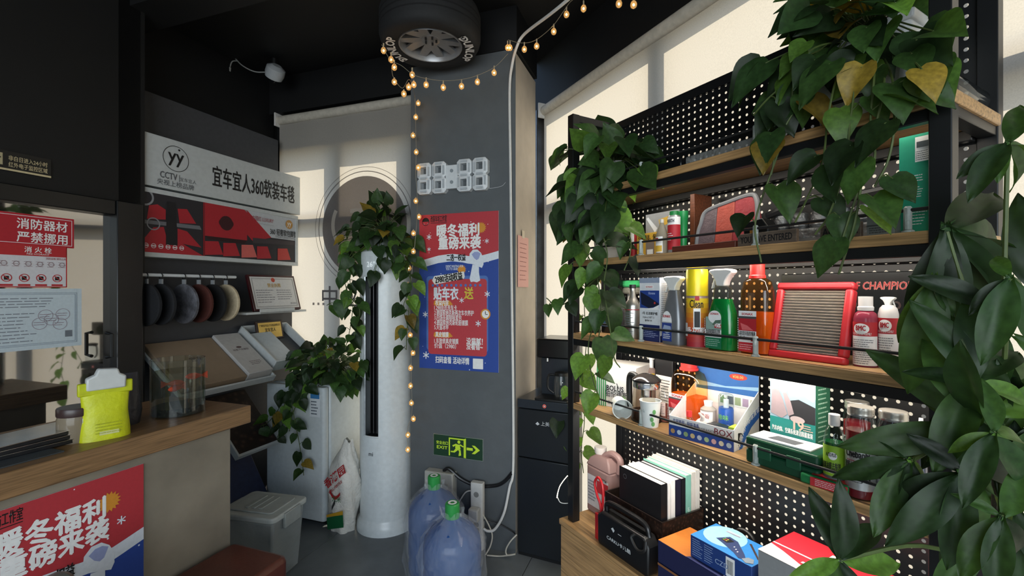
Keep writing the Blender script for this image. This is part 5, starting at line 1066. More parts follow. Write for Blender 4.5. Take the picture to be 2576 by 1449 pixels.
b = MB(GLASS); b.lathe([(r, 0), (r, h*.75), (r*.5, h*.9), (r*.5, h)], 24); b.build('bottle', t); b = MB(mat('#c07468', .2, kind='liquid', amt=.6)); b.lathe([(r*.94, .003), (r*.94, h*.5)], 24); b.build('liquid', t)
p = MB(ink('#c9b4ae')); p.rect(-r*.9, r*.9, h*.2, h*.6, 0, r+.001).m(GREY).lines(-r*.8, r*.8, h*.25, h*.55, 6, 0, .3, r+.0015); p.build('label', t)
# open display carton of fragrances
a0 = S.hitz(1682, 1096, Z4); a1 = S.hitz(1872, 1140, Z4); dirv = Vector((a1[0]-a0[0], a1[1]-a0[1])); wd = .20
rot = math.radians(9)
t = thing('display_carton', 'open blue and white display carton holding fragrance bottles', 'display carton', S, S.hit(1683, 0, 1.165)[0], 1.165, Z4, rot=rot)
CW = ink('#dfdedb'); bw = .205; bd = .165; hf, hb_ = .062, .15
b = MB(CW); b.box(0, bw, 0, .002, 0, hf); fr_ = b.build('front_wall', t, smooth=0)
b = MB(CW); b.box(0, bw, 0, bd, 0, .002); b.build('bottom', t, smooth=0)
b = MB(CW); b.box(0, bw, bd-.002, bd, 0, hb_+.055); bk = b.build('back_card', t, smooth=0)
for x in (0, bw-.002):
    b = MB(CW); b.prismx([(0, 0), (bd, 0), (bd, hb_), (0, hf)], x, x+.002); sd_ = b.build('side_wall', t, smooth=0)
p = MB(ink('#1f3f86')); p.rect(0, bw, 0, hf*.55, -.001).m(ink('#3f4f86')).text('车居两用 · 除味清香', .015, hf*.66, .018, -.001, .012, 'L', w=bw*.42).m(ink('#7a2c34')).text('BOX', bw-.03, hf*.62, .026, -.001, .01).m(GREY).text('FRAGRANCE', bw-.055, hf*.64, .011, -.001, 0, 'R')
for i in range(9): p.m(ink(('#b08a5a', '#b8cad8', '#88a070', '#c4b080', '#b4bcc8', '#9ab488', '#c8a0a0', '#c9c2a8', '#a8b8c0')[i])).disc(.014+.0222*i, hf*.26, .0075, -.0015, 14)
p.build('front_print', fr_, smooth=0)
p = MB(ink('#2d5f9c')); p.rect(0, bw, hb_-.02, hb_+.055, 0).m(ink('#86aac4')).flat([(0, hb_-.01), (bw, hb_+.0), (bw, hb_+.012), (bw*.5, hb_-.0), (0, hb_+.008)], -.0006).m(ink('#d8dcd8')).rect(0, bw, hb_-.06, hb_-.02, 0).m(ink('#b03a30')).disc(bw*.70, hb_+.035, .028, -.001, 20, .010).m(ink('#e0b060')).text('¥38.00', bw*.70, hb_+.031, .012, -.0018, .01)
for i in range(5): p.m(ink(('#7a9a70', '#52606a', '#8a9a78', '#9a88a0', '#b0b4a8')[i])).rect(bw*(.42+.115*i), bw*(.51+.115*i), hb_-.055, hb_-.03, -.001)
p.v = [(x, y+bd-.0032, z) for x, y, z in p.v]; p.build('back_print', bk, smooth=0)
p = MB(ink('#1f5ca8')); p.flat([(.01, 0), (.03, 0), (.06, .05), (.10, .082), (bd, .105), (bd, .07), (.11, .05), (.07, .02), (.05, 0)], 0).m(INKW).text('车居两用', .055, .035, .022, -.0006, .012, rot=.9).text('除味清香', .125, .078, .022, -.0006, .012, rot=.35); p.v = [(bw+.0006-y, x, z) for x, y, z in p.v]; p.build('side_print', t, smooth=0)
Mt = t.matrix_basis
def inbox(name, label, cat, x, y, group=None):
    q_ = Mt @ Vector((x, y, .0025)); return thing(name, label, cat, None, q_.x, q_.y, q_.z, group, rot=S.ang+rot)
o = inbox('mini_bottle', 'tiny clear bottle with red cap inside the display carton', 'bottle', .04, .05)
b = MB(GLASS); b.lathe([(.014, 0), (.014, .045), (.008, .055)], 16); b.build('bottle', o); b = MB(plastic('#d83030')); b.lathe([(.009, .055), (.009, .073), (0, .073)], 14); b.build('cap', o); p = MB(ink('#b0b4bc')); p.rect(-.018, .018, .01, .03, 0, .0145); p.build('label', o)
o = inbox('fragrance_bottle', 'white labelled fragrance bottle at the back of the display carton', 'bottle', .07, .115)
b = MB(mat('#d8d4cc', .3, kind='liquid', amt=.7)); b.lathe([(.024, 0), (.024, .075), (.012, .085)], 20); b.build('bottle', o); b = MB(WHITE); b.lathe([(.012, .085), (.014, .10), (0, .102)], 16); b.build('cap', o); p = MB(INKW); p.rect(-.025, .025, .035, .07, 0, .0245).m(ink('#b05050')).text('清香', 0, .05, .016, 0, 0, wrap=.025).m(ink('#5a8a50')).lines(-.018, .018, .04, .047, 1, 0, .3, .025); p.build('label', o)
o = inbox('blue_aerosol', 'blue aerosol with clear dome cap inside the display carton', 'aerosol can', .125, .12)
b = MB(plastic('#2350a0', .3)); b.lathe([(.022, 0), (.022, .085), (.02, .09)], 24); b.build('can', o); b = MB(mat('#e8eef0', .05, kind='glass')); b.lathe([(.0225, .088), (.0225, .125), (.018, .132), (0, .133)], 24, cap=False); b.build('dome_cap', o); b = MB(WHITE); b.lathe([(.008, .09), (.008, .115), (0, .116)], 12); b.build('nozzle', o); p = MB(ink('#7ec86a')); p.text('除味', 0, .055, .018, 0, .01, wrap=.0225).m(INKW).text('去烟了', 0, .03, .014, 0, .01, wrap=.0225); p.build('label', o)
o = inbox('wrapped_sweet', 'white plastic-wrapped bundle inside the display carton', 'bundle', .085, .055)
b = MB(mat('#d9cfcb', .35, bump=.8, scale=14)); b.sphere((0, 0, .03), .028, 14, 9, 1.05); b.tube([(0, -.01, .05), (.006, -.014, .066), (-.004, -.02, .078)], .008, 8, r1=.003); b.build('wrap', o, smooth=60)
o = inbox('dark_pouch', 'crumpled black pouch lying in the front of the display carton', 'pouch', .155, .05)
b = MB(mat('#141416', .3, bump=.8, scale=10)); b.loft([[(x+.01*math.sin(7*y+x*60), y*.8, z+.012*math.sin(40*x+y*50)) for x, y in ((-.05, -.03), (.045, -.035), (.05, .03), (-.04, .035))] for z in (0.0, .05)]); b.build('pouch', o, bevel=.006); b = MB(ink('#a8c23a')); b.box(.02, .045, -.02, .02, .052, .058); b.build('tag', o)
# car interior cleaner box
t, w, h = sbox('seat_cleaner_box', 'teal box picturing pale car seats', 'box', 1938, 2052, 960, 1.255, Z4, .07)
h = .222
b = MB(ink('#1f7a6c')); b.box(-w, w, 0, .07, 0, h); b.build('carton', t, bevel=.001)
p = MB(ink('#8fa6b4')); p.rect(-w, w, h*.52, h, -.001).m(ink('#2a2a2e')).flat([(-w*.1, h*.52), (w, h*.52), (w, h*.72), (w*.3, h*.78), (-w*.2, h*.74)], -.0015)
p.m(ink('#9c8a8e')).flat([(-w*.95, h*.56), (-w*.45, h*.52), (-w*.2, h*.58), (-w*.4, h*.75), (-w*.6, h*.86), (-w*.9, h*.86)], -.002).flat([(-w*.15, h*.56), (w*.1, h*.6), (-w*.05, h*.74), (-w*.25, h*.84), (-w*.4, h*.83)], -.0018).m(ink('#b8a8a8')).flat([(-w*.85, h*.87), (-w*.6, h*.87), (-w*.62, h*.96), (-w*.84, h*.97)], -.002).flat([(-w*.36, h*.85), (-w*.22, h*.85), (-w*.24, h*.92), (-w*.35, h*.92)], -.002).disc(w*.25, h*.54, w*.32, -.0022, 20, h*.04)
p.m(ink('#dfe3e4')).flat([(-w*.2, h*.95), (w*.9, h*.78), (w, h*.82), (w, h), (0, h)], -.0013).m(ink('#1f7f78')).rect(-w, w, 0, h*.52, -.0012)
p.m(ink('#d0b0a0')).text('19', w*.3, h*.42, .034, -.002, .03, w=.025).lines(w*.5, w*.92, h*.42, h*.5, 3, -.002, .4).m(INKW).text('汽车内饰、空调系统清洁除菌套装', 0, h*.36, .015, -.002, .012, w=w*1.8)
for x in (-.45, .45): p.m(ink('#3a4a44')).rect(w*x-w*.34, w*x+w*.34, h*.02, h*.31, -.002).m(INKW).rect(w*x-w*.15, w*x+w*.26, h*.06, h*.29, -.0024).m(ink('#8fa0a0')).rect(w*x-w*.12, w*x+w*.22, h*.13, h*.22, -.0028)
p.m(LOGO).text('SONAX', -w*.4, h*.25, .008, -.003, .01).m(INKB).text('Interior', w*.5, h*.25, .009, -.003, 0).m(ink('#1d6a50')).rect(w*.32, w*.7, h*.06, h*.12, -.003); p.build('front_print', t, smooth=0)
q = MB(ink('#2d6a50')); q.rect(0, .07, 0, h, 0).m(ink('#9cc0a8')).lines(.01, .06, h*.3, h*.95, 12, -.0005, .3); q.v = [(w+.0006-y, x, z) for x, y, z in q.v]; q.build('side_print', t, smooth=0)
# green tool case with a leaflet on it
cu0, cu1 = S.hit(1876, 0, 1.165)[0], S.hit(2062, 0, 1.165)[0]; cw = (cu1-cu0)/2; chh = .068
t = thing('green_case', 'dark green plastic case with a white leaflet on its lid', 'case', S, (cu0+cu1)/2-.004, 1.168, Z4)
GP = plastic('#14462f', .35)
b = MB(GP); b.rbox(-cw, cw, 0, .085, 0, chh*.5, .008); b.build('bottom_shell', t, bevel=.004); b = MB(GP); b.rbox(-cw, cw, -.001, .086, chh*.52, chh, .008); b.build('lid', t, bevel=.005)
for x in (-.4, .4): b = MB(plastic('#1b5238')); b.box(cw*x-.018, cw*x+.018, -.006, .0, chh*.3, chh*.75); b.build('latch', t, bevel=.002)
lf = thing('leaflet', 'white folded leaflet with a grey picture lying on the green case', 'leaflet', S, (cu0+cu1)/2-.012, 1.212, Z4+chh+.0005, rot=.06)
b = MB(ink('#dcdde0')); b.box(-cw*.82, cw*.8, -.036, .036, 0, .003); b.build('sheet', lf); p = MB(ink('#55575c')); p.flat([(-cw*.4, -.02), (cw*.35, -.022), (cw*.42, .012), (-cw*.3, .018)], 0).m(ink('#8c8f94')).lines(-cw*.78, -cw*.35, .004, .03, 3, 0, .2); p.v = [(x, z, .0036) for x, y, z in p.v]; p.build('print', lf, smooth=0)
t, r, h = scyl('green_label_bottle', 'small bottle of green liquid with a lime label and white cap', 'bottle', 2071, 2127, 1042, 1.19, Z4)
hb = h*.85; b = MB(GLASS); b.lathe([(r*.96, 0), (r, .005), (r, hb*.76), (r*.8, hb*.92), (r*.5, hb)], 28); b.build('bottle', t, smooth=40)
b = MB(mat('#1c7a40', .15, kind='liquid', amt=.65)); b.lathe([(r*.95, .004), (r*.95, hb*.74)], 28); b.build('liquid', t); b = MB(plastic('#e0dedb')); b.lathe([(r*.52, hb), (r*.54, hb+.003), (r*.54, h), (0, h)], 24); b.build('cap', t)
w_ = r+.0008; p = MB(ink('#8db82a')); p.rect(-r*2.4, r*2.4, hb*.22, hb*.70, 0, w_).m(ink('#55585c')).rect(-r*2.4, r*2.4, .004, hb*.22, 0, w_).m(INKW).disc(r*.3, hb*.54, r*.42, 0, 20, wrap=w_+.0006).m(INKB).text('AUTO PLUS', r*.15, hb*.53, .012, 0, .01, wrap=w_+.0012, w=r*1.0).text('玻璃油膜去除剂', r*.1, hb*.34, .017, 0, .012, wrap=w_+.0008, w=r*1.9).m(INKW).text('GLASS DETERGENT', r*.1, hb*.27, .009, 0, .01, wrap=w_+.0008, w=r*1.5); p.build('label', t)
def jar(label, p0, p1, ytop, v, mirror=False):
    t, r, h = scyl('polish_jar', label, 'jar', p0, p1, ytop, v, Z4, 'wide jars of red polish'); hb = h*.90
    b = MB(GLASS); b.lathe([(r*.97, 0), (r, .005), (r, hb*.90), (r*.86, hb)], 32); b.build('jar', t, smooth=40)
    b = MB(mat('#a02832', .2, kind='liquid', amt=.78)); b.lathe([(r*.96, .003), (r*.96, hb*.82)], 32); b.build('liquid', t)
    b = MB(mat('#c8c4bc', .28, .85, amt=.05)); b.lathe([(r*.86, hb), (r*.9, hb+.004), (r*.87, hb+.008), (r*.9, hb+.013), (r*.88, hb+.018), (r*.88, h-.003), (r*.85, h), (0, h)], 32); b.build('lid', t, smooth=25)
    w_ = r+.0008; p = MB(mat('#b9bab8', .3, .6, amt=.06)); p.rect(-r*2.2, r*2.2, hb*.12, hb*.62, 0, w_)
    p.m(INKB).text('Chebanlv', r*(.15 if not mirror else -.9), hb*.51, .022, 0, .03, w=r*1.7, wrap=w_+.0006).m(ink('#9a4a50')).lines(-r*.6, r*.2, hb*.45, hb*.48, 1, 0, .4, w_+.0006).m(INKB).text('镀膜上光剂', -r*.2, hb*.37, .018, 0, .01, wrap=w_+.0006, w=r*1.2).m(ink('#3a3a3c')).lines(-r*.6, r*.7, hb*.2, hb*.34, 5, 0, .25, w_+.0006).m(INKB).text('1:0', r*.75, hb*.27, .02, 0, .01, wrap=w_+.0006).text('1:1', r*.75, hb*.22, .02, 0, .01, wrap=w_+.0006)
    if mirror: p.lines(-r*.1, r*1.4, hb*.16, hb*.58, 12, 0, .25, w_+.0009)
    p.build('label', t)
jar('wide jar of red polish with silver lid beside the small green bottle', 2126, 2206, 1022, 1.19)
jar('wide jar of red polish with a label of small print by the shelf post', 2204, 2292, 1033, 1.21, True)
jar('wide jar with silver lid standing behind the other red jars', 2120, 2192, 1009, 1.30)
pu, pv = S.hit(2064, 1200, 1.172)[0], 1.172
t = thing('red_packet', 'crumpled green and red packet lying at the front edge of the fourth board', 'packet', S, pu+.015, 1.182, Z4, rot=.1)
b = MB(mat('#1f7a44', .35, bump=.4, scale=14)); b.loft([[(-.055, y0, z), (.045, y0-.004, z), (.045, y1, z*.9), (-.055, y1, z)] for y0, y1, z in ((-.024, .02, 0), (-.022, .022, .024))]); b.build('wrapper', t, bevel=.005)
p = MB(ink('#c02a30')); p.rect(-.03, .045, .002, .022, -.029).m(INKW).lines(-.02, .04, .004, .02, 4, -.0295, .25); p.v = [(x, y+.004 if False else y, z) for x, y, z in p.v]; p.build('print', t, smooth=0)
q = MB(ink('#c02a30')); q.add([(-.03, -.022, .0262), (.045, -.024, .0245), (.045, .02, .0235), (-.03, .02, .0262)], [(0, 1, 2, 3)]); q.build('top_print', t, smooth=0)
t, r, h = scyl('silver_spray', 'slim silver bottle with white tip beside the right shelf post', 'bottle', 2300, 2334, 1052, 1.26, Z4)
b = MB(mat('#7a7c88', .25, .8)); b.lathe([(r, 0), (r, h*.55), (r*.5, h*.8), (r*.4, h*.85)], 24); b.build('body', t, smooth=40); b = MB(WHITE); b.lathe([(r*.4, h*.85), (r*.35, h), (0, h)], 16); b.build('tip', t)

# ---------------- second board
t, w, h = sbox('yellow_display_box', 'yellow carton printed with black Chinese words and spray cans', 'carton', 1602, 1662, 560, 1.24, Z2, .05)
h = .085; b = MB(ink('#d8a83c')); b.box(-w, w, 0, .05, 0, h); b.build('carton', t, bevel=.001)
b = MB(ink('#8a8c8e')); b.box(-w, w+.04, .046, .05, h, h+.075); bk = b.build('back_card', t, smooth=0)
p = MB(ink('#c8ccd0')); p.flat([(-w+.003, h+.06), (-w+.012, h+.065), (0, h+.02), (-w*.2, h+.005)], .0).m(ink('#c09a38')).flat([(w*.1, h+.05), (w*1.2, h+.06), (w*1.2, h+.035), (w*.2, h+.022)], 0).m(INKB).flat([(w*.3, h+.046), (w*.4, h+.04), (w*.25, h+.034)], -.0005); p.v = [(x, y+.0455, z) for x, y, z in p.v]; p.build('back_print', bk, smooth=0)
p = MB(INKB); p.text('引擎清洁、保护', 0, h*.72, .02, -.001, .02, w=w*1.7).m(ink('#8a7a70')).rect(-w*.2, w*.5, h*.05, h*.6, -.001).m(INKW).rect(-w*.1, w*.4, h*.1, h*.3, -.0015); p.build('front_print', t, smooth=0)
t, r, h = scyl('red_can_small', 'slim red and white can at the end of the second board', 'can', 1586, 1602, 575, 1.26, Z2)
b = MB(ink('#b83038')); b.lathe([(r, 0), (r, h)], 18); b.build('can', t); p = MB(INKW); p.rect(-r, r, h*.4, h*.9, 0, r+.001); p.build('label', t)
t, r, h = scyl('clear_spray_bottle', 'slim translucent bottle with tapered neck and small white label', 'bottle', 1650, 1680, 552, 1.205, Z2)
b = MB(mat('#c9c4b4', .2, kind='liquid', amt=.6)); b.lathe([(r, 0), (r, h*.55), (r*.75, h*.7), (r*.35, h*.88), (r*.3, h*.95)], 24); b.build('body', t, smooth=45); b = MB(plastic('#cfcac0')); b.lathe([(r*.36, h*.9), (r*.36, h), (0, h)], 14); b.build('cap', t); p = MB(INKW); p.rect(-r*1.2, r*.9, h*.05, h*.5, 0, r+.001).m(LOGO).rect(-r*.8, r*.1, h*.4, h*.47, 0, r+.0015).m(ink('#d8b040')).rect(-r*.6, r*.8, h*.08, h*.25, 0, r+.0015); p.build('label', t)
t, r, h = scyl('red_spray_can', 'red and white lubricant can with green cap on the second board', 'aerosol can', 1680, 1712, 532, 1.225, Z2)
b = MB(mat('#c8c8c8', .3, .7)); b.lathe([(r, 0), (r, h*.86), (r*.9, h*.9)], 24); b.build('can', t); b = MB(plastic('#1d7a3c')); b.lathe([(r*.75, h*.9), (r*.72, h), (0, h)], 20); b.build('cap', t)
p = MB(INKW); p.rect(-r*2, r*2, h*.68, h*.86, 0, r+.001).m(ink('#b82430')).rect(-r*2, r*2, h*.1, h*.68, 0, r+.001).m(INKB).text('WURTH', 0, h*.73, .016, 0, .02, wrap=r+.0016, w=r*1.5).m(INKW).lines(-r*.8, r*.6, h*.3, h*.5, 4, 0, .3, r+.0016); p.build('label', t)
t, r, h = scyl('green_funnel', 'green plastic funnel bottle beside the lubricant can', 'bottle', 1706, 1732, 532, 1.27, Z2)
b = MB(plastic('#1f8a48')); b.lathe([(r*.62, 0), (r*.75, h*.3), (r*.9, h*.82), (r*1.0, h*.84), (r*1.0, h), (0, h)], 22); b.build('body', t)
t, w, h = sbox('wood_sample', 'narrow reddish wood board standing on the second board', 'board', 1736, 1747, 478, 1.30, Z2, .02)
b = MB(mat('#6b3a22', .4, kind='wood')); b.box(-max(w, .008), max(w, .008), 0, .09, 0, .205); b.build('board', t, bevel=.001)
# leather headrest sample with grey piping
cu0, cu1 = S.hit(1752, 0, 1.26)[0], S.hit(1900, 0, 1.26)[0]; cw = (cu1-cu0)/2
t = thing('seat_cushion_sample', 'red and grey car seat cushion sample with grey piping', 'cushion', S, (cu0+cu1)/2, 1.262, Z2+.005, tilt=-math.radians(8)); hh = .15
out = [(-cw, 0), (cw, 0), (cw*1.0, hh*.6), (cw*.92, hh*.95), (cw*.7, hh*1.05), (0, hh*.98), (-cw*.75, hh*.86), (-cw*.9, hh*.6)]
cols = [(-1, -.35, '#5e5054'), (-.35, .25, '#a8483a'), (.25, 1, '#983038')]
def clip_(x0, x1):
    res = []
    def top(x):
        P_ = sorted([q_ for q_ in out[2:]]); 
        for (a, c), (d, e) in zip(P_, P_[1:]):
            if a <= x <= d: return c+(e-c)*(x-a)/max(1e-6, d-a)
        return hh*.5
    xs = [x0+(x1-x0)*i/5 for i in range(6)]
    return [(x0, 0), (x1, 0)]+[(x, max(.02, top(x))) for x in xs[::-1]]
for a, c, hx in cols:
    b = MB(mat(hx, .6, bump=.3, scale=30)); b.prism(clip_(cw*a, cw*c*.999), -.006, .02); b.build('panel', t, bevel=.004)
b = MB(plastic('#7d7f82', .5)); b.tube(smooth_path([(x, -.004, z) for x, z in [out[0], (-cw*.98, hh*.4)]+out[:0]+[out[7], out[6], out[5], out[4], out[3], out[2], out[1]]], 5), .007, 8); b.build('piping', t)
t, w, h = sbox('black_clip_gadget', 'black plastic gadget with an orange window beside the seat cushion', 'gadget', 1872, 1932, 535, 1.19, Z2, .06)
b = MB(plastic('#101112')); b.prism([(-w, .0), (w, .0), (w*1.0, .05), (w*.5, .075), (-w*.6, .07), (-w*1.1, .055)], 0, .05); b.build('body', t, bevel=.003); p = MB(ink('#d89a48')); p.rect(-w*.5, w*.0, .03, .05, -.001); p.build('window', t)
t = thing('engine_model', 'grey metal engine part lying along the back of the second board', 'engine part', S, S.hit(2080, 0, 1.33)[0], 1.33, Z2)
EM = mat('#6b6e70', .4, .6, amt=.5, scale=30, bump=.5)
b = MB(EM); b.box(-.16, .17, -.02, .06, 0, .05); b.build('block', t, bevel=.006)
for i in range(6): b = MB(EM); b.lathe([(.022, .05), (.026, .06), (.02, .095), (.012, .10)], 14, -.13+.052*i, .02); b.build('cylinder', t)
b = MB(plastic('#2a2c2e')); b.tube(smooth_path([(-.16, 0, .10), (-.05, .01, .13), (.06, .0, .12), (.17, .01, .13)]), .012); b.build('pipe', t)
b = MB(mat('#9a9ea0', .3, .8)); b.box(-.15, .16, -.026, -.02, .01, .022); b.build('edge_strip', t)
def plaque(label, p0, p1, txt, al):
    a, c = S.hit(p0, 0, 1.162)[0], S.hit(p1, 0, 1.162)[0]; w = (c-a)/2
    t = thing('wooden_sign', label, 'sign', S, (a+c)/2, 1.168, Z2, 'strip signs on the second board')
    b = MB(mat('#5d5044', .6, kind='wood')); b.box(-w, w, 0, .012, 0, .034); b.build('strip', t, bevel=.001); p = MB(INKB); p.text(txt, 0, .009, .024, -.001, .015, w=w*1.75); p.build('lettering', t, smooth=0)
plaque('brown strip sign reading YOU HAVE ENTERED on the second board edge', 1852, 2000, 'YOU HAVE ENTERED', 'L')
plaque('brown strip sign ending in the word AREA on the second board edge', 2060, 2162, 'AL AREA', 'R')
t, w, h = sbox('brown_tray', 'reddish brown flat wooden tray under the cushion sample', 'tray', 1690, 1850, 620, 1.172, Z2, .06)
b = MB(mat('#5a2c1e', .5, kind='wood')); b.box(-w, w, 0, .06, 0, .02); b.build('tray', t, bevel=.002)
t, w, h = sbox('grey_carton', 'grey printed carton at the right end of the second board', 'carton', 2180, 2250, 545, 1.17, Z2, .06)
b = MB(ink('#7c807e')); b.box(-w, w, 0, .06, 0, .045); b.build('carton', t, bevel=.001); p = MB(ink('#4a4d4c')); p.rect(-w, w, .02, .023, -.001).lines(-w*.8, w*.8, .004, .018, 3, -.001); p.build('print', t, smooth=0)
t, w, h = sbox('green_brochure', 'tall green brochure card with white print behind the right shelf post', 'brochure', 2262, 2345, 320, 1.20, Z2, .006)
h = .205
b = MB(ink('#1f9a78')); b.box(-w, w, 0, .006, 0, h); b.build('card', t, smooth=0); p = MB(INKW); p.rect(w*.0, w, h*.72, h*.97, -.001).m(ink('#4a5458')).rect(w*.1, w*.9, h*.86, h*.92, -.002).lines(w*.05, w*.9, h*.73, h*.83, 5, -.002, .35).m(INKW).lines(-w*.7, w*.8, h*.52, h*.6, 3, -.001, .3).lines(-w*.3, w*.5, h*.36, h*.48, 5, -.001, .35).lines(-w*.7, w*.8, h*.08, h*.26, 6, -.001, .25); p.build('print', t, smooth=0)

# ---------------- top board
t, w, h = sbox('black_tray', 'shallow black plastic tray at the front of the top board', 'tray', 1575, 1712, 395, 1.175, Z1, .12)
b = MB(plastic('#101214', .15)); b.box(-w, w, 0, .12, 0, .004); b.box(-w, w, 0, .003, .004, .03); b.box(-w, w, .117, .12, .004, .03); b.box(-w, -w+.003, .003, .117, .004, .03); b.box(w-.003, w, .003, .117, .004, .03); b.build('tray', t, bevel=.001)
t, w, h = sbox('clear_tray', 'clear plastic sleeve lying along the top board edge', 'sleeve', 1722, 1905, 330, 1.18, Z1, .1)
b = MB(mat('#d8dcd8', .1, kind='film', amt=.2, scale=30)); b.rbox(-w, w, 0, .09, 0, .03, .01); b.build('sleeve', t, bevel=.004)
t = thing('glass_tube', 'clear round plastic bottle lying at the right end of the top board', 'bottle', S, U1-.032, 1.232, Z1+.029); ax = S.w(0, 1)-S.w(0, 0); t.rotation_euler = ax.to_track_quat('Z', 'Y').to_euler()
b = MB(mat('#e6ecea', .05, kind='glass')); b.lathe([(0, -.04), (.022, -.04), (.028, -.034), (.028, .15), (.02, .165), (0, .168)], 28, cap=False); b.build('bottle', t, smooth=40)

# ---------------- on the cabinet
t = thing('pink_jug', 'translucent pink plastic canister with a handle in the corner of the cabinet', 'canister', S, S.hit(1535, 0, 1.33)[0]-.02, 1.325, ZC)
PJ = mat('#c9a8a4', .3, kind='liquid', amt=.75); jh = .27
b = MB(PJ); b.rbox(-.075, .075, -.05, .05, 0, jh*.72, .02); b.loft([[(x*q_, y*q_, z) for x, y in ((-.075, -.05), (.075, -.05), (.075, .05), (-.075, .05))] for q_, z in ((1, jh*.72), (.8, jh*.84), (.5, jh*.9))]); b.build('body', t, bevel=.006)
b = MB(PJ); b.tube(smooth_path([(-.01, 0, jh*.88), (.04, 0, jh*.97), (.085, 0, jh*.92), (.08, 0, jh*.72)]), .014, 10); b.build('handle', t); b = MB(plastic('#cfc8c2')); b.lathe([(.024, jh*.9), (.026, jh*.92), (.026, jh), (0, jh)], 20, -.035, 0); b.build('cap', t)
p = MB(ink('#c9c4c4')); p.rect(-.06, .07, .03, .16, -.051).m(ink('#b82c34')).rect(.0, .07, .1, .15, -.052).m(INKB).text('WURTH', .03, .155, .016, -.052, .02).m(GREY).lines(-.055, -.005, .05, .14, 7, -.052, .3); p.build('label', t, smooth=0)
bx0, bx1 = S.hit(1521, 0, 1.205)[0], S.hit(1665, 0, 1.205)[0]; bw = (bx1-bx0)/2
t = thing('patterned_box', 'brown patterned box holding a row of books', 'box', S, (bx0+bx1)/2, 1.207, ZC)
PAT = mat('#2b1a12', .45, kind='checks', scale=80); bh = .165; bd = .212
b = MB(PAT); b.box(-bw, bw, 0, .004, .004, bh); b.box(-bw, bw, bd-.004, bd, .004, bh); b.box(-bw, -bw+.004, .004, bd-.004, .004, bh); b.box(bw-.004, bw, .004, bd-.004, .004, bh); b.box(-bw, bw, 0, bd, 0, .004); b.build('walls', t, smooth=0)
b = MB(plastic('#1a1210')); 
for x0, x1, y0, y1 in ((-bw, bw, -.001, .005), (-bw, bw, bd-.005, bd+.001), (-bw-.001, -bw+.005, .005, bd-.005), (bw-.005, bw+.001, .005, bd-.005)): b.box(x0, x1, y0, y1, bh, bh+.002)
b.build('edge_binding', t, smooth=0)
BT = t.matrix_basis
bk = [('#131316', .030, .283, 'thick black hardback book at the front of the patterned box'), ('#d8d6d2', .012, .280, 'thin white book behind the black hardback'), ('#e0dedb', .020, .286, 'white book third from the front of the patterned box'), ('#1c1a2c', .026, .284, 'dark navy book in the patterned box'), ('#14141c', .020, .282, 'slim black book behind the navy book'), ('#7fb8a8', .026, .288, 'pale green book with a white printed spine'), ('#d2cdc4', .018, .292, 'cream book behind the pale green book'), ('#dcd8d0', .022, .296, 'off-white book at the back against the pegboard side')]
yy = .008
for hx, th, hh, lb in bk:
    q_ = BT @ Vector((bw-.012-.1, yy, .005)); o = thing('book', lb, 'book', None, q_.x, q_.y, q_.z, 'books in the patterned box', rot=S.ang)
    cv = mat(hx, .4, amt=.06); Wd = .15/2; ln = .1
    b = MB(cv); b.box(-ln, ln, 0, .0018, 0, hh); b.box(-ln, ln, th-.0018, th, 0, hh); b.box(ln-.002, ln, .0018, th-.0018, 0, hh); b.build('cover', o, smooth=0)
    b = MB(ink('#e6e2da')); b.box(-ln+.003, ln-.0022, .002, th-.002, .003, hh-.003); b.build('pages', o, smooth=0)
    if hx == '#131316': p = MB(ink('#4a4a4e')); p.ring(-ln+.03, hh-.03, .007, .009, -.001, 16); p.build('emblem', o)
    if hx == '#7fb8a8': p = MB(INKW); p.text('Handbook', 0, 0, .014, 0, .0); p.v = [(ln+.0006, th*.65-z, hh*.5-x) for x, y, z in p.v]; p.build('spine_print', o)
    yy += th+.0035
# black jump starter with handle
ju0, ju1 = S.hit(1512, 0, 1.158)[0], S.hit(1640, 0, 1.158)[0]; jw = (ju1-ju0)/2
t = thing('jump_starter', 'black portable jump starter with a carrying handle on the cabinet edge', 'power pack', S, (ju0+ju1)/2, 1.140, ZC); jh = .125
b = MB(plastic('#121315', .4)); b.prism([(-jw, .008), (-jw+.01, 0), (jw-.01, 0), (jw, .008), (jw, jh*.78), (jw-.02, jh), (-jw+.02, jh), (-jw, jh*.86)], 0, .055); b.build('body', t, bevel=.006)
b = MB(plastic('#0f1012', .35)); b.tube(smooth_path([(-jw+.02, .028, jh-.005), (-jw+.03, .028, jh+.03), (0, .028, jh+.036), (jw-.04, .028, jh+.03), (jw-.02, .028, jh-.005)]), .009, 10); b.build('handle', t)
b = MB(BLACK); b.tube(smooth_path([(jw*.55, -.004, jh*.98), (jw*.5, -.012, jh*.86), (jw*.72, -.014, jh*.66), (jw*.95, -.010, jh*.74), (jw*.92, 0, jh*.95)]), .006, 8); b.build('cable_loop', t)
p = MB(ink('#d0d4d4')); p.text('CARKU卡儿酷', -jw*.1, jh*.34, .016, -.001, .015, w=jw*.95).flat([(-jw*.4, jh*.70), (-jw*.32, jh*.76), (-jw*.25, jh*.70), (-jw*.3, jh*.62)], -.001).rect(-jw*.12, jw*.02, jh*.66, jh*.675, -.001); p.build('print', t, smooth=0)
cl = [S.w(*a) for a in ((ju0+.0, 1.165, ZC+.05), (ju0-.012, 1.165, ZC+.13), (ju0-.03, 1.165, ZC+.16), (ju0-.05, 1.17, ZC+.20), (ju0-.035, 1.175, ZC+.225), (ju0-.012, 1.175, ZC+.20), (ju0-.005, 1.17, ZC+.13), (ju0-.012, 1.155, ZC+.06), (ju0-.012, 1.15, ZC+.03))]
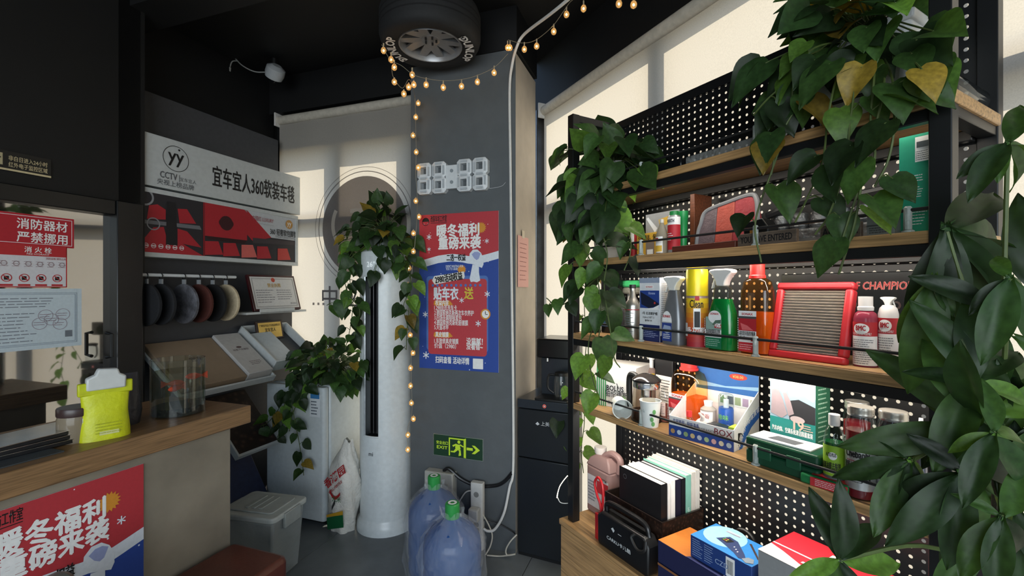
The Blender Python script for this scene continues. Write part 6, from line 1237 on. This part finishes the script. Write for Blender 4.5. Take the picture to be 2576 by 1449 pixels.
rc = wire('red_jump_lead', 'red looped jumper lead hanging beside the black jump starter', 'cable', cl, .005, plastic('#b01c22', .3))
b = MB(plastic('#a8181e', .35)); q_ = S.w(ju0-.018, 1.158, ZC)-cl[0]; b.T = Matrix.Translation(q_) @ Matrix.Rotation(S.ang, 4, 'Z'); b.box(-.011, .011, -.006, .012, 0, .10); b.build('clamp', rc, bevel=.003)
# boxes on the cabinet
def kbox(name, label, px0, px1, v0, d, z0, z1, hx, rot=0, group=None):
    a, c = S.hit(px0, 0, v0)[0], S.hit(px1, 0, v0)[0]; w = (c-a)/2
    t = thing(name, label, 'box', S, (a+c)/2, v0, z0, group, rot=rot); b = MB(ink(hx)); b.box(-w, w, 0, d, 0, z1-z0); b.build('carton', t, bevel=.0015); return t, w
t, w = kbox('navy_box', 'navy and orange flat box at the bottom of the pile on the cabinet', 1655, 1884, 1.145, .16, ZC, ZC+.074, '#1c2148')
p = MB(ink('#8a5a34')); p.rect(-w, w, .067, .074, -.001); p.build('print', t)
t, w = kbox('orange_box', 'orange topped navy box under the blue diagnostic tool box', 1655, 1882, 1.147, .155, ZC+.075, ZC+.144, '#1c2148')
p = MB(ink('#d07a2c')); p.add([(-w, .001, .0695), (w, .001, .0695), (w, .155, .0695), (-w, .155, .0695)], [(0, 1, 2, 3)]); p.m(ink('#2a2f5c')).add([(-w*.3, .0, .0702), (w, .0, .0702), (w, .05, .0702), (-w*.1, .05, .0702)], [(0, 1, 2, 3)])
vs, fs, a, c = glyphs('autop', .02); p.m(INKW).add([(w*.1-(x-a)*.03*-1, .02+z*.03, .0708) for x, z in vs], fs); p.build('lid_print', t, smooth=0)
t, w = kbox('scanner_box', 'blue box picturing a hand-held diagnostic tool', 1738, 1890, 1.163, .125, ZC+.146, ZC+.210, '#1b3a78', rot=.02)
H_ = .064; yq = H_+.0006; D_ = .125
p = MB(ink('#7fb4dc'))
def top(pts, m, k=1): p.m(m).add([(x*w, y*D_, yq+.0004*k) for x, y in pts], [tuple(range(len(pts)))])
top([(-1, 0), (1, 0), (1, 1), (-1, 1)], ink('#2f7cc0'), 0)
top([(-.35+.62*math.cos(2*PI*i/24), .62+.5*math.sin(2*PI*i/24)) for i in range(24) if True], ink('#8fc4e4')); 
top([(-.45, .38), (-.25, .70), (.05, .66), (.55, .30), (.72, .14), (.55, .06), (.3, .18), (-.2, .32)], ink('#2b3a62'), 2); top([(-.33, .44), (-.2, .62), (.0, .58), (-.1, .40)], ink('#16181c'), 3)
for i in range(6): top([(-.29+.05*(i % 3)+.0, .45+.07*(i//3)), (-.26+.05*(i % 3), .45+.07*(i//3)), (-.25+.05*(i % 3), .49+.07*(i//3)), (-.28+.05*(i % 3), .49+.07*(i//3))], ink(('#7ac04a', '#c84a4a', '#d8c84a')[i % 3]), 4)
for i in range(3): top([(.15+.1*i, .36-.06*i), (.18+.1*i, .36-.06*i), (.18+.1*i, .40-.06*i), (.15+.1*i, .40-.06*i)], INKW, 4)
top([(.62, .10), (.80, .02), (.95, .12), (.85, .28), (.7, .26)], ink('#7c8894'), 3); top([(.30, .80), (.9, .35), (.93, .38), (.34, .84)], ink('#3a2a2a'), 3)
for i in range(3): top([(-.5, .84+.04*i), (-.05, .86+.04*i), (-.05, .875+.04*i), (-.5, .855+.04*i)], ink('#e0ecf4' if i else '#c87a6a'), 4)
p.m(ink('#8fa4c8')).lines(-w*.92, -w*.55, .008, .06, 8, -.001, .3).lines(-w*.5, -w*.2, .008, .06, 8, -.001, .3).text('CZD', w*.08, .022, .02, -.001, .01, rot=0).m(INKW).rect(w*.22, w*.5, .004, .058, -.001).m(INKB)
for i in range(9): p.rect(w*(.26+.022*i), w*(.27+.022*i), .012, .05, -.0016)
p.build('print', t, smooth=0)
a, c = S.hit(1903, 0, 1.16)[0], S.hit(2190, 0, 1.16)[0]; w = (c-a)/2
t = thing('red_gift_box', 'large red and white gift box with grey side on the cabinet', 'box', S, (a+c)/2+.004, 1.16, ZC); gh = .270; gd = .17
b = MB(ink('#8a8c8c')); b.box(-w, w, 0, gd, 0, gh); b.build('carton', t, bevel=.002)
p = MB(ink('#b8202e')); D_ = gd; yq = gh+.0006
top([(-1, 0), (1, 0), (1, 1), (-1, 1)], ink('#d8d4ce'), 0); top([(-1, 1), (-1, .35), (-.7, .28), (-.2, .12), (.4, .02), (1, .0), (1, 1)][::-1], ink('#b81f2e'), 1); top([(-1, .40), (-1, .43), (1, .43), (1, .40)], INKW, 2)
for i in range(2): top([(-.1+.12*i, .62), (.0+.12*i, .62), (.0+.12*i, .80), (-.1+.12*i, .80)], INKW, 2)
for i in range(7): top([(-.3+.1*i, .20), (-.23+.1*i, .20), (-.22+.1*i, .25), (-.29+.1*i, .25)], INKW, 2); top([(-.14+.05*i, .54), (-.11+.05*i, .54), (-.105+.05*i, .58), (-.135+.05*i, .58)], INKW, 2)
p.build('lid_print', t, smooth=0)
wire('coiled_lead', 'black coiled lead standing behind the blue box against the pegboard', 'cable', [S.w(S.hit(1872, 0, 1.33)[0]+x, 1.34, ZC+.13+z) for x, z in ((-.02, -.128), (-.03, .04), (-.01, .07), (.02, .06), (.03, .02), (.03, -.128))], .006, BLACK)
# ================================================================== PLANTS
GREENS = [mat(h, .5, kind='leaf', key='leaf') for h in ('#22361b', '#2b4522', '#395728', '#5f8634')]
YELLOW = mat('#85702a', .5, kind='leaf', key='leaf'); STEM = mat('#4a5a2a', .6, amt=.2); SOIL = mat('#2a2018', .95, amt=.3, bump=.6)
def leaf_mesh(m, prof, fold, droop, twist, name='leaf'):
    prof = [(p.x, max(.003, p.y)) for p in smooth_path([(a, b, 0) for a, b in prof], 2)]; rows, cols = len(prof), 7; vs = []; fs = []
    for t, w in prof:
        for c in range(cols):
            x = (c/(cols-1)*2-1); xx = x*w; y = t-(.06*abs(x) if t < .05 else 0)
            vs.append((xx+twist*t*t*.15, y, fold*abs(xx)-droop*t*t+.015*math.sin(9*t+4*x)))
    for r in range(rows-1):
        for c in range(cols-1): a = r*cols+c; fs.append((a, a+1, a+cols+1, a+cols))
    me = bpy.data.meshes.new(name); me.from_pydata(vs, [], fs); me.materials.append(m)
    me.polygons.foreach_set('use_smooth', [True]*len(fs)); me.update(); return me
HEART = [(-.10, .20), (.0, .36), (.14, .44), (.32, .43), (.52, .34), (.72, .21), (.88, .09), (1.0, .006)]
BLADE = [(0, .02), (.12, .09), (.28, .155), (.46, .185), (.64, .175), (.80, .125), (.92, .06), (1.0, .004)]
PL = {}
def leaf_pick(shape, m, k):
    key = (shape, m.name, k)
    if key not in PL: PL[key] = leaf_mesh(m, HEART if shape == 'heart' else BLADE, (.25, .45, .1)[k], (.10, .28, .42)[k], (-1, 0, 1)[k])
    return PL[key]
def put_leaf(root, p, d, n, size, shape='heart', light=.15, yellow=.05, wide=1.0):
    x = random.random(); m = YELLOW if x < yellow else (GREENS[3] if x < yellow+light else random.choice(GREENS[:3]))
    o = bpy.data.objects.new('leaf', leaf_pick(shape, m, random.randrange(3))); COL.objects.link(o); o.parent = root
    d = Vector(d).normalized(); n = Vector(n); n = n-d*n.dot(d)
    if n.length < 1e-3: n = d.orthogonal()
    n.normalize(); xx = d.cross(n).normalized()
    M = Matrix((( xx.x*wide, d.x, n.x, 0), (xx.y*wide, d.y, n.y, 0), (xx.z*wide, d.z, n.z, 0), (0, 0, 0, 1)))
    M = Matrix.Translation(Vector(p)-root.location) @ M @ Matrix.Scale(size, 4); o.matrix_basis = M
    return o
def rv(a=1): return Vector((random.uniform(-a, a), random.uniform(-a, a), random.uniform(-a, a)))
CAMP = Vector((0, 0, CAMZ))
def vine(root, pts, size, gap, light=.15, yellow=.05, r=.0022, start=0):
    P = smooth_path(pts, 6); mb = MB(STEM); rel = root.location; mb.tube([p-rel for p in P], r, 6); acc = start; side = 1
    for a, b in zip(P, P[1:]):
        acc += (b-a).length
        if acc >= gap:
            acc = random.uniform(-.25, .1)*gap; side = -side; tgt = (CAMP-b).normalized(); t = (b-a).normalized()
            lat = t.cross(tgt); lat = lat.normalized() if lat.length > 1e-3 else Vector((1, 0, 0))
            out = (lat*side*random.uniform(.4, 1)+tgt*random.uniform(.1, .7)+Vector((0, 0, random.uniform(-.1, .5)))).normalized()
            q = b+out*random.uniform(.25, .5)*size
            mb.tube([b-rel, (b+q)/2-rel+Vector((0, 0, .008)), q-rel], r*.7, 5)
            put_leaf(root, q, out*random.uniform(.3, .8)+Vector((0, 0, -random.uniform(.5, 1.1)))+rv(.25), tgt*random.uniform(.5, 1.1)+out*.5+Vector((0, 0, .5))+rv(.35), size*random.uniform(.75, 1.25), light=light, yellow=yellow)
    return mb.build('vine', root)
def crown(root, centre, spots, size, light=.15, yellow=.05, lift=0):        # spots: where leaf bases sit
    mb = MB(STEM); rel = root.location
    for q in spots:
        q = Vector(q); out = (q-centre); out = out.normalized() if out.length > 1e-4 else Vector((0, 0, 1)); tgt = (CAMP-q).normalized()
        mid = (centre+q)/2+Vector((0, 0, .03)); mb.tube([centre-rel+rv(.015), mid-rel, q-rel], .0018, 5)
        put_leaf(root, q, out*random.uniform(.5, 1)+Vector((0, 0, -random.uniform(.1, .9)+lift))+rv(.3), tgt*random.uniform(.3, 1)+Vector((0, 0, .7))+rv(.4), size*random.uniform(.7, 1.25), light=light, yellow=yellow)
    mb.build('stems', root)
def blob_spots(fn, n, x0, x1, y0, y1, d0, d1):                                # random spots inside a picture-plane ellipse, at real depths d0..d1
    out = []
    while len(out) < n:
        a, b = random.uniform(-1, 1), random.uniform(-1, 1)
        if a*a+b*b < 1: out.append(fn((x0+x1)/2+a*(x1-x0)/2, (y0+y1)/2+b*(y1-y0)/2, random.uniform(d0, d1)))
    return out
def sp(px, py, v): u, z = S.hit(px, py, v); return S.w(u, v, z)
def rp(px, py, v): u, z = R.hit(px, py, v); return R.w(u, v, z)
def potted(name, label, loc, pot, group='trailing pothos plants'):
    t = thing(name, label, 'plant', None, *loc, group)
    m, rt, rb, h = pot
    b = MB(m); b.lathe([(0, 0), (rb, 0), (rt*.98, h*.9), (rt*1.05, h*.9), (rt*1.05, h), (rt*.95, h), (rt*.93, h*.88), (0, h*.88)], 28, cap=False); b.build('pot', t)
    b = MB(SOIL); b.lathe([(rt*.93, h*.86), (rt*.9, h*.90), (0, h*.92)], 20, cap=False); b.build('soil', t); return t
# --- on the air conditioner
acl = R.w(au, BACKV-.195, 1.745); t = potted('trailing_pothos', 'trailing pothos plant sitting on top of the tall air conditioner', acl, (plastic('#b9c0c2'), .085, .07, .11))
cc = acl+Vector((0, 0, .10))
crown(t, cc, blob_spots(rp, 120, 855, 1045, 525, 690, 2.28, 2.64)+blob_spots(rp, 8, 935, 985, 495, 545, 2.42, 2.55), .083, light=.06, yellow=.04)
A = lambda *l: [rp(x, y, v) for x, y, v in l]
vine(t, [cc]+A((900, 620, 2.40), (880, 690, 2.30), (888, 760, 2.30), (880, 830, 2.30), (868, 880, 2.32)), .082, .042)
vine(t, [cc]+A((890, 630, 2.36), (868, 700, 2.30), (880, 745, 2.28), (905, 780, 2.28), (890, 850, 2.29)), .078, .05)
vine(t, A((900, 745, 2.29), (870, 775, 2.27), (838, 762, 2.26), (822, 768, 2.26)), .09, .06)
vine(t, [cc]+A((1015, 620, 2.32), (1032, 690, 2.29), (1030, 760, 2.28), (1024, 830, 2.28), (1022, 880, 2.29)), .082, .042)
vine(t, [cc]+A((1005, 610, 2.32), (1020, 670, 2.28), (1035, 720, 2.27), (1015, 770, 2.26), (1028, 830, 2.27)), .08, .045)
# --- on the fridge
fl = R.w(R.hit(840, 900, 2.5)[0], 2.52, fz); t = potted('trailing_pothos', 'bushy pothos plant spilling over the top of the small fridge', fl, (plastic('#8d9698'), .10, .085, .10))
cc = fl+Vector((0, 0, .09))
crown(t, cc, blob_spots(rp, 170, 722, 915, 862, 985, 2.26, 2.60), .078, light=.08, yellow=.03)
vine(t, [cc]+A((770, 955, 2.30), (725, 985, 2.24), (700, 1030, 2.22), (675, 1062, 2.22), (655, 1072, 2.22)), .07, .045)
vine(t, [cc]+A((760, 965, 2.28), (735, 1000, 2.235), (742, 1060, 2.23), (752, 1110, 2.23), (760, 1160, 2.23), (764, 1196, 2.23)), .066, .042)
vine(t, [cc]+A((745, 970, 2.27), (718, 1005, 2.23), (712, 1060, 2.23), (698, 1100, 2.23)), .066, .042)
vine(t, [cc]+A((775, 970, 2.27), (755, 1000, 2.235), (735, 1045, 2.23), (728, 1085, 2.23)), .066, .042)
# --- top board, left end
pl_ = S.w(S.hit(1545, 0, 1.29)[0], 1.29, Z1); t = potted('trailing_pothos', 'pothos plant in a white pot cascading from the left end of the top board', pl_, (plastic('#cfd0cc'), .075, .06, .12))
cc = pl_+Vector((0, 0, .12))
crown(t, cc, blob_spots(sp, 80, 1400, 1650, 330, 480, 1.10, 1.36)+blob_spots(sp, 34, 1400, 1560, 430, 580, 1.08, 1.2), .10, light=.10, yellow=.01)
B = lambda *l: [sp(x, y, v) for x, y, v in l]
vine(t, [cc]+B((1500, 470, 1.13), (1462, 530, 1.11), (1470, 620, 1.10), (1500, 690, 1.10), (1512, 780, 1.10), (1505, 860, 1.10)), .09, .042, yellow=.01)
vine(t, [cc]+B((1480, 480, 1.12), (1440, 560, 1.11), (1445, 640, 1.10), (1470, 700, 1.10), (1478, 770, 1.10)), .088, .048, yellow=.01)
vine(t, [cc]+B((1520, 480, 1.13), (1510, 560, 1.10), (1528, 640, 1.10), (1520, 720, 1.09), (1535, 830, 1.09), (1545, 900, 1.09), (1560, 925, 1.09)), .08, .07, yellow=0)
vine(t, B((1500, 700, 1.10), (1455, 740, 1.09), (1405, 770, 1.10), (1375, 750, 1.11)), .06, .05, yellow=0)
vine(t, B((1500, 800, 1.10), (1480, 870, 1.09), (1490, 950, 1.09), (1510, 1005, 1.09)), .07, .06, light=.3, yellow=0)
# --- backlit strands behind the left post
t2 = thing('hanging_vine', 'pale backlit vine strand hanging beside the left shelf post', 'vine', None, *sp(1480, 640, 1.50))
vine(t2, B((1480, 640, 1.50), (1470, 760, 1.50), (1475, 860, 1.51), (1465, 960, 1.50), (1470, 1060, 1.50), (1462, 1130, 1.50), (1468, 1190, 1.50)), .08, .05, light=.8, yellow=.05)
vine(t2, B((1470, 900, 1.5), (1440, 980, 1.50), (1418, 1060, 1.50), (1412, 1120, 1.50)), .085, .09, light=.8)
# --- little pot on the second board
pl_ = S.w(S.cyl(1490, 1568, 1.27)[0], 1.27, Z2); pr_ = S.cyl(1490, 1568, 1.27)[1]
t = potted('small_pothos', 'small pothos in a white round pot at the left of the second board', pl_, (plastic('#d8d6d0'), pr_*.95, pr_*.8, .115))
cc = pl_+Vector((0, 0, .11)); crown(t, cc, blob_spots(sp, 16, 1480, 1585, 520, 600, 1.18, 1.34), .075, light=.4, yellow=.05)
vine(t, [cc]+B((1580, 590, 1.17), (1585, 640, 1.14), (1570, 680, 1.13)), .06, .05)
# --- top board, right: white planter
pl_ = S.w(S.hit(2190, 0, 1.275)[0], 1.275, Z1)
t = thing('trailing_pothos', 'large pothos in a white ribbed planter at the right of the top board', 'plant', None, *pl_, 'trailing pothos plants')
b = MB(plastic('#d6d8d8', .4)); b.T = Matrix.Rotation(S.ang, 4, 'Z'); b.loft([[(x*q, y*q, z) for x, y in ((-.105, -.08), (.105, -.08), (.105, .08), (-.105, .08))] for q, z in ((.78, 0), (1, .19))]); pot = b.build('planter', t, bevel=.012)
b = MB(plastic('#c4c7c7', .4)); b.T = Matrix.Rotation(S.ang, 4, 'Z'); b.loft([[(x*q, y*q, z) for x, y in ((-.105, -.08), (.105, -.08), (.105, .08), (-.105, .08))] for q, z in ((1.03, .185), (1.05, .205))]); b.build('planter_rim', pot, bevel=.004)
b = MB(SOIL); b.T = Matrix.Rotation(S.ang, 4, 'Z'); b.box(-.098, .098, -.074, .074, .2051, .21); b.build('soil', t)
cc = pl_+Vector((0, 0, .21))
crown(t, cc, blob_spots(sp, 52, 1990, 2320, -60, 130, 1.08, 1.38)+blob_spots(sp, 16, 1900, 2040, 120, 280, 1.08, 1.24)+blob_spots(sp, 7, 2280, 2400, 60, 180, 1.06, 1.14), .09, light=.12, yellow=.12)
for pts in (((2050, 120, 1.12), (1985, 200, 1.10), (1930, 250, 1.09), (1895, 290, 1.09)), ((2080, 150, 1.12), (2010, 260, 1.10), (1960, 350, 1.09), (1940, 440, 1.09)),
            ((2120, 160, 1.11), (2085, 280, 1.09), (2070, 400, 1.085), (2030, 500, 1.08), (2000, 560, 1.08)), ((2160, 170, 1.11), (2140, 300, 1.08), (2125, 420, 1.075), (2085, 540, 1.07), (2050, 590, 1.07)),
            ((2200, 170, 1.11), (2190, 300, 1.08), (2200, 400, 1.07), (2160, 480, 1.07), (2120, 600, 1.065), (2110, 650, 1.065)), ((2240, 180, 1.11), (2250, 300, 1.07), (2235, 400, 1.065), (2200, 470, 1.06)),
            ((2020, 150, 1.12), (1985, 300, 1.10), (1945, 420, 1.09), (1900, 560, 1.085), (1915, 660, 1.085)), ((2225, 200, 1.10), (2175, 420, 1.07), (2150, 560, 1.065), (2110, 690, 1.07))):
    vine(t, [cc, sp(*pts[0])]+[sp(*q) for q in pts[1:]], .075, .085, light=.10, yellow=.07)
# --- broad-leaved tree in the right foreground
tr = pix(2500, 1449, .66); t = thing('money_tree', 'large money tree with long dark leaves filling the right foreground', 'plant', None, tr.x+.03, tr.y-.02, 0)
b = MB(plastic('#6f6a62', .5)); b.lathe([(0, 0), (.11, 0), (.14, .26), (.15, .26), (.15, .28), (.13, .28), (.125, .25), (0, .25)], 28, cap=False); b.build('pot', t)
b = MB(SOIL); b.lathe([(.125, .248), (.12, .262), (0, .266)], 20, cap=False); b.build('soil', t)
BARK = mat('#4a4436', .8, amt=.3, bump=.4); tb = t.location.copy()
trunk = smooth_path([tb+Vector((0, 0, .25)), tb+Vector((-.01, .01, .5)), tb+Vector((-.03, .0, .8)), tb+Vector((-.03, .01, 1.05)), tb+Vector((-.02, .02, 1.25))], 5)
b = MB(BARK); b.tube([p-tb for p in trunk], .018, 10, r1=.009); b.build('trunk', t)
GREENS_SAVE = list(GREENS)
def cluster(cx, cy, Y, tips, sz=1.0):
    c = pix(cx, cy, Y); a = min(trunk, key=lambda p: (p-c).length+(1 if p.z > c.z else 0)*.05)
    m = MB(STEM); m.tube([p-tb for p in smooth_path([a, (a+c)/2+Vector((0, 0, .03)), c], 5)], .003, 6); m.build('petiole', t)
    for tx, ty, dY in tips:
        q = pix(tx, ty, Y+dY); d = q-c; put_leaf(t, c, d, (CAMP-c).normalized()*.8+Vector((random.uniform(-.3, .3), -.2, .6)), d.length*sz, 'blade', light=.06, yellow=0, wide=random.uniform(.78, .95))
cluster(2380, 575, .70, [(2330, 900, 0), (2440, 930, -.03), (2520, 830, .02), (2600, 740, .0), (2620, 600, .05), (2560, 470, .06)])
cluster(2535, 360, .66, [(2395, 432, .02), (2440, 470, -.02), (2490, 455, .0), (2600, 480, .03), (2640, 340, .04), (2600, 250, .02)])
cluster(2112, 1408, .62, [(2062, 1225, .03), (2135, 1235, -.02), (2225, 1300, .02), (2020, 1450, -.03), (2290, 1440, .0), (2190, 1540, -.04), (2080, 1560, .0)])
cluster(2455, 960, .60, [(2300, 925, .02), (2330, 740, .04), (2430, 730, .0), (2580, 850, .02), (2620, 1010, -.02), (2350, 1170, -.03), (2500, 1200, .0)])
cluster(2420, 1190, .57, [(2225, 1265, .03), (2280, 1380, -.02), (2400, 1440, -.03), (2580, 1420, .0), (2620, 1240, .03), (2300, 1080, .03), (2430, 1010, .04)])
cluster(2350, 700, .66, [(2290, 880, .02), (2320, 990, -.02), (2405, 930, .0), (2300, 730, .04), (2390, 800, -.02)])
cluster(2290, 1160, .62, [(2110, 1195, .02), (2170, 1330, -.01), (2300, 1340, -.03), (2400, 1290, .02), (2210, 1090, .03)])
cluster(2540, 700, .58, [(2420, 780, .02), (2480, 900, -.02), (2620, 900, .0), (2640, 720, .02), (2480, 620, .04)])
cluster(2520, 1300, .52, [(2380, 1440, .02), (2500, 1500, -.02), (2640, 1440, .0), (2400, 1230, .03), (2620, 1180, .02)])
cluster(2500, 1090, .54, [(2380, 1130, .02), (2420, 1260, -.02), (2600, 1250, .0), (2640, 1080, .02), (2500, 950, .03)])

for i in range(46):                      # loose inner leaflets that close the crown
    c = pix(random.uniform(2400, 2620), random.uniform(680, 1440), random.uniform(.58, .74)); a = random.uniform(0, 2*PI); d = Vector((math.cos(a)*.8, random.uniform(-.3, .3), math.sin(a)-.5))
    put_leaf(t, c, d, (CAMP-c).normalized()+rv(.5), random.uniform(.09, .15), 'blade', light=.05, yellow=0, wide=.9)
# ------------------------------------------------------------------ end
